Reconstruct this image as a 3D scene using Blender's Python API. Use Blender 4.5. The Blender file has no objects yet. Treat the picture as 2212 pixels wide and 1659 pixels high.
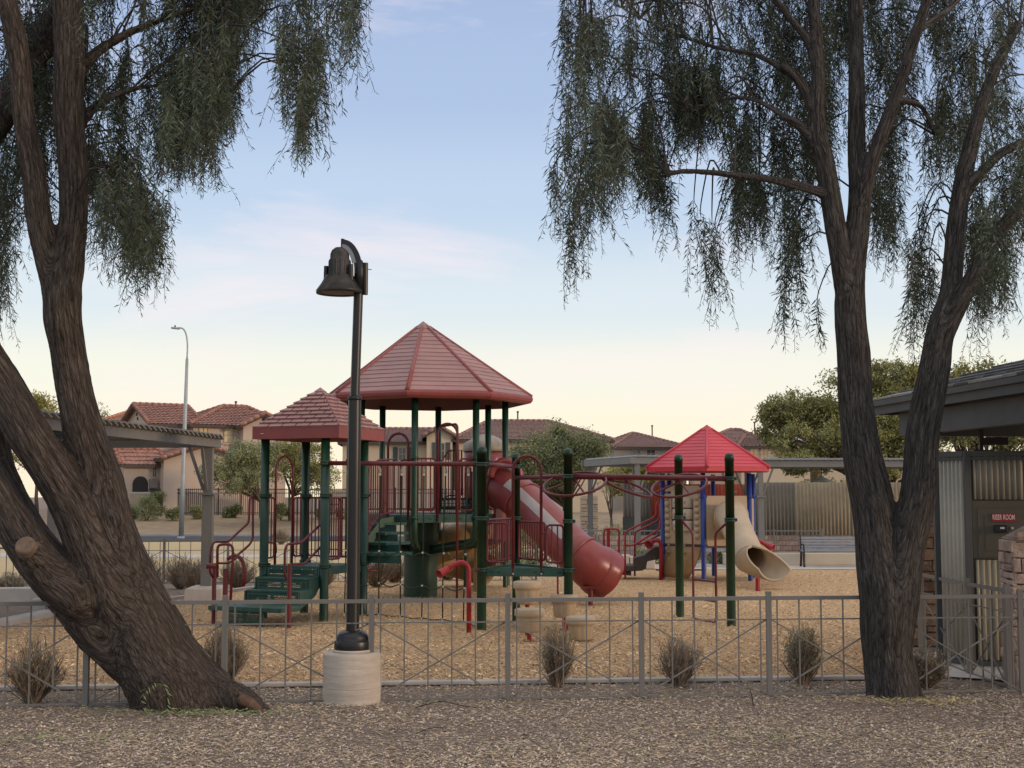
import bpy, bmesh, math, random
import numpy as np
from mathutils import Vector, Matrix, Quaternion, noise as mnoise
R_ = random.Random(7)
NR = np.random.default_rng(11)
PI = math.pi
scene = bpy.context.scene
C = scene.collection

# ------------------------------------------------------------------ camera
HC = 2.1                      # eye height
FPX = 4000/1.3562             # focal length, in units of a 2212 px wide frame
CX, CY = 1106.0, 829.5
PITCH = math.atan((1072.0-CY)/FPX)
cd = bpy.data.cameras.new('camera'); cam = bpy.data.objects.new('camera', cd); C.objects.link(cam)
cam.location = (0, 0, HC); cam.rotation_euler = (PI/2+PITCH, 0.0, 0)
cd.sensor_width = 36.0; cd.lens = 36.0*FPX/2212.0; cd.clip_end = 3000; cd.clip_start = 0.1
scene.camera = cam

# ------------------------------------------------------------------ light
SUN_EL, SUN_AZ = math.radians(9.0), math.radians(114)    # azimuth from +Y clockwise (towards +X)
world = bpy.data.worlds.new('World'); scene.world = world; world.use_nodes = True
nt = world.node_tree; nt.nodes.clear()
N = nt.nodes.new; L = nt.links.new
out = N('ShaderNodeOutputWorld'); bg = N('ShaderNodeBackground'); L(bg.outputs[0], out.inputs[0])
bg.inputs[1].default_value = 1.0
sky = N('ShaderNodeTexSky'); sky.sky_type = 'NISHITA'; sky.sun_disc = False
sky.sun_elevation = SUN_EL; sky.sun_rotation = SUN_AZ; sky.dust_density = 1.5; sky.air_density = 1.0; sky.ozone_density = 2.0
skys = N('ShaderNodeVectorMath'); skys.operation = 'SCALE'; L(sky.outputs[0], skys.inputs[0]); skys.inputs['Scale'].default_value = 0.15
tc = N('ShaderNodeTexCoord'); sep = N('ShaderNodeSeparateXYZ'); L(tc.outputs['Generated'], sep.inputs[0])
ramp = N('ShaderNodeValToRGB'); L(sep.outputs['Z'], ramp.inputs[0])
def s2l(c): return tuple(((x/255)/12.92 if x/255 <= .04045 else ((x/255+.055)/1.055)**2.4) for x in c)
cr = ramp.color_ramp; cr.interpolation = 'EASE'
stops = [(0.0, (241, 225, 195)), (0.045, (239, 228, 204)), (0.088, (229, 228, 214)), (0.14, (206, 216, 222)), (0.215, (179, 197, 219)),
         (0.29, (162, 181, 211)), (0.36, (154, 173, 206)), (0.5, (184, 196, 218)), (0.7, (236, 234, 236)), (1.0, (250, 245, 240))]  # upper stops, above the frame, are brightened to light the ground
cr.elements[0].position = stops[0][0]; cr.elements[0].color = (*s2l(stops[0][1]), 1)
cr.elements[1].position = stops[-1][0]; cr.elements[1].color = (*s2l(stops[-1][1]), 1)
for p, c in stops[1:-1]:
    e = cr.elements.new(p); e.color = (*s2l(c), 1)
# thin pinkish cirrus
mp = N('ShaderNodeMapping'); L(tc.outputs['Generated'], mp.inputs[0]); mp.inputs['Scale'].default_value = (2.2, 2.2, 7.5); mp.inputs['Rotation'].default_value = (0, 0.45, 0); mp.inputs['Location'].default_value = (0.35, 0.2, 0.1)
n1 = N('ShaderNodeTexNoise'); L(mp.outputs[0], n1.inputs['Vector']); n1.inputs['Scale'].default_value = 1.7; n1.inputs['Detail'].default_value = 8; n1.inputs['Roughness'].default_value = .6; n1.inputs['Distortion'].default_value = .6
cr2 = N('ShaderNodeValToRGB'); L(n1.outputs[0], cr2.inputs[0]); cr2.color_ramp.elements[0].position = .54; cr2.color_ramp.elements[1].position = .74
mul = N('ShaderNodeMath'); mul.operation = 'MULTIPLY'; L(cr2.outputs[0], mul.inputs[0]); mul.inputs[1].default_value = .5
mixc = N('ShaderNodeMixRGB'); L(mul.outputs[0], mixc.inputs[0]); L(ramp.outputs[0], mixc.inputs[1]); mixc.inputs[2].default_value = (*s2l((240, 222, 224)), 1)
addn = N('ShaderNodeMixRGB'); addn.blend_type = 'MIX'; addn.inputs[0].default_value = 0.05
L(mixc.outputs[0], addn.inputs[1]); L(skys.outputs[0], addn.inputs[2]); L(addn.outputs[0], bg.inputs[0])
sd = bpy.data.lights.new('sun', 'SUN'); sun = bpy.data.objects.new('sun', sd); C.objects.link(sun)
sd.energy = 1.15; sd.angle = math.radians(6.0); sd.color = (1.0, .70, .46)
sdir = Vector((math.sin(SUN_AZ)*math.cos(SUN_EL), math.cos(SUN_AZ)*math.cos(SUN_EL), math.sin(SUN_EL)))
sun.rotation_euler = sdir.to_track_quat('Z', 'Y').to_euler(); sun.location = sdir*60
vs = scene.view_settings; vs.view_transform = 'Standard'; vs.look = 'None'; vs.exposure = 0.32; vs.gamma = 1.0; vs.use_curve_mapping = False

# ------------------------------------------------------------------ survey helpers: a photo position at a depth gives a real point
def ray(u, v):
    cx = (u-CX)/FPX; cy = (CY-v)/FPX
    return Vector((cx, math.cos(PITCH)-cy*math.sin(PITCH), math.sin(PITCH)+cy*math.cos(PITCH)))
def W(u, v, y):
    d = ray(u, v); return Vector((0, 0, HC)) + d*(y/d.y)
def G(u, v, z=0.0):
    d = ray(u, v); return Vector((0, 0, HC)) + d*((z-HC)/d.z)
def ZV(v, y): return W(CX, v, y).z
def VP(u, v, p0, p1):
    d = ray(u, v); e = Vector((p1[0]-p0[0], p1[1]-p0[1])); n = Vector((e.y, -e.x))
    t = (n.x*p0[0]+n.y*p0[1])/(n.x*d.x+n.y*d.y)
    return Vector((0, 0, HC)) + d*t

# ------------------------------------------------------------------ materials
MC = {}
def mat(name, col, rough=.6, var=.12, vscale=3.0, bump=0.0, bscale=40.0, metal=0.0, spec=.4, col2=None, cscale=None, attr=None, emit=None, stretch=None, dirt=0.0, coat=0.0, transl=0.0, rnd=0.0):
    if name in MC: return MC[name]
    m = bpy.data.materials.new(name); m.use_nodes = True; t = m.node_tree; b = t.nodes['Principled BSDF']
    b.inputs['Roughness'].default_value = rough; b.inputs['Metallic'].default_value = metal; b.inputs['Specular IOR Level'].default_value = spec
    if coat: b.inputs['Coat Weight'].default_value = coat; b.inputs['Coat Roughness'].default_value = .15
    co = t.nodes.new('ShaderNodeTexCoord'); vec = co.outputs['Object']
    if stretch:
        mpn = t.nodes.new('ShaderNodeMapping'); mpn.inputs['Scale'].default_value = stretch; t.links.new(vec, mpn.inputs[0]); vec = mpn.outputs[0]
    nz = t.nodes.new('ShaderNodeTexNoise'); nz.inputs['Scale'].default_value = vscale; nz.inputs['Detail'].default_value = 6; nz.inputs['Roughness'].default_value = .65
    t.links.new(vec, nz.inputs['Vector'])
    rp = t.nodes.new('ShaderNodeValToRGB'); t.links.new(nz.outputs[0], rp.inputs[0])
    rp.color_ramp.elements[0].position = .3; rp.color_ramp.elements[1].position = .7
    c2 = col2 if col2 else tuple(min(1, c*(1+var)) for c in col); c1 = col if col2 else tuple(c*(1-var) for c in col)
    rp.color_ramp.elements[0].color = (*c1, 1); rp.color_ramp.elements[1].color = (*c2, 1)
    res = rp.outputs[0]
    if attr:
        at = t.nodes.new('ShaderNodeAttribute'); at.attribute_name = attr
        mx = t.nodes.new('ShaderNodeMixRGB'); mx.blend_type = 'MULTIPLY'; mx.inputs[0].default_value = 1
        t.links.new(res, mx.inputs[1]); t.links.new(at.outputs['Color'], mx.inputs[2]); res = mx.outputs[0]
    if dirt:
        n2 = t.nodes.new('ShaderNodeTexNoise'); n2.inputs['Scale'].default_value = vscale*.35+.8; n2.inputs['Detail'].default_value = 9; n2.inputs['Roughness'].default_value = .75
        t.links.new(co.outputs['Object'], n2.inputs['Vector'])
        r2 = t.nodes.new('ShaderNodeValToRGB'); r2.color_ramp.elements[0].position = .45; r2.color_ramp.elements[1].position = .75; t.links.new(n2.outputs[0], r2.inputs[0])
        m2 = t.nodes.new('ShaderNodeMath'); m2.operation = 'MULTIPLY'; m2.inputs[1].default_value = dirt; t.links.new(r2.outputs[0], m2.inputs[0])
        mx = t.nodes.new('ShaderNodeMixRGB'); t.links.new(m2.outputs[0], mx.inputs[0]); t.links.new(res, mx.inputs[1]); mx.inputs[2].default_value = (.24, .20, .16, 1); res = mx.outputs[0]
    if rnd:
        oi = t.nodes.new('ShaderNodeObjectInfo'); mr = t.nodes.new('ShaderNodeMapRange'); mr.inputs['To Min'].default_value = 1-rnd; mr.inputs['To Max'].default_value = 1+rnd; t.links.new(oi.outputs['Random'], mr.inputs['Value'])
        vm = t.nodes.new('ShaderNodeVectorMath'); vm.operation = 'SCALE'; t.links.new(res, vm.inputs[0]); t.links.new(mr.outputs[0], vm.inputs['Scale']); res = vm.outputs[0]
    t.links.new(res, b.inputs['Base Color'])
    if bump:
        bn = t.nodes.new('ShaderNodeTexNoise'); bn.inputs['Scale'].default_value = bscale; bn.inputs['Detail'].default_value = 5; t.links.new(vec, bn.inputs['Vector'])
        bp = t.nodes.new('ShaderNodeBump'); bp.inputs['Strength'].default_value = bump; bp.inputs['Distance'].default_value = .02
        t.links.new(bn.outputs[0], bp.inputs['Height']); t.links.new(bp.outputs[0], b.inputs['Normal'])
    if transl:
        tr = t.nodes.new('ShaderNodeBsdfTranslucent'); t.links.new(res, tr.inputs['Color']); ms = t.nodes.new('ShaderNodeMixShader'); ms.inputs[0].default_value = transl
        o = t.nodes['Material Output']; t.links.new(b.outputs[0], ms.inputs[1]); t.links.new(tr.outputs[0], ms.inputs[2]); t.links.new(ms.outputs[0], o.inputs[0])
    MC[name] = m; return m

RED = mat('burgundy_powder_coat', (.125, .010, .017), .42, .2, 4, spec=.45, dirt=.12)
RED2 = mat('bright_red_powder_coat', (.30, .014, .024), .42, .15, 4, dirt=.1)
GREEN = mat('green_powder_coat', (.007, .042, .022), .40, .3, 3, spec=.45, dirt=.07)
DECK = mat('green_rubber_coat', (.020, .075, .058), .6, .25, 5, dirt=.2)
DECKB = mat('black_green_rubber', (.008, .028, .018), .55, .25, 5)
ROOFR = mat('faded_red_plastic', (.32, .175, .165), .62, .10, 2.5, bump=.12, bscale=60, dirt=.22, rnd=.07)
ROOFB = mat('deep_red_plastic', (.13, .016, .022), .6, .1, 3)
ROOFD = mat('red_plastic_lip', (.25, .060, .056), .52, .14, 2.5, dirt=.12)
SLIDE = mat('pinkish_red_plastic', (.215, .034, .032), .34, .16, 2, spec=.5, dirt=.14)
PYR = mat('vivid_red_plastic', (.50, .030, .052), .45, .1, 2, dirt=.12)
TAN = mat('tan_plastic', (.44, .34, .225), .5, .12, 2.5, dirt=.25)
TAN2 = mat('brown_tan_plastic', (.31, .20, .095), .5, .14, 2.5, dirt=.2)
BLUE = mat('blue_powder_coat', (.018, .045, .22), .42, .15, 4)
BROWN = mat('dark_brown_rubber', (.055, .042, .035), .65, .2, 5)
ROPE = mat('green_black_rope', (.035, .055, .035), .8, .3, 20, bump=.4, bscale=200)
WHITE = mat('white_plastic_clip', (.7, .7, .66), .5)
GREY = mat('grey_powder_coat_steel', (.158, .150, .138), .55, .12, 5, dirt=.2)
DGREY = mat('dark_grey_painted_steel', (.075, .078, .078), .6, .15, 4)
PGREY = mat('warm_grey_painted_steel', (.175, .172, .162), .6, .1, 3, dirt=.1)
BLACK = mat('black_painted_steel', (.009, .009, .010), .38, .3, 6, spec=.5, dirt=.02)
CONC = mat('bare_concrete', (.40, .34, .28), .9, .2, 3, col2=(.60, .53, .45), bump=.3, bscale=30, dirt=.3, stretch=(.6, .6, 5))
CONCL = mat('pale_concrete', (.50, .46, .41), .9, .14, 2, bump=.2, bscale=40, dirt=.3)
STUCCO = mat('pink_beige_stucco', (.48, .385, .31), .9, .06, .6, bump=.25, bscale=12)
STUCCOY = mat('cream_stucco', (.55, .45, .32), .9, .06, .6, bump=.25, bscale=12)
STUCCOG = mat('grey_beige_stucco', (.40, .35, .29), .9, .06, .6, bump=.25, bscale=12)
TILE = mat('terracotta_tile', (.20, .085, .065), .85, .3, 3.2, col2=(.44, .235, .18), bump=.2, bscale=20)
TILEB = mat('brown_tile', (.19, .105, .09), .85, .3, 3.2, col2=(.38, .24, .205), bump=.2, bscale=20)
FASCIA = mat('brown_fascia', (.075, .06, .052), .8)
GLASS = mat('dark_window_glass', (.05, .06, .07), .12, .2, 2, spec=.8)
SHADE = mat('pale_yellow_blind', (.60, .52, .30), .8, .06)
IRON = mat('dark_brown_iron', (.05, .032, .026), .6)
GALV = mat('galvanised_steel', (.36, .38, .39), .5, .1, 4, metal=.4)
CORR = mat('beige_corrugated_metal', (.46, .43, .36), .55, .1, 2, dirt=.15)
CORRG = mat('shade_grey_corrugated_metal', (.235, .21, .175), .7, .14, 2, dirt=.2)  # shadowed stretch of the wall, its shade put into the grey colour
CORRT = mat('tan_corrugated_metal', (.42, .345, .24), .7, .14, 2, dirt=.2)
RUST = mat('orange_red_metal', (.42, .075, .035), .7, .2, 2, dirt=.1)
BLOCK = mat('pinkish_split_face_block', (.34, .25, .21), .95, .3, 9, bump=.8, bscale=14, rnd=.2)
STONE = mat('brown_ledge_stone', (.125, .078, .052), .9, .4, 9, col2=(.26, .175, .12), bump=.9, bscale=30, rnd=.4)
STONEP = mat('pink_buff_ledge_stone', (.26, .185, .15), .9, .3, 9, col2=(.46, .34, .27), bump=.9, bscale=30, rnd=.3)
MORTAR = mat('dark_mortar', (.10, .085, .075), .95)
ASPH = mat('asphalt', (.05, .052, .056), .9, .15, 2, bump=.3, bscale=80)
CURB = mat('curb_concrete', (.42, .39, .36), .9, .14, 2, bump=.2, bscale=40)
LAWN = mat('dormant_lawn', (.44, .32, .16), .95, .2, 3, col2=(.55, .43, .24), bump=.6, bscale=60)
VERGE = mat('brown_gravel_verge', (.21, .15, .10), .95, .25, 1.3, col2=(.33, .25, .15), bump=.8, bscale=30)
SOIL = mat('brown_gravel_soil', (.14, .105, .08), .98, .35, 14, col2=(.33, .25, .19), bump=1.0, bscale=90)
MULCH = mat('wood_mulch', (.38, .24, .12), .95, .4, 20, col2=(.64, .44, .24), bump=1.0, bscale=70)
SLAT = mat('grey_bench_slat', (.23, .25, .27), .6, .1, 6)
LEAF = mat('grey_green_leaf', (.058, .080, .050), .5, .35, 2.5, attr='tint', transl=.12)
LEAFY = mat('olive_green_leaf', (.26, .25, .11), .6, .4, 1.2, attr='tint', transl=.2)
LEAFG = mat('dull_green_leaf', (.25, .26, .15), .6, .35, 1.2, attr='tint', transl=.2)
SHRUB = mat('grey_brown_twig', (.21, .16, .115), .85, .3, 10, attr='tint')
BERRY = mat('pale_stub_wood', (.15, .105, .075), .8, .3, 14)
CHIPM = mat('loose_chip', (1.0, 1.0, 1.0), .9, .001, 3, attr='tint')

# ------------------------------------------------------------------ object helpers
SHIFT = {}
def tag(o, label=None, cat=None, group=None, kind=None):
    if label: o['label'] = label
    if cat: o['category'] = cat
    if group: o['group'] = group
    if kind: o['kind'] = kind
    return o
def thing(name, loc, label, cat, group=None):
    o = bpy.data.objects.new(name, None); C.objects.link(o); o.location = loc; o.empty_display_size = .2
    SHIFT[o.name] = Vector(loc); return tag(o, label, cat, group)
def link(o, parent):
    C.objects.link(o)
    if parent is not None: o.parent = parent
    return o
def org(o):
    return SHIFT.get(o.name, Vector((0, 0, 0))) if o is not None else Vector((0, 0, 0))

class MB:
    def __init__(s): s.v = []; s.f = []; s.sm = []
    def add(s, vs_, fs, smooth=False):
        k = len(s.v); s.v.extend([tuple(x) for x in vs_]); s.f.extend([tuple(i+k for i in f) for f in fs]); s.sm.extend([smooth]*len(fs)); return s
    def hexa(s, p):   # 8 points: bottom 4 ccw, top 4
        return s.add(p, [(3, 2, 1, 0), (4, 5, 6, 7), (0, 1, 5, 4), (1, 2, 6, 5), (2, 3, 7, 6), (3, 0, 4, 7)])
    def box(s, c, size, ax=(1, 0, 0), up=(0, 0, 1)):
        c = Vector(c); a = Vector(ax).normalized(); u = Vector(up).normalized(); b = u.cross(a).normalized(); u = a.cross(b)
        a, b, u = a*size[0]/2, b*size[1]/2, u*size[2]/2
        return s.hexa([c-a-b-u, c+a-b-u, c+a+b-u, c-a+b-u, c-a-b+u, c+a-b+u, c+a+b+u, c-a+b+u])
    def beam(s, p0, p1, w, h, up=(0, 0, 1)):
        p0 = Vector(p0); p1 = Vector(p1); d = p1-p0
        return s.box((p0+p1)/2, (d.length, w, h), d, up if abs(d.normalized().dot(Vector(up))) < .99 else (0, 1, 0))
    def tube(s, pts, r, n=8, closed=False, caps=True, smooth=True, sx=1.0):
        pts = [Vector(p) for p in pts]; m = len(pts); rr = r if hasattr(r, '__len__') else [r]*m
        vs_ = []; ref = None
        for i, p in enumerate(pts):
            if closed: d = pts[(i+1) % m]-pts[i-1]
            else: d = pts[min(i+1, m-1)]-pts[max(i-1, 0)]
            d.normalize()
            if ref is None:
                ref = Vector((0, 0, 1)).cross(d)
                if ref.length < .1: ref = Vector((1, 0, 0)) if abs(d.x) < .9 else Vector((0, 1, 0))
            ref = (ref - d*ref.dot(d)).normalized(); b = d.cross(ref)
            for k in range(n):
                a = 2*PI*k/n; vs_.append(p + ref*(math.cos(a)*rr[i]*sx) + b*(math.sin(a)*rr[i]))
        fs = []
        for i in range(m if closed else m-1):
            for k in range(n):
                a, b2 = i*n+k, i*n+(k+1) % n; c, d2 = ((i+1) % m)*n+(k+1) % n, ((i+1) % m)*n+k
                fs.append((a, b2, c, d2))
        s.add(vs_, fs, smooth)
        if caps and not closed:
            s.add(vs_[:n], [tuple(range(n-1, -1, -1))]); s.add(vs_[-n:], [tuple(range(n))])
        return s
    def lathe(s, c, prof, n=24, smooth=True, ax=(0, 0, 1)):
        c = Vector(c); q = Vector((0, 0, 1)).rotation_difference(Vector(ax))
        vs_ = [c+q @ Vector((r*math.cos(2*PI*k/n), r*math.sin(2*PI*k/n), z)) for r, z in prof for k in range(n)]
        fs = [(i*n+k, i*n+(k+1) % n, (i+1)*n+(k+1) % n, (i+1)*n+k) for i in range(len(prof)-1) for k in range(n)]
        s.add(vs_, fs, smooth)
        return s
    def prism(s, poly, off):   # polygon points + offset vector
        n = len(poly); a = [Vector(p) for p in poly]; o = Vector(off); b = [p+o for p in a]
        return s.add(a+b, [tuple(range(n-1, -1, -1)), tuple(range(n, 2*n))]+[(i, (i+1) % n, n+(i+1) % n, n+i) for i in range(n)])
    def build(s, name, material, parent=None, local=False, bevel=0, label=None, kind=None):
        me = bpy.data.meshes.new(name); o0 = Vector((0, 0, 0)) if local else org(parent)
        me.from_pydata([(x-o0.x, y-o0.y, z-o0.z) for x, y, z in s.v], [], s.f)
        me.polygons.foreach_set('use_smooth', s.sm); me.materials.append(material)
        bm = bmesh.new(); bm.from_mesh(me); bmesh.ops.remove_doubles(bm, verts=bm.verts, dist=1e-5); bmesh.ops.recalc_face_normals(bm, faces=bm.faces); bm.to_mesh(me); bm.free()
        ob = bpy.data.objects.new(name, me); link(ob, parent)
        if parent is not None: SHIFT[ob.name] = o0
        if bevel:
            md = ob.modifiers.new('bevel', 'BEVEL'); md.width = bevel; md.segments = 2; md.limit_method = 'ANGLE'
        if label: ob['label'] = label
        if kind: ob['kind'] = kind
        return ob
UNIT = {}
def ubar(name, p0, p1, w, material, parent=None, h=None, round_=True):
    """one straight bar as an object of its own; all bars share a unit mesh per material"""
    key = (material.name, round_)
    if key not in UNIT:
        b = MB()
        if round_: b.tube([(0, 0, 0), (0, 0, 1)], 1.0, 8)
        else: b.box((0, 0, .5), (1, 1, 1))
        me = bpy.data.meshes.new(name); me.from_pydata(b.v, [], b.f); me.polygons.foreach_set('use_smooth', b.sm); me.materials.append(material); UNIT[key] = me
    o = bpy.data.objects.new(name, UNIT[key]); link(o, parent); o0 = org(parent); SHIFT[o.name] = o0
    p0 = Vector(p0); p1 = Vector(p1); d = p1-p0
    q = d.to_track_quat('Z', 'Y') if d.length else Quaternion()
    o.matrix_local = Matrix.LocRotScale(p0-o0, q, Vector((w, h or w, d.length)))
    return o
def cat_(pts, k=6, closed=False):
    pts = [Vector(p) for p in pts]; n = len(pts); outp = []
    for i in range(n if closed else n-1):
        a, b, c, d = (pts[(i-1) % n], pts[i], pts[(i+1) % n], pts[(i+2) % n]) if closed else (pts[max(i-1, 0)], pts[i], pts[i+1], pts[min(i+2, n-1)])
        for j in range(k):
            t = j/k; outp.append(.5*((2*b)+(c-a)*t+(2*a-5*b+4*c-d)*t*t+(3*b-a-3*c+d)*t**3))
    if not closed: outp.append(pts[-1])
    return outp
def fillet(pts, r=.08, k=4, closed=False):
    pts = [Vector(p) for p in pts]; n = len(pts); o = []
    for i in range(n):
        if not closed and i in (0, n-1): o.append(pts[i]); continue
        p = pts[i]; a = pts[i-1]-p; b = pts[(i+1) % n]-p; ra = min(r, a.length*.45); rb = min(r, b.length*.45)
        A = p+a.normalized()*ra; B = p+b.normalized()*rb
        for j in range(k+1):
            t = j/k; o.append(A*(1-t)**2+p*2*t*(1-t)+B*t*t)
    return o
def raw_mesh(name, V, F, material, parent=None, tint=None, kind=None, smooth=False):
    """V (n,3), F (m,3|4) numpy; tint (n,3)"""
    me = bpy.data.meshes.new(name); o0 = org(parent); V = np.asarray(V, dtype=np.float32)-np.array(o0, dtype=np.float32)
    k = F.shape[1]
    me.vertices.add(len(V)); me.vertices.foreach_set('co', V.ravel()); me.loops.add(F.size); me.loops.foreach_set('vertex_index', F.astype(np.int32).ravel())
    me.polygons.add(len(F)); me.polygons.foreach_set('loop_start', np.arange(len(F), dtype=np.int32)*k)
    if smooth: me.polygons.foreach_set('use_smooth', np.ones(len(F), dtype=bool))
    me.update(calc_edges=True)
    if tint is not None:
        a = me.color_attributes.new('tint', 'FLOAT_COLOR', 'POINT'); c = np.ones((len(V), 4), dtype=np.float32); c[:, :3] = tint; a.data.foreach_set('color', c.ravel())
    me.materials.append(material); ob = bpy.data.objects.new(name, me); link(ob, parent)
    if parent is not None: SHIFT[ob.name] = o0
    if kind: ob['kind'] = kind
    return ob
# ================================================================== SETTING
def gz(y, x=0):
    t = min(max((y-76)/14, 0), 1); return .85*t*t*(3-2*t)
def sheet(name, poly, z, material, sub=None):
    me = bpy.data.meshes.new(name); me.from_pydata([(x, y, z) for x, y in poly], [], [tuple(range(len(poly)))]); me.materials.append(material)
    o = bpy.data.objects.new(name, me); C.objects.link(o); o['kind'] = 'structure'; return o
def strip_ground(name, xs, ys, dz, material):
    V = [(x, y, gz(y)+dz) for y in ys for x in xs]; n = len(xs)
    F = [(j*n+i, j*n+i+1, (j+1)*n+i+1, (j+1)*n+i) for j in range(len(ys)-1) for i in range(n-1)]
    me = bpy.data.meshes.new(name); me.from_pydata(V, [], F); me.materials.append(material); me.polygons.foreach_set('use_smooth', [True]*len(F))
    o = bpy.data.objects.new(name, me); C.objects.link(o); o['kind'] = 'structure'; return o
strip_ground('ground', [-900, -300, -100, -40, 0, 40, 100, 300, 900], [-60, 0, 10, 20, 40, 60, 72, 74, 76, 78, 80, 82, 84, 86, 88, 90, 95, 150, 400, 1500], -.012, SOIL)
sheet('lawn', [(-40, 35.5), (-4, 35.5), (2, 42), (2, 66), (-40, 66)], 0.0, LAWN)
sheet('lawn_path', [(-40, 50.5), (-11, 47.0), (2, 48), (2, 50), (-11, 49.6), (-40, 54.0)], .008, CONCL)
strip_ground('verge', [-60, -30, -10, 10, 20], [73.5+i*1.2 for i in range(18)], 0.004, VERGE)
rd = sheet('road', [(-80, 64.6), (25, 64.6), (25, 72.0), (-80, 72.0)], .012, ASPH)
MB().box((-27.5, 64.35, -.04), (105, .45, .12)).build('near_kerb', CURB)['kind'] = 'structure'
MB().box((-27.5, 72.25, .04), (105, .45, .16)).build('far_kerb', CURB)['kind'] = 'structure'
sheet('sidewalk', [(-80, 72.4), (25, 72.4), (25, 74.0), (-80, 74.0)], .06, CONCL)
# mulch bed with its concrete curb
FL0 = G(0, 1527); FL1 = G(2203, 1494)            # near fence line
def fence_y(x): t = (x-FL0.x)/(FL1.x-FL0.x); return FL0.y+(FL1.y-FL0.y)*t
cA = G(-40, 1492); cB = G(1880, 1467); cC = G(2060, 1466)
bed = [G(-260, 1492), cA, G(400, 1485), cB, G(1960, 1420), G(1990, 1300), G(1960, 1232), G(1400, 1231), G(900, 1242), G(675, 1256), G(340, 1302), G(115, 1333), G(0, 1357), G(-260, 1400)]
sheet('mulch_bed', [(p.x, p.y) for p in bed], .012, MULCH)
def curb(pts, w=.12, h=.045, z=.0, name='mulch_curb', m=CURB):
    b = MB()
    for p, q in zip(pts[:-1], pts[1:]):
        d = (q-p).normalized()*.0; b.beam(Vector((p.x, p.y, z+h/2))-d, Vector((q.x, q.y, z+h/2))+d, w, h)
    o = b.build(name, m, bevel=.012); o['kind'] = 'structure'
curb([G(-260, 1492), cA, G(400, 1485)]); curb([G(400.5, 1485), cB])
curb([G(1000, 1236), G(740, 1252)], name='rear_curb', h=.08); curb([G(739, 1252), G(675, 1256), G(340, 1302)], name='rear_curb', h=.08)
curb([G(337, 1302), G(115, 1331), G(0, 1355), G(-260, 1398)], w=.3, h=.12, name='side_curb')
# plaza behind the play area (right) and walk at far right
sheet('plaza', [(5.5, 39.3), (24, 39.3), (24, 50), (-1, 50), (-1, 40.0)], .02, CONCL)
sheet('side_walk', [(4.6, 16.3), (9, 14.0), (9, 18.5), (5.4, 18.5), (4.75, 17.4)], .016, CONCL)
sheet('side_walk', [(-12, 26.9), (-7.6, 27.3), (-7.9, 29.5), (-12, 29.0)], .012, CONCL)

# ------------------------------------------------------------------ loose material: gravel, leaf litter, mulch chips
def scatter_poly(n, ymin, ymax, pw=1.0, xk=.42):
    t = NR.random(n*2); y = (ymin**-pw + (ymax**-pw-ymin**-pw)*t)**(-1/pw) if pw else ymin+(ymax-ymin)*t
    x = (NR.random(n*2)*2-1)*xk*y; return x[:n], y[:n]
def in_bed(x, y):
    poly = [(p.x, p.y) for p in bed]; ins = np.zeros(len(x), bool); j = len(poly)-1
    for i in range(len(poly)):
        xi, yi = poly[i]; xj, yj = poly[j]; c = ((yi > y) != (yj > y)) & (x < (xj-xi)*(y-yi)/(yj-yi+1e-12)+xi); ins ^= c; j = i
    return ins
OCT = np.array([(1, 0, 0), (0, 1, 0), (-1, 0, 0), (0, -1, 0), (0, 0, 1), (0, 0, -1)], float)
OF = np.array([(0, 1, 4), (1, 2, 4), (2, 3, 4), (3, 0, 4), (1, 0, 5), (2, 1, 5), (3, 2, 5), (0, 3, 5)])
def chips(name, x, y, z0, lmin, lmax, asp, flat, cols, up=.35, jit=.35, label=None, tilt=.35, open_=True, lz=.0):
    pn = (np.sin(x*1.7+np.sin(y*1.3)*1.5)+np.sin(y*2.3+np.sin(x*.9+2)*1.8)+.6*np.sin(x*4.1+y*2.9)+.5*np.sin(x*7.7-y*5.1))/3.1
    kp = NR.random(len(x)) < np.clip(.86+.45*pn, .25, 1); x, y, pn = x[kp], y[kp], pn[kp]
    n = len(x); Lx = lmin+(lmax-lmin)*NR.random(n)**1.6; base = OCT[None]*np.stack([Lx, Lx*asp*(.6+.8*NR.random(n)), Lx*flat*(.6+.8*NR.random(n))], 1)[:, None, :]*.5
    base = base*(1+jit*(NR.random((n, 6, 1))*2-1))
    a = NR.random(n)*2*PI; tl = (NR.random(n)*2-1)*tilt; ca, sa, ct, st = np.cos(a), np.sin(a), np.cos(tl), np.sin(tl)
    X, Y, Z = base[..., 0], base[..., 1], base[..., 2]
    X2 = X*ct[:, None]-Z*st[:, None]; Z2 = X*st[:, None]+Z*ct[:, None]
    V = np.stack([X2*ca[:, None]-Y*sa[:, None]+x[:, None], X2*sa[:, None]+Y*ca[:, None]+y[:, None], Z2+z0+up*Lx[:, None]*flat+lz*NR.random(n)[:, None]], 2)
    fc = OF[:4] if open_ else OF
    F = fc[None]+(np.arange(n)*6)[:, None, None]
    cols = np.array(cols); c = cols[NR.integers(0, len(cols), n)]*(.65+.7*NR.random((n, 1)))*(1+.16*pn[:, None])
    return raw_mesh(name, V.reshape(-1, 3), F.reshape(-1, 3), CHIPM, None, np.repeat(c, 6, 0), 'stuff')
x, y = scatter_poly(78000, 9.6, 16.2, 1.2); k = ~in_bed(x, y)
o = chips('gravel', x[k], y[k], -.012, .012, .038, .8, .55, [(.38, .285, .22), (.48, .37, .29), (.26, .20, .155), (.64, .52, .42), (.40, .28, .23), (.16, .12, .10)])
tag(o, 'mixed tan and brown gravel covering the foreground and the strip along the fence', 'gravel')
x, y = scatter_poly(40000, 9.6, 16.2, .3); k = ~in_bed(x, y)
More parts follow.
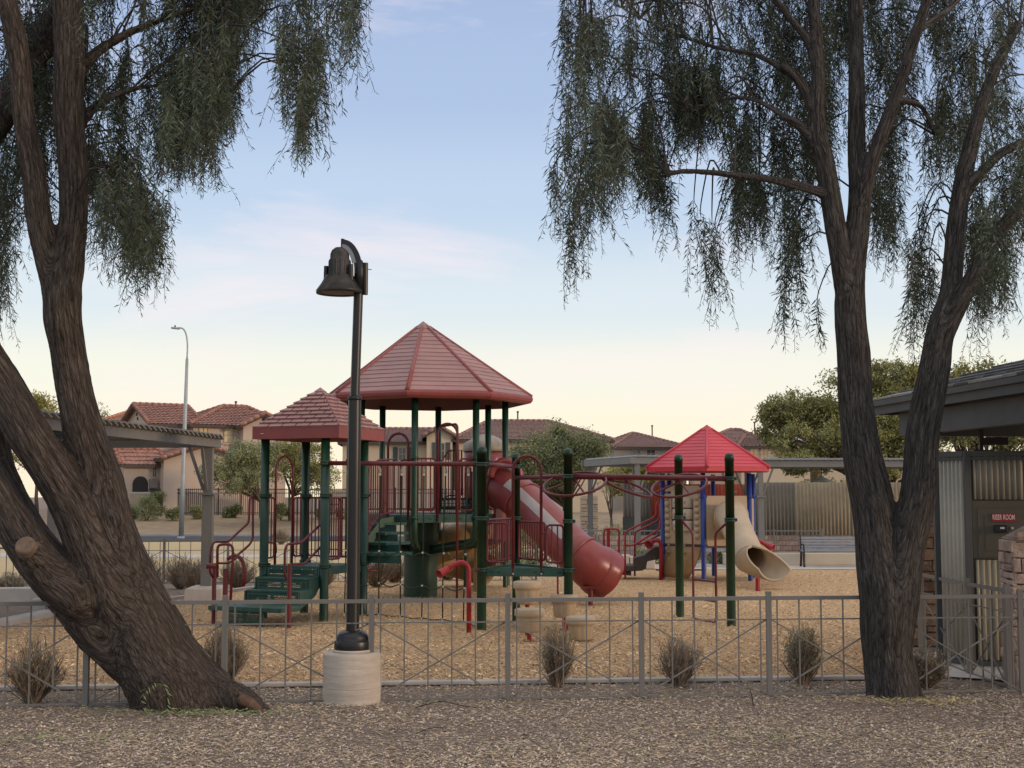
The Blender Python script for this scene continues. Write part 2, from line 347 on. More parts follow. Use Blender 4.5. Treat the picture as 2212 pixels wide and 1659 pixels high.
o = chips('leaf_litter', x[k], y[k], .002, .03, .085, .16, .10, [(.42, .32, .19), (.52, .40, .24), (.28, .205, .13), (.20, .185, .09), (.58, .47, .33)], tilt=.3, lz=.012)
tag(o, 'dry slender fallen leaves lying over the foreground gravel', 'leaf litter')
x, y = scatter_poly(150000, 14.6, 40, 1.3); k = in_bed(x, y)
o = chips('mulch_chips', x[k], y[k], .012, .028, .078, .30, .22, [(.66, .44, .24), (.55, .35, .18), (.80, .59, .36), (.38, .23, .125), (.49, .31, .165), (.20, .12, .07)], tilt=.45, lz=.02)
tag(o, 'golden brown wood mulch chips filling the play area', 'mulch')
# fallen green sprigs at the foot of the left tree
def sprigs(n, cx, cy, sx, sy, label, col):
    x = cx+NR.normal(size=n)*sx; y = cy+NR.normal(size=n)*sy
    o = chips('fallen_sprigs', x, y, .012, .05, .12, .13, .1, col, tilt=.5, lz=.035); tag(o, label, 'fallen leaves')
g0 = G(420, 1545); sprigs(420, g0.x, g0.y, .55, .10, 'green fallen sprigs at the foot of the leaning left tree', [(.20, .26, .09), (.30, .34, .14), (.14, .2, .07)])
g0 = G(1965, 1520); sprigs(260, g0.x, g0.y, .35, .12, 'yellowish fallen leaves at the foot of the right tree', [(.46, .38, .16), (.35, .28, .12)])
g0 = G(1680, 1600); sprigs(120, g0.x, g0.y, .35, .12, 'small patch of green sprigs in the right foreground gravel', [(.16, .2, .09), (.3, .3, .14)])
g0 = G(90, 1600); sprigs(140, g0.x, g0.y, .5, .10, 'small patch of green sprigs in the left foreground gravel', [(.16, .2, .09), (.3, .3, .14)])
def stick(pts, r, label):
    tag(MB().tube(cat_(pts, 3), [r*(1-.5*i/(len(pts)*3)) for i in range((len(pts)-1)*3+1)], 5).build('fallen_twig', mat('dark_twig', (.04, .03, .025), .9)), label, 'twig')
stick([G(1627, 1524)+Vector((0, 0, 0)), G(1627, 1524)+Vector((-.01, 0, .09)), G(1627, 1524)+Vector((-.03, .0, .16))], .006, 'short dark twig sticking up from the gravel near the fence')
a = G(895, 1530); stick([a, a+Vector((.25, .05, .06)), a+Vector((.45, .0, .03)), a+Vector((.62, -.1, .02))], .006, 'thin curved dark twig lying right of the lamp base')
a = G(900, 1585); stick([a, a+Vector((.1, .1, .03)), a+Vector((.25, .15, .03))], .005, 'small dark forked twig lying in the middle foreground')
a = G(375, 1520, .06); stick([a, a+Vector((-.2, -.05, 0)), a+Vector((-.42, -.1, -.04))], .007, 'thin dark twig beside the foot of the left tree')

# ================================================================== FENCES
def panel_fence(pts, label, cat='fence', name='steel_fence', h=1.04, bars=6, xb=True, w_post=.055, lowz=.014, group=None, m=GREY, extra=.05, rail2=True):
    t = thing(name, (pts[0][0], pts[0][1], 0), label, cat, group)
    for p in pts: ubar('post', (p[0], p[1], 0), (p[0], p[1], h+extra), w_post, m, t, round_=False)
    for p, q in zip(pts[:-1], pts[1:]):
        p = Vector((p[0], p[1], 0)); q = Vector((q[0], q[1], 0)); d = (q-p).normalized(); e = w_post/2+.002; a = p+d*e; b = q-d*e; up = Vector((0, 0, 1))
        sp = (b-a)
        ubar('top_rail', a+up*(h-.02), b+up*(h-.02), .04, m, t, round_=False)
        if rail2: ubar('middle_rail', a+up*(h*.765), b+up*(h*.765), .014, m, t, round_=False)
        ubar('bottom_rail', a+up*lowz, b+up*lowz, .022, m, t, round_=False)
        nb = bars
        for i in range(nb):
            tt = (i+.26)/(nb-.48); c = a+sp*tt
            ubar('picket', c+up*lowz, c+up*(h-.04), .0145, m, t, round_=False)
        if xb:
            off = Vector((-d.y, d.x, 0))*.013
            ubar('cross_brace', a+up*(h*.76)-off, b+up*lowz-off, .014, m, t, round_=False)
            ubar('cross_brace', a+up*lowz+off, b+up*(h*.76)+off, .014, m, t, round_=False)
    return t
us = [-405, -107, 190, 487, 803, 1097, 1385, 1660, 1932, 2203]
fp = []
for u in us:
    d = ray(u, 1300); s = 14.0
    for _ in range(6): s = fence_y(d.x/d.y*s)
    fp.append((d.x/d.y*s, s))
panel_fence(fp, 'low grey steel fence with X braces running across the whole foreground')
g1 = G(1990, 1414); g2 = G(2094, 1457); g3 = Vector((fp[-1][0]-.05, fp[-1][1]+.25, 0))
panel_fence([(g1.x, g1.y), (g2.x, g2.y), (g3.x, g3.y)], 'grey steel fence section with X braces running back beside the corrugated riser closet', h=1.08, bars=4)
b0 = [(-9.9, 33.0)]+[(-9.9+i*1.5, 33.0+i*.2) for i in range(1, 8)]
panel_fence(b0, 'low grey steel fence behind the play area in front of the dry lawn', bars=6)
panel_fence([(-12.2, 28.6), (-10.75, 28.65), (-9.3, 28.7)], 'low grey steel fence at the left edge behind the concrete seat wall', bars=10, xb=False, rail2=False)
panel_fence([(2.2+i*1.5, 43.2-i*.05) for i in range(6)], 'low grey steel fence behind the small play tower in front of the block wall', bars=8, xb=False, rail2=False)

# left seat wall with its cap
t = tag(MB().beam((-12.5, 27.2, .14), (-8.95, 27.45, .14), .4, .30).build('concrete_seat_wall', CONCL, bevel=.02), 'low cream concrete seat wall at the left edge', 'wall')
tag(MB().beam((-8.55, 24.6, .13), (-7.95, 24.75, .13), .35, .30).build('concrete_seat_wall', CONCL, bevel=.02), 'short concrete block end beside the mulch curb behind the left trunk', 'wall')
# concrete lamp base + lamp
lp = G(753, 1523); lp = Vector((lp.x, lp.y+.29, 0))
t = thing('park_lamp', lp, 'black pole lamp with a weathered bell shaped shade on a round concrete footing', 'street lamp')
rb = .30; zt = .50
b = MB(); b.lathe(lp, [(rb, -.05), (rb, zt*.20), (rb, zt*.27), (rb, zt*.28), (rb-.005, zt*.285), (rb, zt*.29), (rb, zt*.30), (rb, zt*.5), (rb, zt*.69), (rb, zt*.70), (rb-.005, zt*.705), (rb, zt*.71), (rb, zt*.72), (rb, zt-.03), (rb-.001, zt-.018), (rb-.008, zt-.004), (rb-.02, zt), (rb-.04, zt), (.0, zt)], 48)
b.build('footing', CONC, t)
MB().lathe(lp, [(.0, zt+.0), (.2, zt), (.2, zt+.025), (.0, zt+.025)], 32).build('grout_ring', CONC, t)
MB().lathe(lp, [(.186, zt+.024), (.188, zt+.03), (.188, zt+.105), (.186, zt+.11), (.172, zt+.118), (.166, zt+.122), (.164, zt+.15), (.152, zt+.18), (.125, zt+.205), (.095, zt+.215), (.078, zt+.218)], 32).build('base_cover', BLACK, t)
yl = lp.y; z1 = ZV(865, yl); z2 = ZV(572, yl)
ubar('lower_pole', lp+Vector((0, 0, zt+.02)), (lp.x, lp.y, z1), .069, BLACK, t)
px = lp.x+.02
b = MB(); b.lathe((lp.x, lp.y, 0), [(.069, z1), (.075, z1+.002), (.075, z1+.03), (.06, z1+.05), (.052, z1+.052)], 20); b.build('pole_joint', BLACK, t)
ubar('upper_pole', (lp.x, lp.y, z1+.02), (lp.x+.035, lp.y, z2), .05, BLACK, t)
tx = lp.x+.035
b = MB(); b.lathe((tx, lp.y, 0), [(.0, z2+.06), (.03, z2+.05), (.054, z2+.0), (.056, z2-.3), (.0, z2-.3)], 16); b.build('pole_sleeve', BLACK, t)
ubar('bracket', (tx+.065, lp.y, z2-.32), (tx+.065, lp.y, z2+.02), .028, BLACK, t)
ubar('screw', (tx+.09, lp.y, z2-.05), (tx+.13, lp.y, z2-.05), .004, BLACK, t)
# the shade: lower cone, neck, cap
sc_ = W(731, 632, yl-.10); zb = sc_.z; sxx = sc_.x
sh = MB().lathe((sxx, lp.y-.02, 0), [(.205, zb+.01), (.215, zb), (.243, zb), (.246, zb+.03), (.228, zb+.055), (.19, zb+.11), (.160, zb+.165), (.150, zb+.19), (.118, zb+.195), (.114, zb+.20), (.112, zb+.36), (.102, zb+.365), (.100, zb+.42), (.085, zb+.46), (.05, zb+.49), (0, zb+.50)], 32)
sh = sh.build('lamp_shade', mat('stained_black_shade', (.018, .018, .017), .45, .3, 9, stretch=(1, 1, .18), dirt=.5), t)
MB().lathe((sxx, lp.y-.02, 0), [(.205, zb+.012), (.10, zb+.005), (0, zb+.0)], 28).build('diffuser', mat('dusty_lens', (.16, .11, .09), .4), sh)
for k in range(14):
    a = 2*PI*k/14; ubar('rib', (sxx+.112*math.cos(a), lp.y-.02+.112*math.sin(a), zb+.19), (sxx+.110*math.cos(a), lp.y-.02+.110*math.sin(a), zb+.35), .009, BLACK, sh)
for aa in (2.9, -.55):
    ubar('shade_lug', (sxx+.155*math.cos(aa), lp.y-.02+.155*math.sin(aa), zb+.12), (sxx+.15*math.cos(aa), lp.y-.02+.15*math.sin(aa), zb+.30), .026, BLACK, sh)
ubar('finial', (sxx+.03, lp.y-.02, zb+.44), (sxx+.03, lp.y-.02, zb+.585), .02, BLACK, t)
arc = [(sxx+.03+(tx-sxx-.03)*s_, lp.y-.01, zb+.54-(zb+.54-z2+.10)*(1-math.sqrt(max(0, 1-s_**2.2)))) for s_ in [0, .15, .3, .45, .6, .72, .82, .9, .96, 1]]
def ribbon(pts, lo, hi, y0, y1):
    pts = [Vector(p) for p in pts]; V = []
    for i, p in enumerate(pts):
        d = (pts[min(i+1, len(pts)-1)]-pts[max(i-1, 0)]).normalized(); n_ = Vector((-d.z, 0, d.x)); n_ = n_ if n_.z >= 0 or i > 3 else -n_
        if n_.x < 0 and n_.z < 0: n_ = -n_
        for o_, yy in ((lo, y0), (hi, y0), (hi, y1), (lo, y1)): V.append(p+n_*o_+Vector((0, yy, 0)))
    m = len(pts); return MB().add(V, [(0, 1, 2, 3), (4*m-1, 4*m-2, 4*m-3, 4*m-4)]+[(4*i+k, 4*i+(k+1) % 4, 4*i+4+(k+1) % 4, 4*i+4+k) for i in range(m-1) for k in range(4)])
arc = cat_(arc, 3)
ribbon(arc, -.045, .035, -.035, .045).build('arm', BLACK, t)
ribbon(arc[:-4], -.062, -.020, -.050, -.037).build('arm_side_plate', mat('grey_edge_plate', (.24, .26, .29), .4, metal=.3), t)

# far street light on the kerb
pl = G(391, 1163); zz = ZV(770, pl.y)
t = thing('street_light', pl, 'tall thin galvanised street light with a small curved arm beside the far road', 'street light')
ptop = W(404, 775, pl.y)
MB().tube([pl, pl.lerp(ptop, .33), pl.lerp(ptop, .66), ptop], [.13, .115, .10, .075], 12).build('pole', GALV, t)
MB().tube(cat_([ptop, W(405, 745, pl.y), W(402, 722, pl.y), W(395, 710, pl.y), W(384, 708, pl.y)], 4), .04, 8).build('arm', GALV, t)
h0 = W(379, 709, pl.y); MB().box(h0, (.42, .2, .1), (1, 0, -.1)).build('lamp_head', GALV, t, bevel=.03)
MB().lathe(h0+Vector((-.02, 0, .05)), [(.04, 0), (.04, .1), (0, .1)], 8).build('photocell', DGREY, t)
MB().lathe(pl, [(.2, 0), (.2, .08), (.14, .1)], 10).build('base_plate', GALV, t)
# ================================================================== PLAY STRUCTURE (large)
P1b, P2b, P3b, P4b = None, G(705, 1343), G(651, 1325), G(798, 1331.5)
P1b = P2b+P3b-P4b
cen = (P1b+P2b+P3b+P4b)/4; cen.z = 0
ps = thing('play_structure', (cen.x+1.5, cen.y+1.5, 0), 'large playground structure with green posts, faded red octagonal and square roofs and red tube slide', 'playground')
def unit(v): v = Vector(v); v.z = 0; return v.normalized()
ax = unit(unit(P2b-P1b)+unit(P4b-P3b)); bx = Vector((-ax.y, ax.x, 0))
S = .62
K = {1: cen-ax*S-bx*S, 2: cen+ax*S-bx*S, 3: cen-ax*S+bx*S, 4: cen+ax*S+bx*S}
UP = Vector((0, 0, 1))
def post(p, ztop, r=.064, cap=False, par=ps, m=GREEN, collars=(), z0=-.05):
    b = MB(); pr = [(r, z0), (r, ztop-(r if cap else 0))]
    if cap: pr += [(r*1.06, ztop-r*1.9), (r*1.06, ztop-r), (r*.95, ztop-r*.5), (r*.72, ztop-r*.2), (r*.35, ztop-.004), (0, ztop)]
    else: pr += [(0, ztop)]
    b.lathe((p.x, p.y, 0), pr, 20); o = b.build('post', m, par)
    for z in collars:
        c = MB(); c.lathe((p.x, p.y, 0), [(r, z-.035), (r*1.22, z-.033), (r*1.25, z-.008), (r*1.15, z-.004), (r*1.15, z+.004), (r*1.25, z+.008), (r*1.22, z+.033), (r, z+.035)], 20)
        c.box((p.x+r*1.3, p.y, z), (.04, .03, .05)); c.build('collar', m, o)
    return o
ZD = .915
ztp = 3.08
for i in (1, 2, 3, 4): post(K[i], ztp, r=.076, collars=(ZD+.01, ZD+1.20) if i != 2 else (ZD+.01, ZD+1.20, 2.66))
# square deck
d = MB(); d.box((cen.x, cen.y, ZD-.025), (2*S-.02, 2*S-.02, .05), ax)
for sgn in (-1, 1):
    d.box(cen+bx*sgn*(S-.02)+UP*(ZD-.08), (2*S-.14, .04, .11), ax); d.box(cen+ax*sgn*(S-.02)+UP*(ZD-.08), (2*S-.14, .04, .11), bx)
d.build('deck', DECK, ps)

# shingled square roof, every shingle a piece of its own
PYRB = mat('dark_vivid_red', (.30, .012, .02), .6)
def roof_shell(name, corners, apex, lip, m, mlip, par, rows, shingle=None, ridge=.0, cap_t=.12, lipout=.0, board=True):
    n = len(corners); b = MB()
    for i in range(n):
        a, c = corners[i], corners[(i+1) % n]; b.add([a, c, apex], [(0, 1, 2)]);
    ins = [c*.985+Vector((apex.x, apex.y, c.z))*.015 for c in corners]
    b2 = b.build(name, PYRB if m is PYR else ROOFB, par)
    L_ = MB(); 
    for i in range(n):
        a, c = corners[i], corners[(i+1) % n]
        L_.add([a, c, c-UP*lip, a-UP*lip], [(0, 1, 2, 3)])
        cu = Vector((apex.x, apex.y, a.z-lip)); ai, ci = (a-UP*lip).lerp(cu, .06), (c-UP*lip).lerp(cu, .06)
        L_.add([a-UP*lip, c-UP*lip, ci, ai], [(0, 1, 2, 3)]); top = apex-UP*(lip*1.0+.06)
        L_.add([ai, ci, top.lerp(ci, .0)], [(0, 1, 2)])
    L_.build('roof_lip', mlip, b2)
    for i in range(n):
        a, c = corners[i], corners[(i+1) % n]; nrm = (c-a).cross(apex-a).normalized()
        if nrm.z < 0: nrm = -nrm
        if nrm.y > .55: continue                                     # the far facets cannot be seen
        for r in range(rows):
            t0, t1 = r/rows*(1-cap_t), (r+1)/rows*(1-cap_t)
            A, B_, C_, D_ = a.lerp(apex, t0), c.lerp(apex, t0), c.lerp(apex, t1), a.lerp(apex, t1)
            if shingle is None:
                th = nrm*(.010 if m is PYR else .014); th0 = nrm*.003
                MB().hexa([A, B_, C_, D_, A+th, B_+th, C_+th0, D_+th0]).build('roof_board', m, b2)
            else:
                w = (B_-A).length; ns = max(1, int(round(w/shingle))); off = (r % 2)*.5
                edges = sorted(set([0.0, 1.0]+[.5+(k+off)*shingle/w for k in range(-ns-2, ns+3) if .03 < .5+(k+off)*shingle/w < .97]))
                for e0, e1 in zip(edges[:-1], edges[1:]):
                    g = .013/w; lo0, lo1 = A.lerp(B_, e0+g), A.lerp(B_, e1-g); f = (D_-A).length/w
                    w2 = (C_-D_).length; 
                    def topp(e): 
                        s_ = (e-.5)*w/w2+.5 if w2 > .01 else .5; return D_.lerp(C_, min(1, max(0, s_)))
                    up0, up1 = topp(e0+g), topp(e1-g); th = nrm*(.032+.006*R_.random()); th0 = nrm*.004
                    MB().hexa([lo0, lo1, up1, up0, lo0+th, lo1+th, up1+th0, up0+th0]).build('shingle', m, b2)
    if ridge:
        for c in corners:
            MB().tube([c.lerp(apex, -.01), c.lerp(apex, .3), c.lerp(apex, 1-cap_t*.6)], [ridge, ridge*.85, ridge*.7], 8).build('ridge', mlip, b2)
        b = MB(); cc = [c.lerp(apex, 1-cap_t)+UP*.028 for c in corners]
        for i in range(n): b.add([cc[i], cc[(i+1) % n], apex+UP*.035], [(0, 1, 2)]); b.add([cc[i], cc[(i+1) % n], cc[(i+1) % n]-UP*.06, cc[i]-UP*.06], [(0, 1, 2, 3)])
        b.build('roof_cap', m, b2)
    else:
        b = MB(); cc = [c.lerp(apex, 1-cap_t)+UP*.012 for c in corners]
        for i in range(n): b.add([cc[i], cc[(i+1) % n], apex+UP*.02], [(0, 1, 2)])
        b.build('roof_cap', m, b2)
    return b2
S2 = S+.225
zel = ZV(924, cen.y-.6)
rq = Quaternion((0, 0, 1), math.radians(4)); axr, bxr = rq @ ax, rq @ bx; rcx = cen+Vector((.075, 0, 0))
cor = [rcx-axr*S2-bxr*S2+UP*zel, rcx+axr*S2-bxr*S2+UP*zel, rcx+axr*S2+bxr*S2+UP*zel, rcx-axr*S2+bxr*S2+UP*zel]
apx = Vector((rcx.x, rcx.y, ZV(839, cen.y)))
roof_shell('square_roof', cor, apx, .19, ROOFR, ROOFD, ps, 9, shingle=.27, cap_t=.1)
MB().tube([cor[0].lerp(cor[1], .1)-UP*.1-bx*.005, cor[0].lerp(cor[1], .13)-UP*.1-bx*.005], .006, 6).build('roof_screw', WHITE, ps)

# guard rail builder
def rail(pts, r=.019, name='rail', par=ps, m=RED, closed=False, f=.07):
    return MB().tube(fillet(pts, f, 4, closed), r, 8, closed=closed).build(name, m, par)
def guard(p, q, z0, z1, step=.1, par=ps, m=RED, inset=.09, r=.017, dz0=0, dz1=0, name='guard_panel', nobar=()):
    """rounded frame of tube between two posts with vertical bars as pieces of it; dz: rise of the q end"""
    p = Vector((p.x, p.y, 0)); q = Vector((q.x, q.y, 0)); d = (q-p); L0 = d.length; d.normalize(); a = p+d*inset; c = q-d*inset; rise = dz1
    fr = MB().tube(fillet([a+UP*z0, c+UP*(z0+rise), c+UP*(z1+rise), a+UP*z1], .07, 4, True), r, 8, closed=True).build(name, m, par)
    n = max(1, int((c-a).length/step))
    for i in range(1, n):
        t = i/n; s_ = a.lerp(c, t); ubar('bar', s_+UP*(z0+rise*t), s_+UP*(z1+rise*t), .0115, m, fr)
    for e, o_ in ((a, p), (c, q)):
        for zz_ in (z0+.12, z1-.12):
            rr_ = rise if e is c else 0; ubar('bracket', e+UP*(zz_+rr_), o_+UP*(zz_+rr_), .012, m, fr)
    return fr
def arch(p, q, z0, z1, r=.021, par=ps, m=RED, name='arch_rail', zq=None):
    p = Vector((p.x, p.y, 0)); q = Vector((q.x, q.y, 0)); w = (q-p).length/2; mid = (p+q)/2; dd = (q-p).normalized(); pts = [p+UP*z0]
    for k in range(13): a = PI-PI*k/12; pts.append(mid+dd*math.cos(a)*w+UP*(z1-w+w*math.sin(a)))
    pts.append(q+UP*(z0 if zq is None else zq)); return MB().tube(pts, r, 8).build(name, m, par)
zg0, zg1 = ZD+.12, ZD+1.16
# rear-left (1-3): panel, rear (3-4): arch in the middle with two panels
a1, a2 = VP(593, 1100, K[1]+ax*0, K[3]), VP(630, 1100, K[3], K[4])
m34 = lambda t: K[3].lerp(K[4], t)
guard(K[3], m34(.48), zg0, zg1, inset=.07, step=.075); guard(m34(.52), K[4], zg0, zg1, inset=.07, step=.075)
# arch that shows left of the rear post: entry of the left side
pA, pB = VP(595, 1100, K[1], K[3]), VP(632, 1100, K[1], K[3])
arch(pA, pB, ZD-.12, ZV(985, pA.y))
guard(K[1], pA, zg0, zg1, inset=.03, step=.08)
guard(pB, K[3], zg0, zg1, inset=.04, step=.08)
# small looped rails low on the deck side
for u0, u1, v0, v1 in ((631, 656, 1172, 1206), (569, 596, 1172, 1195)):
    q0 = VP(u0, v1, K[3], K[4]); q1 = VP(u1, v1, K[3], K[4]); rail([q0, Vector((q0.x, q0.y, ZV(v0, q0.y))), Vector((q1.x, q1.y, ZV(v0, q1.y))), q1], .02, closed=False, f=.12)
guard(K[2], K[2]+bx*.56, zg0, zg1, inset=.07, step=.07)
# ---- stairs
M0 = (K[1]+K[2])/2; sd_ = -bx
steps = [(.02, .30, .735, .5), (.30, .58, .54, .5), (.58, 1.25, .325, .72)]
st = MB()
SW = .5
stair = MB()
def tread(d0, d1, z, hw, nm='tread'):
    c = M0+sd_*((d0+d1)/2)+UP*(z-.022)
    return MB().box(c, (hw*2, d1-d0+.03, .045), ax)
stairs_root = tread(.02, .32, .735, .52).build('tread', DECK, ps, bevel=.012)
tread(.30, .60, .54, .52).build('tread', DECK, ps, bevel=.012)
pf = M0+sd_*.60; 
poly = [pf-ax*.55, pf-ax*.78+sd_*.35, pf-ax*.70+sd_*.80, pf+ax*.70+sd_*.80, pf+ax*.78+sd_*.35, pf+ax*.55]
MB().prism([p+UP*.25 for p in poly], UP*.075).build('landing', DECK, ps, bevel=.012)
def riser(c, w, z0, z1, m=DECK, rows=3, cols=26):
    b = MB(); h = (z1-z0); bh = .028; 
    b.box(c+UP*(z1-.02), (w, .02, .04), ax); b.box(c+UP*(z0+.02), (w, .02, .04), ax)
    for s_ in (-1, 1): b.box(c+ax*s_*(w/2-.02)+UP*((z0+z1)/2), (.04, .02, h-.08), ax)
    b.box(c+UP*((z0+z1)/2), (.05, .02, h-.08), ax)
    ih = h-.08; rh = ih/rows
    for r in range(1, rows): b.box(c+UP*(z0+.04+rh*r), (w-.08, .016, .012), ax)
    for r in range(rows):
        for k in range(cols+1):
            x = (k+(.5 if r % 2 else 0))/(cols+.5)-.5
            b.box(c+ax*x*(w-.08)+UP*(z0+.04+rh*(r+.5)), (.013, .014, rh-.012), ax)
    return b.build('perforated_riser', m, ps)
riser(M0-sd_*.0-bx*.0+sd_*.035, 1.02, .735, ZD-.03)
riser(M0+sd_*.32, 1.02, .54, .69)
riser(M0+sd_*.605, 1.02, .325, .495)
riser(M0+sd_*1.30-ax*.05, .78, -.02, .25)
for s_ in (-1, 1):      # curved side cheek
    b = MB(); c = M0+ax*s_*.53
    pr = [c+sd_*.0+UP*(ZD-.02), c+sd_*.02+UP*.60, c+sd_*.16+UP*.44, c+sd_*.46+UP*.30, c+sd_*.62+UP*.24, c+sd_*.62+UP*.52, c+sd_*.34+UP*.56, c+sd_*.32+UP*.73, c+sd_*.06+UP*.77, c+sd_*.05+UP*(ZD)]
    b.prism(pr, ax*s_*.03).build('stair_cheek', DECK, ps)
for k in range(4):
    c = M0+sd_*1.315+ax*(-.42+k*.24)+UP*.235; MB().lathe(c, [(.014, 0), (.010, .008), (0, .010)], 8, ax=sd_).build('bolt_head', GALV, ps)
for k in range(5):
    c = M0+sd_*.052+ax*(-.42+k*.21)+UP*(ZD-.05); MB().lathe(c, [(.012, 0), (.009, .008), (0, .010)], 8, ax=sd_).build('bolt_head', GALV, ps)
# stair hand rails: traced on the vertical plane of each stair side
def zz2(x, y): return 405.5+x*.24444, 995.4+y*.24444
def side_rail(base, pts, r=.021, closed=False, **kw):
    P = [VP(*zz2(*p), base, base+sd_) for p in pts]; return rail(P, r, closed=closed, **kw)
bL = K[1]-ax*.04; bR = K[2]-ax*.10
side_rail(bL, [(590, 312), (548, 322), (540, 545), (355, 715), (228, 715), (200, 800), (196, 990), (225, 1030)], name='hand_rail')
side_rail(bL, [(578, 300), (575, 690), (548, 740), (400, 868), (390, 900)], name='hand_rail')
side_rail(bR, [(1212, 316), (1178, 330), (1172, 565), (1000, 728), (880, 735), (858, 790), (856, 1020), (884, 1052), (905, 1020)], name='hand_rail')
side_rail(bR, [(1205, 320), (1200, 735), (1030, 912), (922, 915)], name='hand_rail')
for u, v in ((461, 1349), (624, 1360)):
    p = G(u, v); ubar('support_post', (p.x, p.y, -.03), (p.x, p.y, 1.0 if u < 500 else 1.03), .036, RED, ps)
p = G(485, 1366); ubar('support_post', (p.x, p.y, -.03), (p.x, p.y, .98), .04, RED, ps)
def plane_rail(py, pts, r=.021, closed=False, conv=zz2, name='rail', par=ps, m=RED, f=.07):
    return rail([W(*conv(*q), py) for q in pts], r, name, par, m, closed, f)
py = p.y-.02
plane_rail(py, [(262, 1030), (262, 760), (290, 738), (380, 738), (400, 775), (398, 870), (378, 1240)], .022)
plane_rail(py+.3, [(262, 905), (370, 905), (440, 850)], .018)
plane_rail(py+.9, [(350, 870), (420, 828), (480, 870), (505, 950), (490, 1110)], .03, f=.15)
MB().lathe(W(*zz2(185, 930), py+.4), [(.05, -.03), (.03, .1), (.02, .16)], 12, ax=(1, 0, -.1)).build('rail_bracket', RED, ps)

# ---- octagonal tower
OC = Vector((W(921, 1288, 28.9).x, 28.9, 0)); OR = 1.66; OPH = math.radians(-5)
ZO = 1.72; 
OP = [OC+Vector((math.sin(OPH+k*PI/4)*OR, -math.cos(OPH+k*PI/4)*OR, 0)) for k in range(8)]   # 0 front, clockwise to the right
zeave = ZV(868, OC.y)
colc = W(908, 1288, 28.9); colc.z = 0
MB().lathe(colc, [(.355, -.05), (.355, ZO-.08)], 36).build('central_column', GREEN, ps)
MB().lathe(colc, [(.37, .86), (.372, .9), (.372, 1.12), (.37, 1.16)], 36).build('column_band', DECKB, ps)
for k in range(8):
    p = OP[k]; inn = unit(colc-p); dist = (Vector((colc.x, colc.y, 0))-p).length
    low = [p+UP*(ZO-.18), p+inn*.05+UP*(ZO-.42), p+inn*(.22)+UP*(ZO-.56), p+inn*(dist*.55)+UP*1.06, p+inn*(dist-.3)+UP*.98]
    o = MB().tube([p+UP*zeave, p+UP*(ZO+1), p+UP*ZO]+cat_(low, 4), .068, 14).build('bent_post', GREEN, ps)
    if k in (0, 1, 7, 2):
        o2 = MB(); 
        q = low[2].lerp(low[3], .3); o2.beam(q, low[4], .07, .17); o2.build('arm_web', DECKB, o)
    c = MB(); r = .064
    for z in (ZO-.05, ZO+1.14): c.lathe(p, [(r, z-.03), (r*1.28, z-.028), (r*1.28, z+.028), (r, z+.03)], 16)
    c.build('collar', GREEN, o)
rr = OR+.03
dk = MB(); pol = [OC+Vector((math.sin(OPH+k*PI/4)*(OR-.02), -math.cos(OPH+k*PI/4)*(OR-.02), ZO-.05)) for k in range(8)]
dk.prism(pol, UP*.05); dk.build('octagon_deck', DECK, ps)
for k in range(8):
    a, c = pol[k], pol[(k+1) % 8]; n_ = unit((a+c)/2-OC)*.012
    o = MB().beam(a.lerp(c, .03)-UP*.02+n_, c.lerp(a, .03)-UP*.02+n_, .03, .15).build('deck_edge', DECK, ps)
    for s_ in (.25, .5, .75): MB().box(a.lerp(c, s_)-UP*.02+n_*2.6, (.07, .006, .02), c-a).build('slot', DECKB, o)
# roof
RR = 2.20
ro = [OC+Vector((math.sin(OPH-.03+k*PI/4)*RR, -math.cos(OPH-.03+k*PI/4)*RR, ZV(841, OC.y-RR)+0)) for k in range(8)]
oap = Vector((W(914, 697, OC.y).x, OC.y, ZV(697, OC.y)))
rc = Vector((oap.x+.02, oap.y, 0))
b8 = roof_shell('octagon_roof', ro, oap, .02, ROOFR, ROOFD, ps, 15, ridge=.05, cap_t=.1)
lipb = MB()
prof = [(0, .015), (.035, -.005), (.055, -.05), (.045, -.10), (.0, -.145), (-.10, -.16)]
for k in range(8):
    for (o0, z0_), (o1, z1_) in zip(prof[:-1], prof[1:]):
        q = []
        for c, o_, z_ in ((ro[k], o0, z0_), (ro[(k+1) % 8], o0, z0_), (ro[(k+1) % 8], o1, z1_), (ro[k], o1, z1_)):
            q.append(c+unit(c-OC)*o_+UP*z_)
        lipb.add(q, [(0, 1, 2, 3)], False)
lipb.build('rolled_lip', ROOFD, b8)
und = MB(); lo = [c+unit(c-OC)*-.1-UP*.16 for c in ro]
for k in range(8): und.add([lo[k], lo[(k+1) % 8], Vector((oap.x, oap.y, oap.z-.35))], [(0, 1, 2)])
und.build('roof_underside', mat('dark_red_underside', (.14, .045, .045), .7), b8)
# guards round the octagon deck
z0, z1 = ZO+.10, ZO+1.13
def og(k, t0=0, t1=1, **kw):
    a, c = OP[k % 8], OP[(k+1) % 8]; return guard(a.lerp(c, t0), a.lerp(c, t1), z0, z1, **kw)
for k in (2, 3, 4, 5, 6): og(k, step=.085)
A_, B_ = OP[0], OP[1]
p0 = VP(945, 1050, A_, B_); p1 = VP(988, 1050, A_, B_)
tt = lambda p: (Vector((p.x, p.y, 0))-A_).length/(B_-A_).length
guard(A_, p0, z0, z1, inset=.05, step=.09); guard(p1, B_, z0, z1, inset=.05, step=.1)
pp0 = p0.copy(); pp1 = p1.copy(); pp0.z = pp1.z = 0
arch(pp0, pp1-bx*.0, ZO-.12, ZV(915, p0.y), .028)
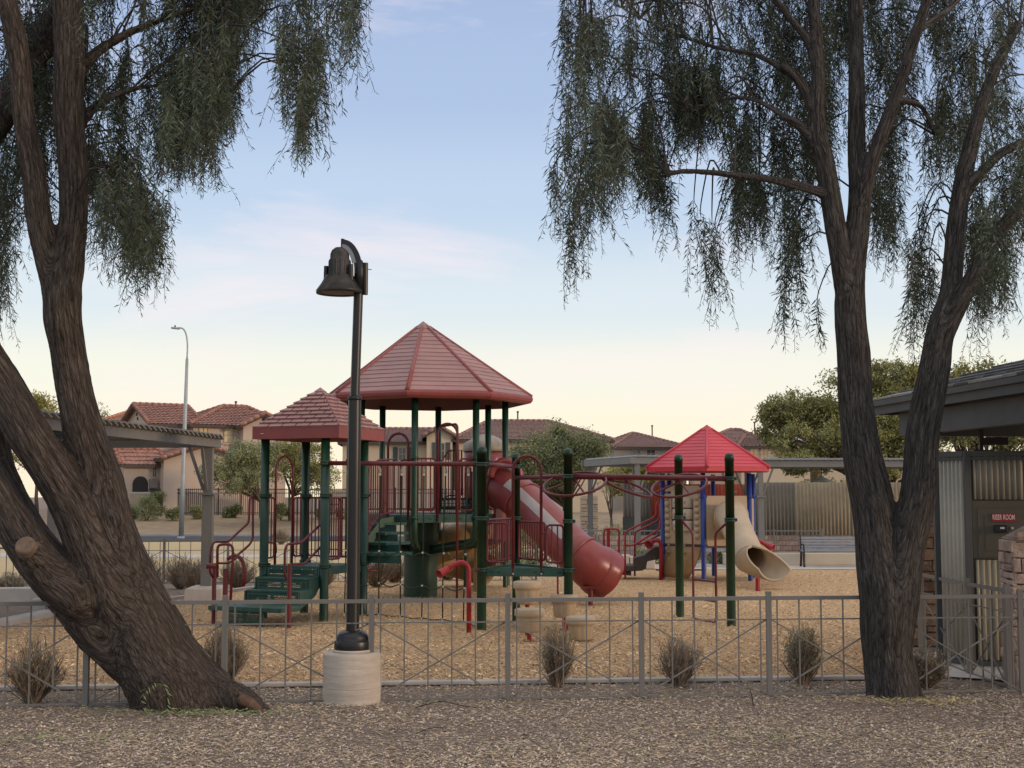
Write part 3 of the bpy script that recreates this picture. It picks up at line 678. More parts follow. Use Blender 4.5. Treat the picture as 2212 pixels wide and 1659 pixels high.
# fire pole in front of the arch
fpb = G(987, 1303); ft = ZV(917, fpb.y)
MB().tube(fillet([Vector((fpb.x, fpb.y, -.03)), Vector((fpb.x, fpb.y, ft+.02)), Vector((pp0.x+.25, pp0.y, ft+.0)), Vector((pp0.x+.1, pp0.y, ft-.02))], .12, 5), .024, 8).build('slide_pole', RED, ps)
# front-left side: arch plus rail, then the sloped way down to the square tower
H_, A7 = OP[7], OP[0]
q0 = VP(838, 1000, OP[7], OP[0]); q1 = VP(882, 1000, OP[7], OP[0]); q0.z = q1.z = 0
arch(q0, q1, ZO-.1, ZV(937, q0.y), .026)
rail([q1+UP*(z0), q1+UP*(z1), A7+UP*(z1)], .018)
rail([q0.lerp(q1, .62)+UP*(z0), q0.lerp(q1, .62)+UP*(z1-.03), A7+UP*(z1-.02)], .018)
guard(q1, A7, z0, z1-.06, inset=.04, step=.09)
# transfer stair between square tower (0.91) and octagon deck
sA = K[4]+bx*.0; 
def zz3(x, y): return (1050+x*.3617)/1.3562, (1150+y*.3617)/1.3562
def bridge_side(pa, pb, n=11):
    pa = Vector((pa.x, pa.y, 0)); pb = Vector((pb.x, pb.y, 0))
    zl0, zh0 = ZD+.12, ZD+1.12; rs = ZO-ZD-.05
    fr = MB().tube(fillet([pa+UP*zl0, pa.lerp(pb, .62)+UP*(zl0+rs*.92), pb+UP*(zl0+rs), pb+UP*(zh0+rs+.05), pa.lerp(pb, .62)+UP*(zh0+rs), pa+UP*(zh0+.35)], .08, 4, True), .018, 8, closed=True).build('stair_guard', RED, ps)
    for i in range(1, n):
        t = i/n; s_ = pa.lerp(pb, t); k = min(1, t/.62); ubar('bar', s_+UP*(zl0+rs*(.92*k+(.08*max(0, t-.62)/.38))), s_+UP*(zh0+.35+(rs-.35)*k), .0115, RED, fr)
ba, bb = K[4]+bx*.15-ax*.1, VP(868, 1100, OP[7], OP[0]);
bb.z = 0
e0 = K[4]+bx*.1+ax*.02; e1 = OP[7].lerp(OP[0], .08)
bridge_side(e0, e1+Vector((.02, 0, 0)), 16)
bridge_side(K[2]+bx*.75+ax*.02, OP[7].lerp(OP[0], .62), 20)
wdir = unit(e1-e0); side = OP[7].lerp(OP[0], .62)-OP[7].lerp(OP[0], .08)
for i in range(4):
    t = (i+.5)/4.3; c = e0.lerp(e1, t)+side*.5*(1)+UP*(ZD+(ZO-ZD)*(i+1)/5)
    MB().box(c, (side.length*1.05, (e1-e0).length/4.3+.03, .05), side).build('tread', DECK, ps)
    MB().box(c-wdir*(e1-e0).length/8.8-UP*.08, (side.length*1.05, .02, .14), side).build('riser', DECK, ps)
b = MB(); s0 = K[2]+bx*.75+ax*.02; s1 = OP[7].lerp(OP[0], .62)
b.prism([s0+UP*(ZD-.2), s0+UP*(ZD+.06), s0.lerp(s1, .7)+UP*(ZO-.05), s1+UP*(ZO-.02), s1+UP*(ZO-.2), s0.lerp(s1, .62)+UP*(ZO-.22), s0.lerp(s1, .45)+UP*(ZO-.55)], unit(side)*.03).build('stair_cheek', mat('pale_green_edge', (.09, .13, .085), .6), ps)
# raised steps on the deck up to the turret
T3 = W(1050, 1072, 32.0)
for i in range(2):
    c = W(985, 1090, 29.9+i*.35); c.z = ZO+.12+i*.2; MB().box(c, (.85, .36, .05), (1, 0, 0)).build('tread', DECKB, ps)
    c2 = c-Vector((0, .17, .10)); bq = MB()
    for k in range(19): bq.box(c2+Vector((-.4+k*.0444, 0, 0)), (.016, .014, .16))
    bq.box(c2+Vector((0, 0, -.07)), (.85, .02, .03)); bq.box(c2, (.85, .012, .012)); bq.build('perforated_riser', DECKB, ps)
gA, gB = W(948, 1050, 30.6), W(975, 1050, 31.2); gA.z = gB.z = 0
b = MB(); g = []
for u in (948, 957, 963, 968.5, 974, 979.5, 985, 991, 997): 
    p = W(u, 1050, 30.3); p.z = 0; g.append(p)
gp = MB().tube([g[0]+UP*(z0+.1), g[0]+UP*(z1-.05), g[3]+UP*(z1+.25), g[-1]+UP*(z1+.27), g[-1]+UP*(z0+.3), g[3]+UP*(z0+.3)], .018, 8, closed=True).build('stair_guard', RED, ps)
for i, p in enumerate(g[1:-1]): ubar('bar', p+UP*(z0+.2), p+UP*(z1+.02+.09*min(i+1, 3)), .011, RED, gp)
# turret body and cap
tb = MB(); tr = .52; zc0 = ZV(974, 32)
tc3 = Vector((T3.x, 32.0, 0))
n = 32
for k in range(n):
    a0, a1 = 2*PI*k/n, 2*PI*(k+1)/n
    for zz0, zz1_ in ((ZO+.25, ZO+.95), (zc0-.28, zc0)):
        tb.add([tc3+Vector((tr*math.cos(a), tr*math.sin(a), z)) for a, z in ((a0, zz0), (a1, zz0), (a1, zz1_), (a0, zz1_))], [(0, 1, 2, 3)], True)
    if k % 8 in (0, 1, 2): tb.add([tc3+Vector((tr*math.cos(a), tr*math.sin(a), z)) for a, z in ((a0, ZO+.95), (a1, ZO+.95), (a1, zc0-.28), (a0, zc0-.28))], [(0, 1, 2, 3)], True)
tb.build('turret_wall', SLIDE, ps).modifiers.new('thick', 'SOLIDIFY').thickness = .03
cap = MB(); prf = [(1.04, -.02), (1.06, .0), (1.05, .10), (1.0, .2), (.80, .32), (.5, .43), (.2, .50), (0, .52)]; n = 48; vs_ = []
for r_, z_ in prf:
    for k in range(n):
        a = 2*PI*k/n; sc2 = 1-.07*(r_ > .3)*(1-abs(math.sin(a*6)))*(1 if z_ > .15 else 0); rim = .05*abs(math.sin(a*6)) if z_ == .2 else 0
        vs_.append(tc3+Vector((tr*r_*sc2*math.cos(a), tr*r_*sc2*math.sin(a), zc0+(z_+rim)*.75)))
cap.add(vs_, [(i*n+k, i*n+(k+1) % n, (i+1)*n+(k+1) % n, (i+1)*n+k) for i in range(len(prf)-1) for k in range(n)], True)
cap.build('turret_cap', mat('grey_tan_plastic', (.25, .225, .175), .5, dirt=.3), ps)
for dx, dy in ((-.45, -.35), (.45, -.35), (.5, .3)): post(tc3+Vector((dx, dy, 0)), ZO+.3, .055)
for k in range(5):
    a = -PI/2+(k-3.2)*.33; ubar('turret_slat', tc3+Vector((tr*1.02*math.cos(a), tr*1.02*math.sin(a), ZO+.1)), tc3+Vector((tr*1.02*math.cos(a), tr*1.02*math.sin(a), ZO+1.05)), .05, RED, ps, h=.02, round_=False)
# spiral slide behind
hc = W(1000, 1200, 31.3); hx, hy = hc.x, 31.4
def helix_pt(t):     # t 0..1
    a = math.radians(95-t*410); R1 = .72
    return Vector((hx+R1*math.cos(a), hy+R1*math.sin(a), 1.75-1.35*t))
def slide_tube(path, r, m, par, name, open_end=True, n=28, flare=None, ribs=(), thick=.02):
    rr_ = [r]*len(path)
    if flare:
        for i, f in flare.items(): rr_[i] = r*f
    o = MB().tube(path, rr_, n, caps=False).build(name, m, par); md = o.modifiers.new('thick', 'SOLIDIFY'); md.thickness = thick; md.offset = 1
    for i in ribs:
        d_ = (Vector(path[min(i+1, len(path)-1)])-Vector(path[max(i-1, 0)])).normalized(); c = Vector(path[i])
        ring = []
        for k in range(28):
            a = 2*PI*k/28; e = UP.cross(d_).normalized(); f_ = d_.cross(e); ring.append(c+(e*math.cos(a)+f_*math.sin(a))*(r+.022))
        MB().tube(ring, .022, 6, closed=True).build('flange', m, o)
    return o
hp_ = [helix_pt(i/36) for i in range(37)]
slide_tube(hp_, .37, TAN2, ps, 'spiral_slide', ribs=(6, 12, 18, 24, 30))
hv = W(1030, 1072, 31.3); ubar('slide_support', (hx+.3, hy-.75, 0), (hx+.3, hy-.75, .5), .05, TAN, ps)
cp = W(1030, 1270, 30.3); ubar('slide_support', (cp.x, cp.y, 0), (cp.x, cp.y, 1.8), .055, mat('ochre_post', (.35, .24, .08), .5), ps)
# ---- red tube slide
E = G(1276, 1309); E.z = 0
sp = [W(1072, 1047, 28.5), W(1087, 1052, 28.35), W(1104, 1062, 28.15), W(1130, 1084, 27.9), W(1165, 1117, 27.5), W(1205, 1157, 27.1), W(1238, 1189, 26.8), W(1252, 1201, 26.65), W(1273, 1219, 26.65), W(1291, 1231, 26.75)]
path = cat_(sp, 4)
nn = len(path)
rl = []
for i in range(nn):
    t = i/(nn-1); rl.append(.44-.04*min(1, t*3) + (.05 if t > .8 else 0)*math.sin(min(1, (t-.8)/.2*1.0)*PI/2 if t > .8 else 0))
o = MB().tube(path, rl, 32, caps=False).build('tube_slide', SLIDE, ps); md = o.modifiers.new('thick', 'SOLIDIFY'); md.thickness = .02; md.offset = 1
def ringat(i, r, tr_, nm='flange', m=SLIDE, par=o):
    d_ = (path[min(i+1, nn-1)]-path[max(i-1, 0)]).normalized(); e = UP.cross(d_).normalized(); f_ = d_.cross(e)
    MB().tube([path[i]+(e*math.cos(2*PI*k/32)+f_*math.sin(2*PI*k/32))*r for k in range(32)], tr_, 8, closed=True).build(nm, m, par)
for i in (4, 12, nn-9): ringat(i, rl[i]+.03, .025)
# scalloped exit bulge
d_ = (path[-1]-path[-4]).normalized(); e = UP.cross(d_).normalized(); f_ = d_.cross(e); eb = MB(); n = 40; vs_ = []
for j, (dz, rm) in enumerate([(-.14, 1.0), (-.06, 1.07), (.04, 1.11), (.14, 1.11), (.22, 1.13)]):
    for k in range(n):
        a = 2*PI*k/n; w_ = 1+.012*math.sin(a*9)*(j > 0)
        vs_.append(path[-1]+d_*dz+(e*math.cos(a)+f_*math.sin(a))*rl[-1]*rm*w_)
eb.add(vs_, [(i*n+k, i*n+(k+1) % n, (i+1)*n+(k+1) % n, (i+1)*n+k) for i in range(4) for k in range(n)], True)
eb = eb.build('exit_section', SLIDE, ps); md = eb.modifiers.new('t', 'SOLIDIFY'); md.thickness = .025
# grey clear side window set into the tube wall
wn = MB(); i0, i1 = 9, 23; vs_ = []; cols = 5
for i in range(i0, i1+1):
    dd_ = (path[i+1]-path[i-1]).normalized(); e = UP.cross(dd_).normalized(); f_ = dd_.cross(e)
    tocam = (Vector((0, 0, HC))-path[i]); a_mid = math.atan2(tocam.dot(f_), tocam.dot(e))+.62*(1 if True else 0)
    for k in range(cols+1):
        # front facing, upper part
        ang = math.atan2(tocam.dot(f_), tocam.dot(e)); upang = math.atan2(UP.dot(f_), UP.dot(e))
        df = (upang-ang+PI) % (2*PI)-PI; a = ang+df*(-.02+.46*k/cols)
        vs_.append(path[i]+(e*math.cos(a)+f_*math.sin(a))*(rl[i]+.024))
wn.add(vs_, [(r*(cols+1)+k, r*(cols+1)+k+1, (r+1)*(cols+1)+k+1, (r+1)*(cols+1)+k) for r in range(i1-i0) for k in range(cols)], True)
wn.build('slide_window', mat('cloudy_grey_plastic', (.36, .31, .30), .25, .15, 3, spec=.6), o)
# hood ring + entry panel
hd = W(1092, 1018, 28.0); b = MB(); ring = []
for k in range(17):
    a = PI*k/16; ring.append(W(1092, 1032, 27.95)+Vector((.30*math.cos(a), 0, .34*math.sin(a))))
b.tube(ring, .075, 10); b.build('slide_hood', SLIDE, ps)
b = MB(); b.box(W(1092, 1100, 28.72), (.95, .06, 1.25), OP[2]-OP[1]); b.build('slide_panel', SLIDE, ps)
ubar('slide_support', E-UP*.05, W(1276, 1240, E.y), .05, RED, ps)
MB().box(E+UP*.36, (.3, .2, .05)).build('support_bracket', RED, ps)
# ---- triangular low tower with the arch
Q1, Q2, Q3 = G(1040, 1362), G(1115, 1343), None
Q3 = W(1228, 1300, Q1.y-.12); Q3.z = 0
zb1, zb2 = ZV(1003, Q1.y), ZV(1029, Q3.y)
zq = ZV(1231, Q1.y)
post(Q1, ZV(963, Q1.y), .076, True, collars=(zq, ZV(1120, Q1.y), zb1))
post(Q2, ZV(978, Q2.y), .068, True, collars=(zq, ZV(1120, Q2.y), ZV(1008, Q2.y), zb2))
post(Q3, ZV(968, Q3.y), .071, True, collars=(zq, ZV(1126, Q3.y), zb2))
MB().prism([p+UP*(zq-.05) for p in (Q1, Q3, Q2)], UP*.05).build('triangle_deck', DECK, ps)
for a, c in ((Q1, Q3), (Q3, Q2), (Q2, Q1)):
    o_ = MB().beam(a.lerp(c, .06)+UP*(zq-.035), c.lerp(a, .06)+UP*(zq-.035), .04, .13).build('deck_edge', DECK, ps)
    for s_ in (.12, .2, .62, .7, .9): MB().box(a.lerp(c, s_)+UP*(zq-.03)+Vector((0, -.024, 0)), (.05, .008, .018), c-a).build('slot', DECKB, o_)
ta, tb_ = VP(1108, 1100, Q1, Q3), VP(1169, 1100, Q1, Q3); ta.z = tb_.z = 0
arch(ta, tb_, zq-.08, ZV(985, ta.y), .024)
gz0, gz1 = zq+.12, ZV(1130, Q1.y)
guard(Q1, ta, gz0, gz1, inset=.08, step=.075); guard(tb_, Q3, gz0, gz1-.03, inset=.08, step=.075)
guard(Q1, Q2, gz0, gz1+.05, inset=.1, step=.085); guard(Q2, Q2.lerp(Q3, .62), gz0, gz1, inset=.09, step=.08)
for p in (ta, tb_): MB().lathe(Vector((p.x, p.y-.03, zq-.06)), [(.018, 0), (.012, .012), (0, .014)], 8, ax=(0, -1, 0)).build('bolt_head', GALV, ps)
p = G(1205, 1318); ubar('brace_leg', (p.x, p.y, 0), (p.x, p.y, zq), .018, RED, ps)
# ---- overhead beams
pk = K[2].copy(); zbk = 2.66
for a, c in ((K[2]+UP*2.66, Q1+UP*zb1), (Q1+UP*zb1, Q2+UP*ZV(1008, Q2.y)), (Q2+UP*zb2, Q3+UP*zb2)):
    MB().tube([a, c], .037, 12).build('overhead_beam', RED, ps)
R1, R2 = G(1469, 1334), G(1580, 1354)
zr = ZV(1034, R2.y)
MB().tube([Q3+UP*zb2, R2+UP*zr], .045, 12).build('overhead_beam', RED, ps)
post(R1, ZV(981, R1.y), .072, True, collars=(ZV(1118, R1.y),)); post(R2, ZV(978, R2.y), .074, True, collars=(ZV(1123, R2.y), zr))
# ring overhead climber under the beam
bm0, bm1 = Q3+UP*zb2, R2+UP*zr
def zq2(x, y): return (1700+x*.30139)/1.3562, (1250+y*.30139)/1.3562
bd = (bm1-bm0).normalized(); bs = Vector((-bd.y, bd.x, 0))
def bpt(u): return VP(u, 1030, bm0, bm1)
for u, tilt, hz, rad in ((1257, .06, .33, .66), (1353, .30, .20, .66), (1466, -.27, .22, .46)):
    pass
rings = [((1176, 1061), (1310, 1025), .30), ((1303, 1038), (1406, 1063), .30), ((1410, 1068), (1522, 1030), .30)]
def ring(uL, vL, uR, vR, wid):
    a = VP(uL, vL, bm0, bm1); c = VP(uR, vR, bm0, bm1); mid = (a+c)/2; ha = (c-a)/2
    hb = (bs*.95+UP*.30)*ha.length
    pts = [mid+ha*math.cos(2*PI*k/40)+hb*math.sin(2*PI*k/40) for k in range(40)]
    o = MB().tube(pts, .021, 8, closed=True).build('climbing_ring', RED, ps)
    top = bpt((uL+uR)/2-2); hub = mid+UP*.06
    ubar('hanger', top, hub, .034, RED, o)
    for sg in (-1, 1): ubar('spoke', hub+UP*.02, mid+hb*sg*.97, .017, RED, o)
    ubar('spoke', hub, mid-ha*.97, .017, RED, o)
    return o
ring(1176, 1060, 1306, 1030, 1); ring(1303, 1036, 1405, 1066, 1); ring(1412, 1066, 1522, 1032, 1)
# ladder between R1 and R2
lm0 = VP(1497, 1200, R1, R2); lm1 = VP(1546, 1200, R1, R2); lm0.z = lm1.z = 0
zt_ = ZV(1118, R1.y)
lad = MB().tube(fillet([R1+UP*zt_, Vector((lm0.x, lm0.y, ZV(1150, lm0.y))), lm0+UP*.02, lm1+UP*.02, Vector((lm1.x, lm1.y, ZV(1152, lm1.y))), R2+UP*ZV(1123, R2.y)], .09, 5), .022, 8).build('ladder_frame', RED, ps)
for z in (.69, .37): ubar('rung', lm0+UP*z, lm1+UP*z, .02, RED, lad)
# ---- rope net under the long beam
nb0, nb1 = K[2]+UP*2.66, Q1+UP*zb1
def zz7(x, y): return (1100+x*.25317)/1.3562, (1480+y*.25317)/1.3562
tops = [749, 826, 872, 919, 966, 1010]; 
bots = [(744, 1330), (818, 1327), (865, 1331), (911, 1335), (956, 1338), (1001, 1342)]
strands = []
for k, (u, (ub, vb)) in enumerate(zip([753, 821, 868, 916, 963, 1012], bots)):
    T = VP(u, 1006, nb0, nb1); B = G(ub, vb, .04) if k else G(744, 1326, .04)
    o_ = MB().tube([T, T.lerp(B, .5)+Vector((R_.uniform(-.02, .02), 0, 0)), B], .011, 6).build('rope', ROPE, ps); strands.append((T, B))
    MB().lathe(T-UP*.13, [(.018, 0), (.024, .03), (.02, .07), (.008, .12)], 8).build('rope_clamp', mat('brass_clamp', (.35, .3, .22), .4, metal=.6), o_)
    MB().box(T-UP*.14, (.035, .03, .04)).build('rope_ferrule', WHITE, o_)
for f in (.0, .22, .44, ) :
    pts = []; knots = []
    for k, (T, B) in enumerate(strands):
        P = B.lerp(T, f); knots.append(P)
        if k: 
            Q = knots[-2]; pts.append((P+Q)/2-UP*(.055 if f else .02))
        pts.append(P)
    MB().tube(cat_(pts, 4), .011, 6).build('rope', ROPE, ps)
    for P in knots: MB().box(P, (.035, .035, .028) if f else (.03, .03, .06)).build('rope_clip', WHITE, ps)
MB().tube([strands[-1][1], Q1+UP*.02], .011, 6).build('rope', ROPE, ps)
# ---- talk tube
def talk_tube(base, path, horn_dir, r, par, m, big=.085, ln=.2):
    o = MB().tube(path, r, 12).build('talk_tube', m, par)
    h = Vector(horn_dir).normalized(); e = Vector(path[-1])
    b_ = MB().lathe(e-h*.03, [(r*.9, 0), (r*1.25, .02), (r*1.5, ln*.5), (big, ln), (big*1.02, ln+.012), (big*.88, ln+.012), (r*1.2, ln*.4), (0, ln*.35)], 20, ax=h); b_.build('horn', m, o)
    return o
tbp = G(1013, 1368); yy = tbp.y
pth = fillet([Vector((tbp.x, yy, -.04)), W(1013, 1250, yy), W(1013, 1223, yy), W(998, 1213, yy-.02), W(980, 1219, yy-.05), W(966, 1229, yy-.08)], .12, 5)
talk_tube(tbp, pth, W(944, 1243, yy-.22)-W(966, 1229, yy-.08), .038, ps, RED2, big=.07)
ubar('tube_bracket', (tbp.x, yy, ZV(1232, yy)), (Q1.x, Q1.y, ZV(1232, yy)), .014, RED, ps)
rail([W(690, 1202, 27.5), W(768, 1202, 27.5), W(771, 1231, 27.5), W(815, 1233, 27.5)], .024)
rail([W(640, 1260, 25.2), W(654, 1258, 25.2), W(668, 1256, 25.2), W(674, 1270, 25.2), W(676, 1290, 25.2)], .026)

# ---- stepping pods
def pod(u, vtop, vbase, wpx, label):
    base = G(u, vbase); base.z = 0; zt_ = ZV(vtop+5, base.y); r = .215; a0 = R_.random()
    t = thing('stepping_pod', base, label, 'stepping stool', 'tan fluted stepping pods in front of the arch')
    b = MB(); n = 48; prof = [(0, 1.0), (.80, 1.0), (.93, .985), (1.0, .95), (1.0, .72), (.97, .68), (.88, .66), (.86, .55), (.78, .08), (.7, 0), (0, 0)]; H = .34; vs_ = []
    for r_, z_ in prof:
        for k in range(n):
            a = 2*PI*k/n+a0; fl = 1-.09*(max(0, math.cos(a*8))**2)*(1 if .05 < z_ < .62 else (.5 if z_ == 0.0 else 0)); vs_.append(base+Vector((r*r_*fl*math.cos(a), r*r_*fl*math.sin(a), zt_-H+H*z_)))
    b.add(vs_, [(i*n+k, i*n+(k+1) % n, (i+1)*n+(k+1) % n, (i+1)*n+k) for i in range(len(prof)-1) for k in range(n)], True)
    b.build('pod_body', TAN, t)
    ubar('pod_post', base-UP*.03, base+UP*(zt_-H+.02), .034, RED2, t)
pod(1139, 1250, 1376, 63, 'highest tan stepping pod beside the green post, leftmost at the back')
pod(1219, 1280, 1366, 64, 'tan stepping pod under the right green post, second highest')
pod(1143.5, 1309, 1387, 65, 'tan stepping pod on a red stem directly below the highest one')
pod(1254, 1326, 1386, 64, 'lowest tan stepping pod, rightmost of the four')

# ================================================================== SMALL PLAY TOWER
HC3 = Vector((4.99, 35.3, 0)); 
ts = thing('small_play_tower', HC3, 'smaller play tower with blue posts, bright red pyramid roof and tan tube slide', 'playground')
ph = math.radians(-14)
# pixel-surveyed centre
HCc = W(1532, 1250, 35.0); HCc.z = 0
HP = [HCc+Vector((math.sin(ph+k*PI/3)*1.25, -math.cos(ph+k*PI/3)*1.25, 0)) for k in range(6)]
ze = ZV(1022, HCc.y-1.1)
zd3 = ZV(1178, HCc.y-1.1)
for k in range(6): post(HP[k], ze, .06, par=ts, m=BLUE, collars=(zd3+1.2, zd3, ))
MB().prism([p+UP*(zd3-.06) for p in HP], UP*.06).build('hexagon_deck', BROWN, ts)
RP = 1.75
rp = [HCc+Vector((math.sin(math.radians(-9)+k*PI/3)*RP, -math.cos(math.radians(-9)+k*PI/3)*RP, ZV(1008, HCc.y-RP))) for k in range(6)]
pap = Vector((W(1527, 920, HCc.y).x, HCc.y, ZV(920, HCc.y)))
roof_shell('pyramid_roof', rp, pap, .10, PYR, PYR, ts, 11, ridge=.05, cap_t=.12)
def panel(a, c, z0_, z1_, m=TAN, t_=.05, ins=.07, name='tan_panel'):
    d_ = unit(c-a); a = a+d_*ins; c = c-d_*ins; return MB().beam(a+UP*((z0_+z1_)/2), c+UP*((z0_+z1_)/2), t_, z1_-z0_).build(name, m, ts, bevel=.015)
# tic-tac-toe log panel between HP[5] and HP[0]
a, c = HP[5], HP[0]; d_ = unit(c-a); nrm = Vector((d_.y, -d_.x, 0)); Lw = (c-a).length
zt0, zt1 = zd3+.02, zd3+1.35
fr = panel(a, a+d_*.36, zt0, zt1-.08); panel(c-d_*.36, c, zt0, zt1-.08); panel(a+d_*.2, c-d_*.2, zt0, zt0+.33); panel(a+d_*.2, c-d_*.2, zt1-.22, zt1)
for i in range(7):
    for s_ in (.17, Lw-.17): MB().lathe(a+d_*s_+UP*(zt0+.2+i*.16)+nrm*.02, [(0, -.075), (.06, -.06), (.085, 0), (.06, .06), (0, .075)], 12).build('log_bump', TAN, ts)
for cx_ in (.42, .72) if False else (.46, .78):
    ubar('spindle', a+d_*cx_+UP*(zt0+.3), a+d_*cx_+UP*(zt1-.2), .012, GALV, ts)
    for r in range(3):
        zc = zt0+.45+r*.29
        o_ = MB().lathe(a+d_*cx_+UP*zc, [(0, -.13), (.11, -.13), (.125, -.11), (.125, .11), (.11, .13), (0, .13)], 16).build('game_cylinder', mat('pale_tan_plastic', (.50, .42, .32), .5, dirt=.2), ts)
        mk = mat('faded_mark_red', (.45, .16, .12), .6) if (r+int(cx_ > .6)) % 2 else mat('faded_mark_green', (.2, .3, .2), .6)
        mc = a+d_*cx_+UP*zc+nrm*.128
        for sg in (-1, 1): MB().box(mc, (.085, .004, .016), d_+UP*sg).build('letter_mark', mk, o_)
MB().prism([a+d_*.05+UP*(zt1-.02), c-d_*.05+UP*(zt1-.02), c-d_*.2+UP*(zt1+.12), a+d_*.2+UP*(zt1+.12)], nrm*-.06).build('panel_top', TAN, ts)
sgn = HP[0].lerp(HP[5], .25)
sp_ = W(1490, 1059, HP[0].y+.6); o_ = MB().box(sp_, (.30, .02, .12)).build('blue_sign', mat('sign_blue', (.03, .07, .32), .4), ts)
for i, w_ in enumerate((.2, .12)): 
    x0 = -.1
    while x0 < w_/2+.0:
        ww = R_.uniform(.012, .03); MB().box(sp_+Vector((x0+ww/2, -.012, .025-.05*i)), (ww, .003, .018)).build('sign_lettering', WHITE, o_); x0 += ww+.008
# slide panel between HP[0] and HP[1]
a, c = HP[0], HP[1]; d_ = unit(c-a)
panel(a, c, zd3-.02, zd3+1.22); panel(HP[1], HP[2], zd3-.1, zd3+1.15); panel(HP[3], HP[4], zd3+.1, zd3+1.15, m=BROWN)
sc0 = a.lerp(c, .55)+UP*(zd3+.52)
ex = G(1637, 1278); 
pth = cat_([sc0+Vector((.0, .15, .05)), sc0+Vector((.02, -.12, .04)), W(1580, 1115, 33.2), W(1593, 1145, 32.5), W(1606, 1175, 31.8), W(1615, 1195, 31.4), W(1621, 1208, 31.15)], 4)
n_ = len(pth); rl3 = [.325+.06*math.exp(-((i-6)/3)**2) for i in range(n_)]
o_ = MB().tube(pth, rl3, 32, caps=False).build('tan_tube_slide', TAN, ts); md = o_.modifiers.new('t', 'SOLIDIFY'); md.thickness = .03; md.offset = 1
for i in (8,):
    dd_ = (pth[i+1]-pth[i-1]).normalized(); e = UP.cross(dd_).normalized(); f_ = dd_.cross(e)
    MB().tube([pth[i]+(e*math.cos(2*PI*k/32)+f_*math.sin(2*PI*k/32))*(rl3[i]+.03) for k in range(32)], .025, 8, closed=True).build('flange', TAN, o_)
# exit: trough that opens upward after the round mouth
dd_ = (pth[-1]-pth[-3]).normalized(); e = UP.cross(dd_).normalized(); f_ = dd_.cross(e); base_ = pth[-1]; eb = MB(); vs_ = []; n = 36; rows = 9
dh = Vector((.74, -.67, 0)).normalized()
for j in range(rows):
    t = j/(rows-1); c_ = base_+dh*(.62*t)+UP*(dd_.z*.34*t*(1-t*.6)); 
    for k in range(n+1):
        cut = t**.7*1.75*(.72+.0*1)     # how far the sides open from the top
        ang = -PI/2+(2*PI*k/n-PI)*(1-.62*t**.65) ; rr3 = (.335+.06*t)
        vs_.append(c_+(e*math.cos(ang)+UP.lerp(f_, 1-t)*math.sin(ang))*rr3)
eb.add(vs_, [(i*(n+1)+k, i*(n+1)+k+1, (i+1)*(n+1)+k+1, (i+1)*(n+1)+k) for i in range(rows-1) for k in range(n)], True)
eb = eb.build('slide_exit', TAN, ts); md = eb.modifiers.new('t', 'SOLIDIFY'); md.thickness = .035; md.offset = 0
rim = [vs_[(rows-1)*(n+1)+k] for k in range(n+1)]; l1 = [vs_[j*(n+1)] for j in range(rows)]; l2 = [vs_[j*(n+1)+n] for j in range(rows)]
MB().tube(l1+rim+l2[::-1], .03, 8, closed=False).build('exit_rim', TAN, eb)
ubar('slide_support', ex-UP*.03, ex+UP*.3, .05, RED2, ts)
# climbing wall and seat parts under the deck
a, c = HP[5], HP[0]
b = MB(); cw = []
d_ = unit(c-a); nrm = Vector((d_.y, -d_.x, 0))
for j in range(7):
    t = j/6; z = zd3-.04-(zd3-.12)*t; ofs = -.25*math.sin(t*PI*.6)
    for k in range(2): cw.append((a.lerp(c, .1+.85*k-(.0 if k == 0 else .25*t*t)))+UP*z+nrm*(.02-ofs*.6))
b.add(cw, [(j*2, j*2+1, j*2+3, j*2+2) for j in range(6)], True); wv = b.build('curved_climber', TAN2, ts); md = wv.modifiers.new('t', 'SOLIDIFY'); md.thickness = .05
for j in range(5):
    for k in range(4):
        p = a.lerp(c, .2+.2*k)+UP*(.2+.17*j)+nrm*(.10); MB().lathe(p, [(0, .03), (.03, .02), (.035, 0)], 8, ax=nrm).build('hand_hold', TAN2, wv)
ubar('cross_rail', W(1417, 1231, HP[5].y), W(1518, 1231, HP[0].y), .02, RED2, ts)
# curly rope-like slide part at the right side (tan scalloped climber)
b = MB()
for i in range(6): b.lathe(W(1640+i*6, 1178+i*8.0, 33.0-i*.12), [(0, -.12), (.12, -.1), (.16, 0), (.12, .1), (0, .12)], 14)
b.build('scalloped_climber', mat('orange_tan_plastic', (.45, .29, .16), .5), ts)
# talk tubes
b0_ = G(1428, 1254); yy = b0_.y
talk_tube(b0_, fillet([Vector((b0_.x, yy, -.04)), W(1428, 1190, yy), W(1427, 1170, yy), W(1418, 1166, yy), W(1409, 1170, yy)], .15, 5), W(1397, 1181, yy-.2)-W(1409, 1170, yy), .05, ts, RED2, big=.115, ln=.2)
b1_ = W(1611, 1179, 31.6); yy = 31.6
talk_tube(b1_, fillet([W(1609, 1182, yy), W(1612, 1168, yy), W(1624, 1163, yy), W(1640, 1168, yy), W(1655, 1177, yy)], .12, 5), W(1672, 1186, yy-.1)-W(1655, 1177, yy), .045, ts, RED2, big=.10, ln=.2)
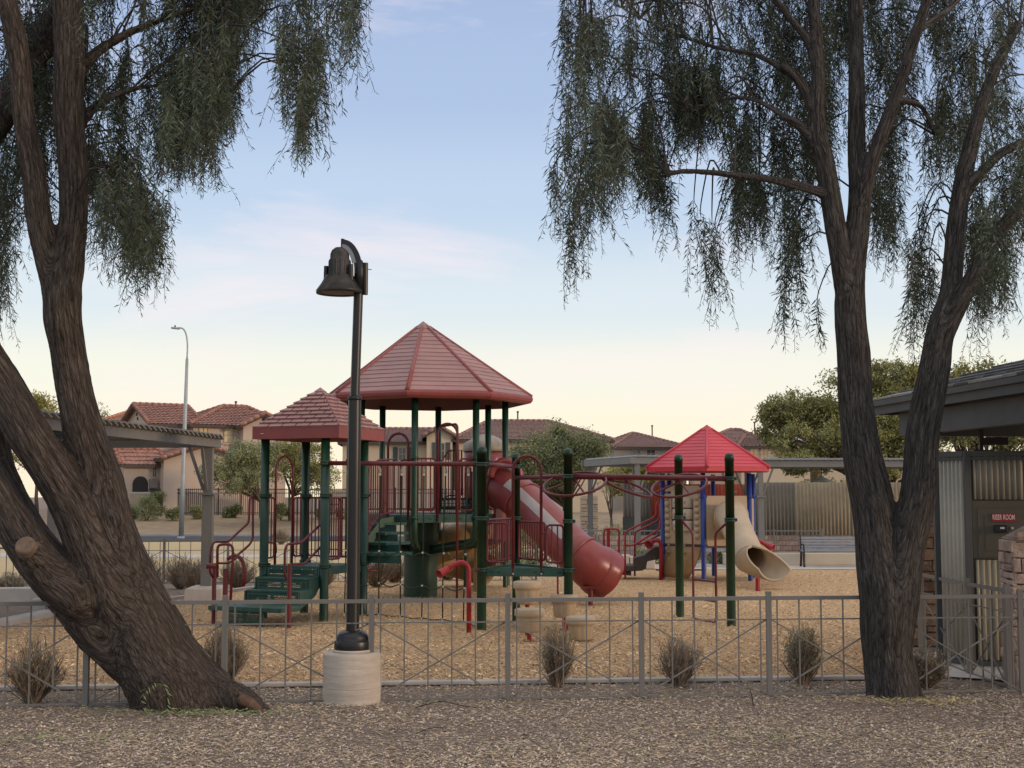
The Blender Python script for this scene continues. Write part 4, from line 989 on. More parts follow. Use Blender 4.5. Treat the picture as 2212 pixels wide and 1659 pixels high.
# stair with wavy brown cheek on the left, landing and rails
def zr5(x, y): return (1700+x*.30139)/1.3562, (1250+y*.30139)/1.3562
ys = HP[5].y-.1
poly = [(520, 1275), (620, 1250), (660, 1215), (720, 1170), (770, 1165), (770, 1250), (770, 1285), (700, 1300), (650, 1310), (640, 1380), (600, 1400), (520, 1405)]
MB().prism([W(*zr5(*q), ys) for q in poly], Vector((.06, .95, 0))).build('wavy_stair', BROWN, ts, bevel=.02)
MB().prism([W(*zr5(*q), ys-.1) for q in [(385, 1352), (530, 1352), (530, 1405), (385, 1408)]], Vector((.06, 1.2, 0))).build('landing', BROWN, ts, bevel=.02)
MB().prism([W(*zr5(*q), ys) for q in [(388, 1408), (495, 1408), (495, 1448), (388, 1440)]], Vector((.06, .9, 0))).build('landing_leg', BROWN, ts)
for pl_, off in (([(436, 1480), (436, 1030), (460, 1010), (738, 870), (740, 745), (770, 730)], -.1), ([(530, 1450), (528, 1030), (560, 1010), (776, 905), (778, 735)], .5),
                 ([(436, 1155), (520, 1155), (775, 990), (776, 905)], -.1), ([(528, 1140), (600, 1140), (800, 1035)], .5), ([(228, 1240), (230, 1010), (250, 993), (360, 993), (378, 1020), (374, 1290)], -.2)):
    rail([W(*zr5(*q), ys+off) for q in pl_], .024, 'hand_rail', ts, RED2, f=.12)
ubar('support_post', W(*zr5(272, 995), ys), W(*zr5(272, 1400), ys), .045, RED2, ts)
# white storage items / boulder seat near the stair
for u, w_, v0, v1 in ((1386, 58, 1202, 1229), (1338, 50, 1199, 1226)):
    p = W(u, v1, 39.4); tag(MB().box(Vector((p.x, 39.6, (ZV(v0, 39.4)+.02)/2)), (w_/2949*39.4, .5, ZV(v0, 39.4)-.02)).build('seat_block', CONCL, bevel=.03), 'pale concrete seat block behind the wavy stair, %s one' % ('right' if u > 1360 else 'left'), 'seat block')
# ================================================================== RIGHT: PAVILION, RISER CLOSET, STONE PIERS
def corrugated(p0, p1, z0, z1, pitch, depth, m, par, name='corrugated_panel', kind=None):
    p0 = Vector((p0[0], p0[1], 0)); p1 = Vector((p1[0], p1[1], 0)); d = p1-p0; Lx = d.length; d.normalize(); nrm = Vector((d.y, -d.x, 0)); b = MB(); n = max(2, int(Lx/pitch*8)); V = []
    for i in range(n+1):
        x = Lx*i/n; w = math.sin(2*PI*x/pitch); w = max(-1, min(1, w*1.35)); o_ = nrm*(depth*.5*w)
        V += [p0+d*x+o_+UP*z0, p0+d*x+o_+UP*z1]
    b.add(V, [(2*i, 2*i+2, 2*i+3, 2*i+1) for i in range(n)], True)
    o = b.build(name, m, par, kind=kind); md = o.modifiers.new('t', 'SOLIDIFY'); md.thickness = .006; return o
cc = G(2100, 1441); cl = G(2019, 1430); cr_ = G(2290, 1446)
ztc = ZV(974, cc.y)
cl_ = cc+(cl-cc).normalized()*.50
t = thing('riser_closet', cc, 'tall grey framed corrugated metal riser closet with a red RISER ROOM sign', 'utility closet')
def vbar(p, w=.06, z0=0, z1=None, m=DGREY): ubar('frame_post', (p.x, p.y, z0), (p.x, p.y, z1 or ztc), w, m, t, round_=False)
dr = (cr_-cc).normalized(); dl = (cl_-cc).normalized(); 
for p in (cc, cl_, cr_, cc+dl*.62+Vector((.9, .9, 0))): vbar(p, .075)
def hbar(a, c, z, w=.055, m=DGREY): ubar('frame_rail', Vector((a.x, a.y, z))+(c-a).normalized()*.04, Vector((c.x, c.y, z))-(c-a).normalized()*.04, w, m, t, h=w*1.2, round_=False)
for a, c in ((cc, cl_), (cc, cr_)):
    hbar(a, c, ztc-.035); hbar(a, c, .05)
    hbar(a, c, ztc-.10, .03)
nl = Vector((-dl.y, dl.x, 0)); 
corrugated(cl_-dl*.04+Vector((.01, .0, 0)), cc+dl*.04, .08, ztc-.06, .068, .028, CORR, t)
door0 = cc+dr*.05; 
zs = lambda v: ZV(v, cc.y)
corrugated(cc+dr*.07, cc+dr*.66, zs(1079), zs(986), .068, .028, mat('brown_beige_corrugated', (.32, .29, .235), .6, .1, 2), t)
corrugated(cc+dr*.08, cc+dr*.62, zs(1425), zs(1209), .068, .03, mat('yellow_beige_corrugated', (.46, .40, .28), .6, .1, 2), t)
OLV = mat('olive_brown_painted_steel', (.115, .10, .075), .6, .1, 2)
back = MB(); back.beam(cc+dr*.03+UP*(ztc/2)+Vector((0, .05, 0)), cr_+UP*(ztc/2)+Vector((0, .05, 0)), .03, ztc-.1); back.build('door_back', OLV, t)
pn = MB(); nf = Vector((dr.y, -dr.x, 0)); pn.beam(cc+dr*.05+UP*((zs(1082)+zs(1206))/2), cr_+UP*((zs(1082)+zs(1206))/2), .03, zs(1082)-zs(1206)); pn.build('door_panel', OLV, t)
for z in (zs(1096), zs(1202)): ubar('panel_moulding', cc+dr*.12+nf*.018+UP*z, cc+dr*1.0+nf*.018+UP*z, .010, OLV, t, round_=False)
ubar('panel_moulding', cc+dr*.12+nf*.018+UP*zs(1096), cc+dr*.12+nf*.018+UP*zs(1202), .010, OLV, t, round_=False)
for z in (zs(1112), zs(1190)): ubar('panel_moulding', cc+dr*.20+nf*.018+UP*z, cc+dr*1.0+nf*.018+UP*z, .006, OLV, t, round_=False)
ubar('panel_moulding', cc+dr*.20+nf*.018+UP*zs(1112), cc+dr*.20+nf*.018+UP*zs(1190), .006, OLV, t, round_=False)
s0, s1 = VP(2141, 1117, cc, cr_), VP(2194, 1117, cc, cr_)
sc = (s0+s1)/2; hs = zs(1108)-zs(1127); sg = tag(MB().box(Vector((sc.x, sc.y, (zs(1108)+zs(1127))/2))+nf*.022, ((s1-s0).length, .006, hs), dr).build('riser_sign', mat('sign_red', (.36, .012, .02), .45), None), 'small red sign with white letters RISER ROOM on the closet door', 'sign')
fc = bpy.data.curves.new('txt', 'FONT'); fc.body = 'RISER ROOM'; fc.size = hs*.82; fc.align_x = 'CENTER'; fc.align_y = 'CENTER'; fc.extrude = .001; fc.space_character = 1.02; fc.offset = hs*.012
fo = bpy.data.objects.new('txt', fc); C.objects.link(fo); bpy.context.view_layer.update()
me = bpy.data.meshes.new_from_object(fo.evaluated_get(bpy.context.evaluated_depsgraph_get())); C.objects.unlink(fo); bpy.data.objects.remove(fo)
me.materials.clear(); me.materials.append(mat('sign_white', (.75, .72, .68), .5))
wtxt = max(v.co.x for v in me.vertices)-min(v.co.x for v in me.vertices); ks = (s1-s0).length*.9/wtxt
lt = bpy.data.objects.new('sign_lettering', me); link(lt, sg)
lt.matrix_local = Matrix.Translation(Vector((sc.x, sc.y, (zs(1108)+zs(1127))/2))+nf*.0265) @ Matrix((Vector((dr.x, 0, nf.x)), Vector((dr.y, 0, nf.y)), Vector((0, 1, 0)))).to_4x4() @ Matrix.Diagonal((ks, 1, 1, 1))
kb = VP(2161, 1142, cc, cr_); b = MB(); b.box(Vector((kb.x, kb.y, kb.z))+nf*.045, (.16, .06, .09), dr); o = b.build('key_box', BLACK, t, bevel=.01)
MB().box(Vector((kb.x, kb.y, kb.z+.01))+dr*.015+nf*.078, (.05, .004, .022), dr).build('key_box_label', WHITE, o)
dk_ = VP(2185, 1141, cc, cr_); MB().lathe(Vector((dk_.x, dk_.y, dk_.z))+nf*.02, [(.02, 0), (.02, .02), (0, .022)], 12, ax=nf).build('door_knob', GALV, t)
# pavilion
e0 = W(1877, 867, 19.6); e1 = W(2212, 808, 15.15); e1.z = e0.z = (e0.z+e1.z)/2; ze_ = e0.z
ed = (e1-e0).normalized(); inn = Vector((-ed.y, ed.x, 0)); 
if inn.x < 0: inn = -inn
e2 = e0+ed*9.0
ra = e0+inn*3.4+ed*3.4+UP*1.02; rb_ = e2+inn*3.4-ed*0+UP*1.02; e3 = e0+inn*6.8
pv = thing('pavilion', (e0.x+3, e0.y-2, 0), 'dark grey shingled pavilion roof with deep fascia reaching in from the right edge', 'pavilion')
SHG = mat('grey_slate_shingle', (.075, .078, .082), .8, .4, 4, col2=(.17, .165, .15), bump=.5, bscale=60, rnd=.3)
b = MB(); b.add([e0, e2, rb_, ra], [(0, 1, 2, 3)]); b.add([e0, ra, e3], [(0, 1, 2)]); rs = b.build('roof', SHG, pv)
nr = (e2-e0).cross(ra-e0).normalized(); nr = nr if nr.z > 0 else -nr
slope_up = (inn*3.4+UP*1.02).normalized()
rows = 11; rl_ = 3.55/rows
LSH = mat('pale_edge_shingle', (.30, .30, .29), .8, .2, 5)
for r in range(rows):
    a0 = e0+slope_up*(rl_*r); x = rl_*r*.96+.02; lim = 5.6
    x += 0 if r % 2 else -.1
    while x < lim:
        w_ = R_.uniform(.22, .38); xa = max(x, rl_*r*.96+.02)
        if x+w_ > xa+.05:
            A = a0+ed*(xa+.006); B_ = a0+ed*(x+w_-.006); C_ = B_+slope_up*(rl_*1.04); D_ = A+slope_up*(rl_*1.04)+ed*(rl_ if xa > x else 0)
            th = nr*R_.uniform(.018, .034)
            MB().hexa([A, B_, C_, D_, A+th, B_+th, C_+nr*.004, D_+nr*.004]).build('shingle', LSH if (r == 0 and R_.random() < .6) else SHG, rs)
        x += w_
for (a, c) in ((e0, e2), (e0, e3)):
    d_ = (c-a).normalized(); n_ = inn if a is e0 and c is e2 else ed
    for z_, h_, off in ((-.045, .075, .0), (-.14, .115, .05)):
        MB().beam(a+n_*(off+.02)+UP*z_-d_*.0+d_*off, c+n_*(off+.02)+UP*z_, .04, h_).build('fascia', DGREY, pv)
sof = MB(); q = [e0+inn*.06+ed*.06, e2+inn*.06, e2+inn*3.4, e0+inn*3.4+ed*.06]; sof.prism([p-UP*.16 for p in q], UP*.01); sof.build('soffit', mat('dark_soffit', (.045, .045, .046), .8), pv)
be0 = W(1954, 900, 19.1); be0.z = 0; be1 = be0+ed*8.6; zb0, zb1_ = 2.94, 3.25
MB().beam(be0+UP*((zb0+zb1_)/2), be1+UP*((zb0+zb1_)/2), .16, zb1_-zb0).build('beam', DGREY, pv)
MB().beam(be0+inn*.08+UP*((zb0+zb1_)/2), be0+inn*5+UP*((zb0+zb1_)/2), .16, zb1_-zb0).build('beam', DGREY, pv)
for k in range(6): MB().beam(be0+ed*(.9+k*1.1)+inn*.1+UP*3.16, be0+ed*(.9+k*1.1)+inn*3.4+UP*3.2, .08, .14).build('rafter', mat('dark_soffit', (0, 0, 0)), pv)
# dark inner ceiling beams over the closet and its short steel column
k0 = W(2135, 962, 17.6); k0.z = 0
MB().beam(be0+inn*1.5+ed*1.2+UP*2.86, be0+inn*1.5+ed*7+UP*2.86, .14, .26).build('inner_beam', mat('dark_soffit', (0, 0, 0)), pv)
cp = W(2119, 955, 17.9); 
ubar('steel_column', (cp.x, cp.y, ztc-.2), (cp.x, cp.y, 3.0), .05, BLACK, pv, round_=False)
MB().box((cp.x, cp.y, ztc+.02), (.26, .2, .04)).build('column_plate', BLACK, pv); MB().beam((cp.x+.02, cp.y, 2.82), (cp.x+.35, cp.y, 2.82), .05, .1).build('column_bracket', BLACK, pv)
MB().beam(W(1993, 1000, 18.6)*1, W(2031, 935, 17.9), .04, .06).build('knee_brace', DGREY, pv)
# stone piers, stone by stone
def stone_pier(c, w, d, z1, label, m=STONE, rowh=(.055, .19), wr=(.09, .42), ax_=(1, 0, 0), cham=0, name='stone_pier', faces=None, z0=0):
    c = Vector((c.x, c.y, 0)); A = unit(ax_); B_ = Vector((-A.y, A.x, 0)); t = thing(name, c, label, 'stone pier')
    MB().box(c+UP*((z0+z1)/2), (w-.05, d-.05, z1-z0-.02), A).build('core', MORTAR, t)
    for (dirv, nv, half, other) in ((A, -B_, w/2, d/2), (-B_, -A, d/2, w/2), (B_, A, d/2, w/2)):
        z = z0
        while z < z1-.03:
            h = min(R_.uniform(*rowh), z1-z)
            x = -half
            while x < half-.01:
                ww = R_.uniform(*wr); x2 = min(half, x+ww); x2 = half if half-x2 < .07 else x2
                zt2 = z+h-.012; 
                pr = R_.uniform(.004, .045)
                def P(xx, zz, o_): return c+dirv*xx+nv*(other+o_)+UP*zz
                zs0 = z; split = h > .12 and ww < .3 and R_.random() < .5
                j = lambda s=.013: R_.uniform(-s, s)
                g = .007; xa, xb = x+g, x2-g
                if x <= -half+1e-6: xa = x-pr*.4
                if x2 >= half-1e-6: xb = x2+pr*.4
                if cham and zt2 > z1-cham: pass
                for za, zb2 in (((z, z+h*.5-.008), (z+h*.5+.004, zt2)) if split else ((z, zt2),)):
                    out_ = []; pr = pr*R_.uniform(.6, 1.2); xm_ = (xa+xb)/2
                    for o_, s_ in ((-.03, 0), (pr*.55, .0), (pr, .014)):
                        out_.append([P(xa+s_+j(), za+s_+j(.006), o_), P(xm_, za+s_*.6+j(.006), o_*1.1), P(xb-s_+j(), za+s_+j(.006), o_), P(xb-s_*1.4+j(), zb2-s_+j(.006), o_), P(xm_, zb2-s_*.6+j(.006), o_*1.1), P(xa+s_*1.4+j(), zb2-s_+j(.006), o_)])
                    bb_ = MB(); V = sum(out_, [])
                    bb_.add(V, [(l*6+k, l*6+(k+1) % 6, l*6+6+(k+1) % 6, l*6+6+k) for l in range(2) for k in range(6)]+[(12, 13, 16, 17), (13, 14, 15, 16)], False)
                    bb_.build('stone', m, t)
                x = x2
            z += h
    MB().box(c+UP*(z1-.0), (w-.04, d-.04, .05), A).build('top_mortar', m, t)
    return t
pr_ = G(2010, 1392)
stone_pier(pr_, .55, .5, 2.35, 'brown ledge stone pier behind the forked tree beside the riser closet', ax_=(1, -.1, 0))
pf_ = G(2250, 1486)
fpier = stone_pier(Vector((pf_.x+.06, pf_.y+.3, 0)), .56, .56, 1.62, 'pinkish ledge stone pier at the right edge with a sloped top', STONEP, ax_=(1, -.12, 0))
pc = Vector((pf_.x+.06, pf_.y+.3, 0)); b = MB(); 
for a0 in range(7):
    pass
b.hexa([pc+Vector((-.27, -.27, 1.62)), pc+Vector((.3, -.27, 1.62)), pc+Vector((.3, .27, 1.62)), pc+Vector((-.27, .27, 1.62)), pc+Vector((-.02, -.2, 1.76)), pc+Vector((.3, -.2, 1.78)), pc+Vector((.3, .2, 1.78)), pc+Vector((-.02, .2, 1.76))]); b.build('sloped_cap', STONEP, fpier)
for k in range(5):
    q = pc+Vector((-.26+k*.11, -.27, 1.64+.02*k)); MB().hexa([q, q+Vector((.1, 0, 0)), q+Vector((.1, .12, 0)), q+Vector((0, .12, 0)), q+Vector((.01, .02, .06)), q+Vector((.09, .02, .075)), q+Vector((.09, .12, .08)), q+Vector((.01, .12, .07))]).build('stone', STONEP, fpier)
# far stone pier in the middle distance
fs = W(1272, 1100, 52); fs.z = 0
stone_pier(fs, .62, .62, ZV(1072, 52), 'buff stone pier in the distance beyond the red tube slide', mat('buff_far_stone', (.36, .27, .19), .9, .2, 3, col2=(.52, .41, .30)), rowh=(.11, .2), wr=(.18, .42))

# ================================================================== WALLS, BENCHES, PERGOLAS behind
def wx(u, y): return (u-CX)/FPX*y
yw = 46.4
t = thing('corrugated_wall', (wx(1600, yw), yw, 0), 'long tall corrugated metal enclosure wall, grey on the left and tan on the right, with a red section', 'wall')
zt_ = ZV(1042, yw); zb_ = ZV(1156, yw)
corrugated((wx(1345, yw), yw), (wx(1403, yw), yw), zb_+.55, zt_, .125, .04, CORRG, t, 'grey_panel')
corrugated((wx(1403.5, yw), yw-.02), (wx(1609, yw), yw-.02), zb_+.6, zt_-.06, .125, .04, RUST, t, 'red_panel')
corrugated((wx(1609.5, yw), yw), (wx(1716, yw), yw), zb_-.4, zt_, .125, .04, CORRG, t, 'grey_panel')
corrugated((wx(1716.5, yw), yw-.03), (wx(2060, yw), yw-.03), zb_-.4, zt_, .125, .04, CORRT, t, 'tan_panel')
MB().box((wx(1476, yw), yw+.0, zb_+.3), (wx(1609, yw)-wx(1345, yw), .05, .62)).build('dark_base_panel', mat('dark_grey_panel', (.06, .065, .06), .7), t)
for u in (1403, 1470, 1540, 1609): ubar('gate_post', (wx(u, yw), yw-.06, 0), (wx(u, yw), yw-.06, zt_), .035, DGREY, t, round_=False)
yb = 45.2
bw = MB().beam((wx(1292, yb), yb, ZV(1156, yb)/2), (wx(2100, yb), yb, ZV(1156, yb)/2), .3, ZV(1156, yb)).build('wall_body', MORTAR); tag(bw, 'low pinkish split face block wall below the corrugated wall', 'wall'); bw.name = 'block_wall'
bm_ = BLOCK; zz_ = .0; hh = ZV(1156, yb)/5; ublk = {}
bb_ = MB().box((0, 0, 0), (.385, .05, hh-.012)); me_b = None
for r in range(5):
    x = wx(1292, yb)-(.2 if r % 2 else 0)
    while x < wx(1960, yb):
        if me_b is None: o = bb_.build('block', bm_, bw, local=True); me_b = o.data
        else: o = bpy.data.objects.new('block', me_b); link(o, bw)
        o.location = (x+.2, yb-.165+R_.uniform(-.008, .008), hh*(r+.5)); x += .395
    if r >= 4: break
sw = tag(MB().beam((wx(1560, 41.9), 41.9, .2), (wx(2060, 41.9), 41.9, .2), .45, .36).build('seat_wall', mat('cream_painted_concrete', (.56, .50, .40), .85, .06, 2), bevel=.02), 'long low cream seat wall behind the right bench', 'wall')
eb_ = W(1919.5, 1150, 44.0); tag(MB().box((eb_.x, 44.0, 1.05), (.27, .3, .95)).build('utility_box', mat('beige_cabinet', (.52, .46, .34), .6), bevel=.02), 'beige utility cabinet seen through the fork of the right tree', 'cabinet')
def bench(x0, y, L_, label, ang=0.0, z0=.02):
    t = thing('park_bench', (x0+L_/2, y, z0), label, 'bench', 'slatted benches behind the play area')
    for xe in (x0+.06, x0+L_-.06):
        b = MB(); 
        b.tube(cat_([(xe, y-.30, z0), (xe, y-.27, z0+.25), (xe, y-.28, z0+.44)], 3), .036, 6); b.tube(cat_([(xe, y+.20, z0), (xe, y+.13, z0+.25), (xe, y+.12, z0+.45), (xe, y+.24, z0+.90)], 3), .036, 6)
        b.beam((xe, y-.29, z0+.43), (xe, y+.13, z0+.43), .04, .05); b.tube(cat_([(xe, y-.26, z0+.44), (xe, y-.27, z0+.62), (xe, y-.2, z0+.66), (xe, y+.15, z0+.64)], 3), .026, 6)
        b.build('cast_frame', BLACK, t)
    for k in range(5): 
        zc = z0+.50+.085*k; MB().box((x0+L_/2, y+.12+.023*k, zc), (L_-.04, .022, .066), (1, 0, 0), (0, .27, 1)).build('back_slat', SLAT, t)
    for k in range(5): MB().box((x0+L_/2, y-.25+.085*k, z0+.465), (L_-.04, .066, .022)).build('seat_slat', SLAT, t)
bench(wx(1724, 40.8), 40.8, 1.95, 'grey slatted park bench with black frame partly behind the right tree trunk')
bench(wx(1443, 40.8), 40.8, 1.82, 'grey slatted bench mostly hidden behind the small play tower')

def pergola(name, c0, adir, La, bdir, Lb, ztop, label, slat_n, m=PGREY, posts=((0, 0), (1, 0), (0, 1), (1, 1)), pw=.17, slat_axis='b', collar_z=2.15, pedestal=None, brace=True, slw=.2, fh=.2, over=.25, zlow=0, inset=.06):
    c0 = Vector((c0[0], c0[1], 0)); a = unit(adir); b_ = unit(bdir); t = thing(name, c0, label, 'pergola')
    zf = ztop-fh/2
    for p, q, nm in ((c0, c0+a*La, 'beam'), (c0+b_*Lb, c0+b_*Lb+a*La, 'beam')): MB().beam(p-a*.1+UP*zf, q+a*.1+UP*zf, .09, fh).build(nm, m, t, bevel=.006)
    for p, q in ((c0, c0+b_*Lb), (c0+a*La, c0+a*La+b_*Lb)): MB().beam(p+b_*.05+UP*(zf-.003), q-b_*.05+UP*(zf-.003), .09, fh-.01).build('side_beam', m, t, bevel=.006)
    for i, j in posts:
        p = c0+a*(La*i+(pw*1.2 if i == 0 else -pw*1.2)*1)+b_*(Lb*j+(pw*.6 if j == 0 else -pw*.6)); z0 = pedestal if pedestal else 0
        ubar('post', (p.x, p.y, z0+zlow), (p.x, p.y, collar_z), pw*1.22, m, t, round_=False); ubar('post', (p.x, p.y, collar_z-.001), (p.x, p.y, ztop-fh), pw, m, t, round_=False)
        MB().box((p.x, p.y, collar_z), (pw*1.9, pw*1.9, .05), a).build('post_collar', m, t, bevel=.006)
        if pedestal:
            bb2 = MB(); s_ = .36; cb = [(-s_, -s_), (s_, -s_), (s_, s_), (-s_, s_)]
            bb2.hexa([Vector((p.x+x, p.y+y_, -.02)) for x, y_ in cb]+[Vector((p.x+x, p.y+y_, pedestal-.05)) for x, y_ in cb]); bb2.hexa([Vector((p.x+x, p.y+y_, pedestal-.05)) for x, y_ in cb]+[Vector((p.x+x*.72, p.y+y_*.72, pedestal)) for x, y_ in cb])
            bb2.build('concrete_pedestal', CONCL, t)
        if brace:
            for dv, use in ((a, 1), (b_, 1)):
                s_ = 1 if ((i == 0 and dv is a) or (j == 0 and dv is b_)) else -1
                for sgn_ in ((1, -1) if brace == 2 and dv is a else (s_,)):
                    ubar('knee_brace', Vector((p.x, p.y, collar_z+.08))+dv*pw*.6*sgn_, Vector((p.x, p.y, ztop-fh+.02))+dv*.42*sgn_, .055, m, t, round_=False)
    sa, sb, Ls, Ln = (a, b_, La, Lb) if slat_axis == 'b' else (b_, a, Lb, La)
    for k in range(slat_n):
        s_ = c0+sa*(Ls*(k+.5)/slat_n)+UP*(ztop+.045); tilt = (sa+UP*.38).normalized()
        MB().box(s_+sb*Ln/2, (Ln+over*2, slw, .03), sb, tilt.cross(sb)).build('slat', m, t)
    return t
pr0 = wx(1640, 42.6)
pergola('shade_pergola', (pr0, 42.6), (1, .02, 0), 7.2, (0, 1, 0), 2.6, ZV(995, 42.6), 'long grey slatted pergola behind the right bench', 36, pw=.15, collar_z=ZV(1073, 42.6), brace=2, posts=((.03, 0), (.5, 0), (1, 0), (.03, 1), (1, 1)), slw=.17, over=.15)
t = thing('pendant_lamp', W(1775, 1037, 43.9), 'grey bell shaped pendant lamp hanging under the right pergola', 'lamp'); q = org(t)
MB().lathe(q, [(.0, .14), (.06, .13), (.08, .08), (.18, .04), (.28, -.02), (.29, -.05), (.27, -.05)], 20).build('lamp_shade', mat('grey_lamp_enamel', (.2, .22, .23), .5), t); ubar('cord', q+UP*.12, (q.x, q.y, ZV(1006, 43.9)), .015, DGREY, t)
pc0 = W(1367, 990, 43.3); sv = W(1262, 996, 47.6)-pc0
pergola('shade_pergola', (pc0.x, pc0.y), (1, .28, 0), 3.6, (sv.x, sv.y, 0), sv.length, ZV(988, 43.3), 'grey slatted pergola with diagonal braces between the stone pier and the red pyramid roof', 16, pw=.15, collar_z=ZV(1062, 43.3), slat_axis='b', slw=.17, over=.12)
# left pergola
pn_ = W(470, 950, 28.0); pq = W(232, 925, 22.6); sv = pq-pn_
pergola('shade_pergola', (pn_.x, pn_.y), (sv.x, sv.y, 0), 8.2, (-1, .1, 0), 3.4, ZV(949, 28.0), 'large grey slatted pergola behind the leaning left tree, on concrete pedestals', 34, pw=.17, posts=((0, 0), (1, 1), (0, 1)), collar_z=ZV(1067, 28.0), pedestal=.30, slat_axis='b', fh=.17, slw=.22, over=.14)
q = W(143, 990, 25.0); t = thing('shade_ramada', (q.x-1.5, 25, 0), 'grey ramada with a sloping slatted roof seen between the left trunks', 'pergola')
MB().beam(W(40, 956, 24.2), W(146, 956, 24.2), .08, .10).build('beam', PGREY, t); ubar('post', (q.x+.02, 24.3, 0), (q.x+.02, 24.3, 3.05), .15, PGREY, t, round_=False)
for k in range(9): 
    z_ = ZV(949-k*4.6, 24.2); MB().box((q.x-.62, 24.2+k*.22, z_+.0), (1.5, .2, .03), (1, 0, 0), (0, -.45, 1)).build('slat', DGREY, t)
q = W(146, 994, 25.6); t = thing('pendant_lamp', q, 'grey pendant lamp between the left trunks under the ramada', 'lamp'); MB().lathe(q, [(0, .12), (.06, .1), (.08, .04), (.16, .0), (.2, -.05), (.19, -.06)], 18).build('lamp_shade', mat('grey_lamp_enamel', (0, 0, 0)), t); ubar('cord', q+UP*.1, q+UP*.5, .012, DGREY, t)

# ================================================================== IRON FENCE AND HOUSES
yf = 91.0
t = thing('iron_fence', (-20, yf, .8), 'long dark iron picket fence in front of the pink beige houses', 'fence')
z0_, z1_ = .85, .85+1.78; xa, xb = wx(322, yf), wx(1110, yf); b = MB(); x = xa
while x < xb: b.box((x, yf, (z0_+z1_)/2), (.035, .035, z1_-z0_)); x += .135
b.build('pickets', IRON, t, kind='stuff')
for z_ in (z0_+.15, z1_-.32, z1_-.08): ubar('rail', (xa, yf, z_), (xb, yf, z_), .05, IRON, t, round_=False)
x = xa
while x < xb: ubar('post', (x, yf-.01, z0_-.1), (x, yf-.01, z1_+.05), .09, IRON, t, round_=False); x += 2.35
tag(MB().box((wx(296, 90.5), 90.5, 1.55), (1.9, .25, 1.5)).build('garden_wall', CORRT), 'tan ribbed wall segment at the left end of the iron fence', 'wall')
MB().box((wx(296, 90.5), 90.5, 2.33), (2.0, .35, .1)).build('wall_cap', CONCL, bpy.data.objects['garden_wall'])
b = bpy.data.objects['garden_wall']
for k in range(14): MB().box((wx(296, 90.5)-.9+k*.139, 90.36, 1.55), (.07, .03, 1.45)).build('rib', CORRT, b)

def tile_slope(A, B_, C_, D_, m, par, name='roof_slope', pitch=.30, row=.40):
    A, B_, C_, D_ = map(Vector, (A, B_, C_, D_)); e = (B_-A).normalized(); up_ = (D_+C_)/2-(A+B_)/2; up_ = up_-e*up_.dot(e); H = up_.length; up_.normalize(); nr = e.cross(up_).normalized()
    if nr.z < 0: nr = -nr
    xD, xC, xB = (D_-A).dot(e), (C_-A).dot(e), (B_-A).dot(e); rows = max(1, int(H/row)); b = MB()
    for r in range(rows):
        t0, t1 = r/rows, (r+1)/rows; xl = min(xD*t0, xD*t1) if xD < 0 else xD*t0; xr = xB+(xC-xB)*t0; xl1, xr1 = xD*t1, xB+(xC-xB)*t1
        n = max(1, int(round((xr-xl)/(pitch/4)))); V = []
        for k in range(n+1):
            x = xl+(xr-xl)*k/n; w = .055*abs(math.cos(PI*(x/pitch+ .5*(r % 2)*0)))
            xx = min(max(x, xl1), xr1)
            V += [A+e*x+up_*(H*t0)+nr*(w+.055), A+e*xx+up_*(H*t1)+nr*(w+.012)]
        b.add(V, [(2*k, 2*k+2, 2*k+3, 2*k+1) for k in range(n)], False)
    b.add([A, B_, C_, D_], [(0, 1, 2, 3)])
    return b.build(name, m, par)
